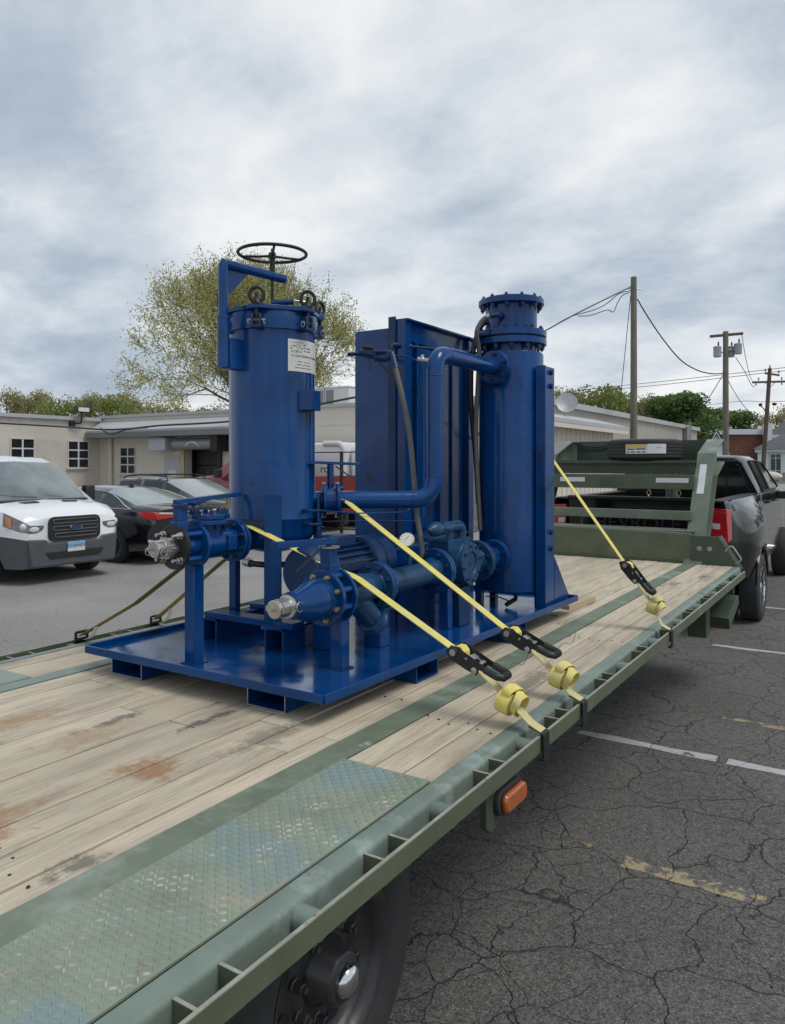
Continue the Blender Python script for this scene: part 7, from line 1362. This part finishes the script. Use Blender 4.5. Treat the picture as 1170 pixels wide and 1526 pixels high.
# ================================================================== trees
def leafmesh(name, pts, size, m, parent, seed=1):
    rnd = random.Random(seed); vs = []; fs = []; o = ORG[parent.name]
    for p in pts:
        s = size * rnd.uniform(0.55, 1.35); a = Vector((rnd.gauss(0, 1), rnd.gauss(0, 1), rnd.gauss(0, 1))).normalized(); b = a.orthogonal().normalized(); b.rotate(Matrix.Rotation(rnd.uniform(0, 6.28), 3, a)); c_ = a.cross(b)
        k = len(vs); q = p - o; vs += [q - b * s, q + c_ * s * 0.55, q + b * s, q - c_ * s * 0.55]; fs.append((k, k + 1, k + 2, k + 3))
    me = bpy.data.meshes.new(name); me.from_pydata([tuple(v) for v in vs], [], fs); me.materials.append(M(m))
    ob = bpy.data.objects.new(name, me); col.objects.link(ob); ob.parent = parent; ORG[ob.name] = o.copy(); return ob
def grow(rnd, p, d, ln, r, lev, maxlev, segs, tips, upb=0.12, spread=38):
    n = 3; q = p; dd = d.copy(); r0 = r; nodes = [(q.copy(), r0)]
    for k in range(n):
        dd = (dd + Vector((rnd.gauss(0, 0.10), rnd.gauss(0, 0.10), rnd.gauss(0, 0.07) + upb * 0.35))).normalized(); q = q + dd * (ln / n); r0 *= 0.86; nodes.append((q.copy(), r0))
    segs.append(nodes)
    if lev >= maxlev - 1:
        for k in range(1, len(nodes)): tips.append((nodes[k][0], dd.copy()))
    if lev >= maxlev: return
    nb = rnd.choice((2, 3, 3)) if lev else 5
    for k in range(nb):
        a = R(rnd.uniform(spread * 0.45, spread)); ax = dd.orthogonal().normalized(); ax.rotate(Matrix.Rotation(2 * math.pi * (k + rnd.uniform(-0.25, 0.25)) / nb, 3, dd)); nd = dd.copy(); nd.rotate(Matrix.Rotation(a, 3, ax))
        grow(rnd, q, nd, ln * rnd.uniform(0.66, 0.86), r0 * rnd.uniform(0.60, 0.78), lev + 1, maxlev, segs, tips, upb, spread)
        if lev > 0 and rnd.random() < 0.55:
            mp = nodes[rnd.randint(1, 2)]; nd2 = dd.copy(); ax.rotate(Matrix.Rotation(rnd.uniform(0, 6.28), 3, dd)); nd2.rotate(Matrix.Rotation(R(rnd.uniform(30, 60)), 3, ax)); grow(rnd, mp[0], nd2, ln * 0.55, mp[1] * 0.5, lev + 2, maxlev, segs, tips, upb, spread)
def branches(name, segs, m, parent, rmin=0.0):
    mb = MB()
    for nodes in segs: mb.tube([q for q, r in nodes], [max(r, 0.011) for q, r in nodes], 8 if nodes[0][1] > 0.08 else (5 if nodes[0][1] > 0.03 else 3), caps=False)
    return mb.build(name, m, parent, ang=80)
rnd = random.Random(5)
bt_b = gnd(384, 43); BTR = thing('budding_tree', 'large spreading tree with sparse yellow green spring buds behind the workshop', 'tree', bt_b)
segs, tips = [], []
stem = bt_b.copy()
segs.append([(stem, 0.36), (stem + Vector((0, 0, 1.6)), 0.31), (stem + Vector((0.1, 0, 2.8)), 0.29)])
for k in range(7):
    a = 2 * math.pi * k / 7 + 0.3; tl_ = 34 if k % 2 else 18
    if k == 6: tl_ = 4
    d = Vector((math.cos(a) * math.sin(R(tl_)), math.sin(a) * math.sin(R(tl_)), math.cos(R(tl_))))
    grow(rnd, stem + Vector((0, 0, 2.3)), d, 2.75, 0.19, 1, 6, segs, tips, 0.10, 40)
branches('trunk', segs, 'bark', BTR)
lp_ = []
for p, d in tips:
    for k in range(rnd.choice((6, 7, 8))): lp_.append(p + Vector((rnd.gauss(0, 0.20), rnd.gauss(0, 0.20), rnd.gauss(0, 0.17))))
if len(lp_) > 120000: lp_ = rnd.sample(lp_, 120000)
TREE_TOP = max(p.z for p, d in tips); TREE_N = len(tips); print('TREE', TREE_TOP, TREE_N, len(segs), len(lp_))
leafmesh('crown', lp_, 0.058, 'leaf_bud', BTR, 3)
BTR.scale = (1.06, 1.06, 1.16)
def lump_tree(seed, h, rx, m, lsize, nleaf, base=0.22):
    """prototype of a distant broadleaf tree at the origin"""
    rnd = random.Random(seed); root = thing('distant_tree', '', 'tree', (0, 0, 0)); segs, tips = [], []
    segs.append([(Vector((0, 0, 0)), h * 0.022), (Vector((0, 0, h * base)), h * 0.018), (Vector((0.1, 0, h * 0.55)), h * 0.010)])
    lob = []
    for k in range(15):
        a = rnd.uniform(0, 6.28); t = rnd.uniform(0, 1) ** 0.7; zc = h * (base + 0.08 + (0.92 - base) * rnd.random()); prof = math.sin(math.pi * min(1, max(0.05, (zc / h - base * 0.6) / (1.05 - base * 0.6)))) ** 0.6
        c_ = Vector((math.cos(a) * rx * 0.72 * t * prof, math.sin(a) * rx * 0.72 * t * prof, min(zc, h * 0.88))); lob.append((c_, rx * rnd.uniform(0.26, 0.44)))
        segs.append([(Vector((0, 0, h * (base + 0.25 * rnd.random()))), h * 0.009), (c_ * 0.6 + Vector((0, 0, h * 0.16)), h * 0.006), (c_, h * 0.003)])
    branches('trunk', segs, 'bark', root); pts = []
    for k in range(nleaf):
        c_, r_ = rnd.choice(lob); v = Vector((rnd.gauss(0, 1), rnd.gauss(0, 1), rnd.gauss(0, 1))).normalized() * r_ * (rnd.random() ** 0.45); v.z *= 0.8; pts.append(c_ + v)
    leafmesh('crown', pts, lsize, m, root, seed); return root
protos = {'green': lump_tree(11, 10, 4.2, 'leaf_green', 0.24, 5200, 0.15), 'olive': lump_tree(12, 10, 4.0, 'leaf_olive', 0.15, 2300, 0.2), 'spring': lump_tree(13, 10, 4.0, 'leaf_spring', 0.19, 3000, 0.16)}
used = set()
def plant(kind, px, d, ptop, sx=1.0):
    src = protos[kind]; zt = EYE + (HOR - ptop) * d / F_PX; s = zt / 9.6
    if kind not in used: o = src; used.add(kind)
    else:
        o = src.copy(); col.objects.link(o)
        for ch in src.children:
            c_ = ch.copy(); col.objects.link(c_); c_.parent = o
    o.location = gnd(px, d); o.scale = (s * sx, s * sx, s); o.rotation_euler = (0, 0, random.uniform(0, 6.28))
    side = 'behind the block workshop' if px < 400 else ('beyond the metal warehouse' if px < 1230 else 'added out of view to darken the truck reflections')
    o['label'] = {'green': 'full green tree in the distant tree line ', 'olive': 'thin olive brown tree in the distant tree line ', 'spring': 'bright spring green tree in the distant tree line '}[kind] + side
    o['category'] = 'tree'; o['group'] = {'green': 'green trees ', 'olive': 'olive trees ', 'spring': 'spring green trees '}[kind] + side
for kind, px, d, pt2, sx in (('olive', -25, 78, 588, 1.0), ('olive', 12, 74, 582, 0.8), ('olive', 40, 80, 590, 0.9), ('spring', 88, 70, 598, 0.9), ('olive', 66, 84, 583, 0.8), ('olive', 112, 82, 594, 0.9), ('olive', 130, 76, 588, 0.8), ('olive', 150, 78, 592, 0.8), ('spring', 172, 74, 590, 0.8), ('olive', 198, 80, 592, 1.0), ('olive', 225, 84, 602, 1.1), ('olive', 270, 84, 606, 1.2), ('olive', 318, 84, 606, 1.2),
                             ('olive', 835, 88, 580, 1.0), ('spring', 872, 92, 586, 1.0), ('spring', 898, 88, 578, 1.0), ('olive', 925, 96, 588, 1.0), ('olive', 962, 96, 590, 1.0), ('green', 985, 90, 597, 1.0), ('green', 1012, 92, 592, 1.0), ('green', 1032, 88, 590, 1.05), ('green', 1060, 98, 612, 1.1), ('olive', 1085, 120, 618, 1.1), ('green', 1104, 118, 616, 1.1), ('olive', 1130, 125, 622, 1.1), ('olive', 1150, 128, 616, 1.0), ('olive', 1172, 128, 606, 0.9), ('green', 940, 110, 604, 1.3), ('green', 1000, 112, 606, 1.3), ('olive', 1200, 120, 604, 1.0), ('green', 1345, 84, 585, 1.1), ('green', 1430, 78, 570, 1.1), ('olive', 1500, 88, 590, 1.1), ('green', 1580, 80, 560, 1.1), ('spring', 1690, 74, 560, 1.1), ('green', 1820, 70, 540, 1.1), ('green', 2000, 62, 520, 1.1)):  # the last trees here are unseen, added to darken reflections on the truck
    plant(kind, px, d, pt2, sx)
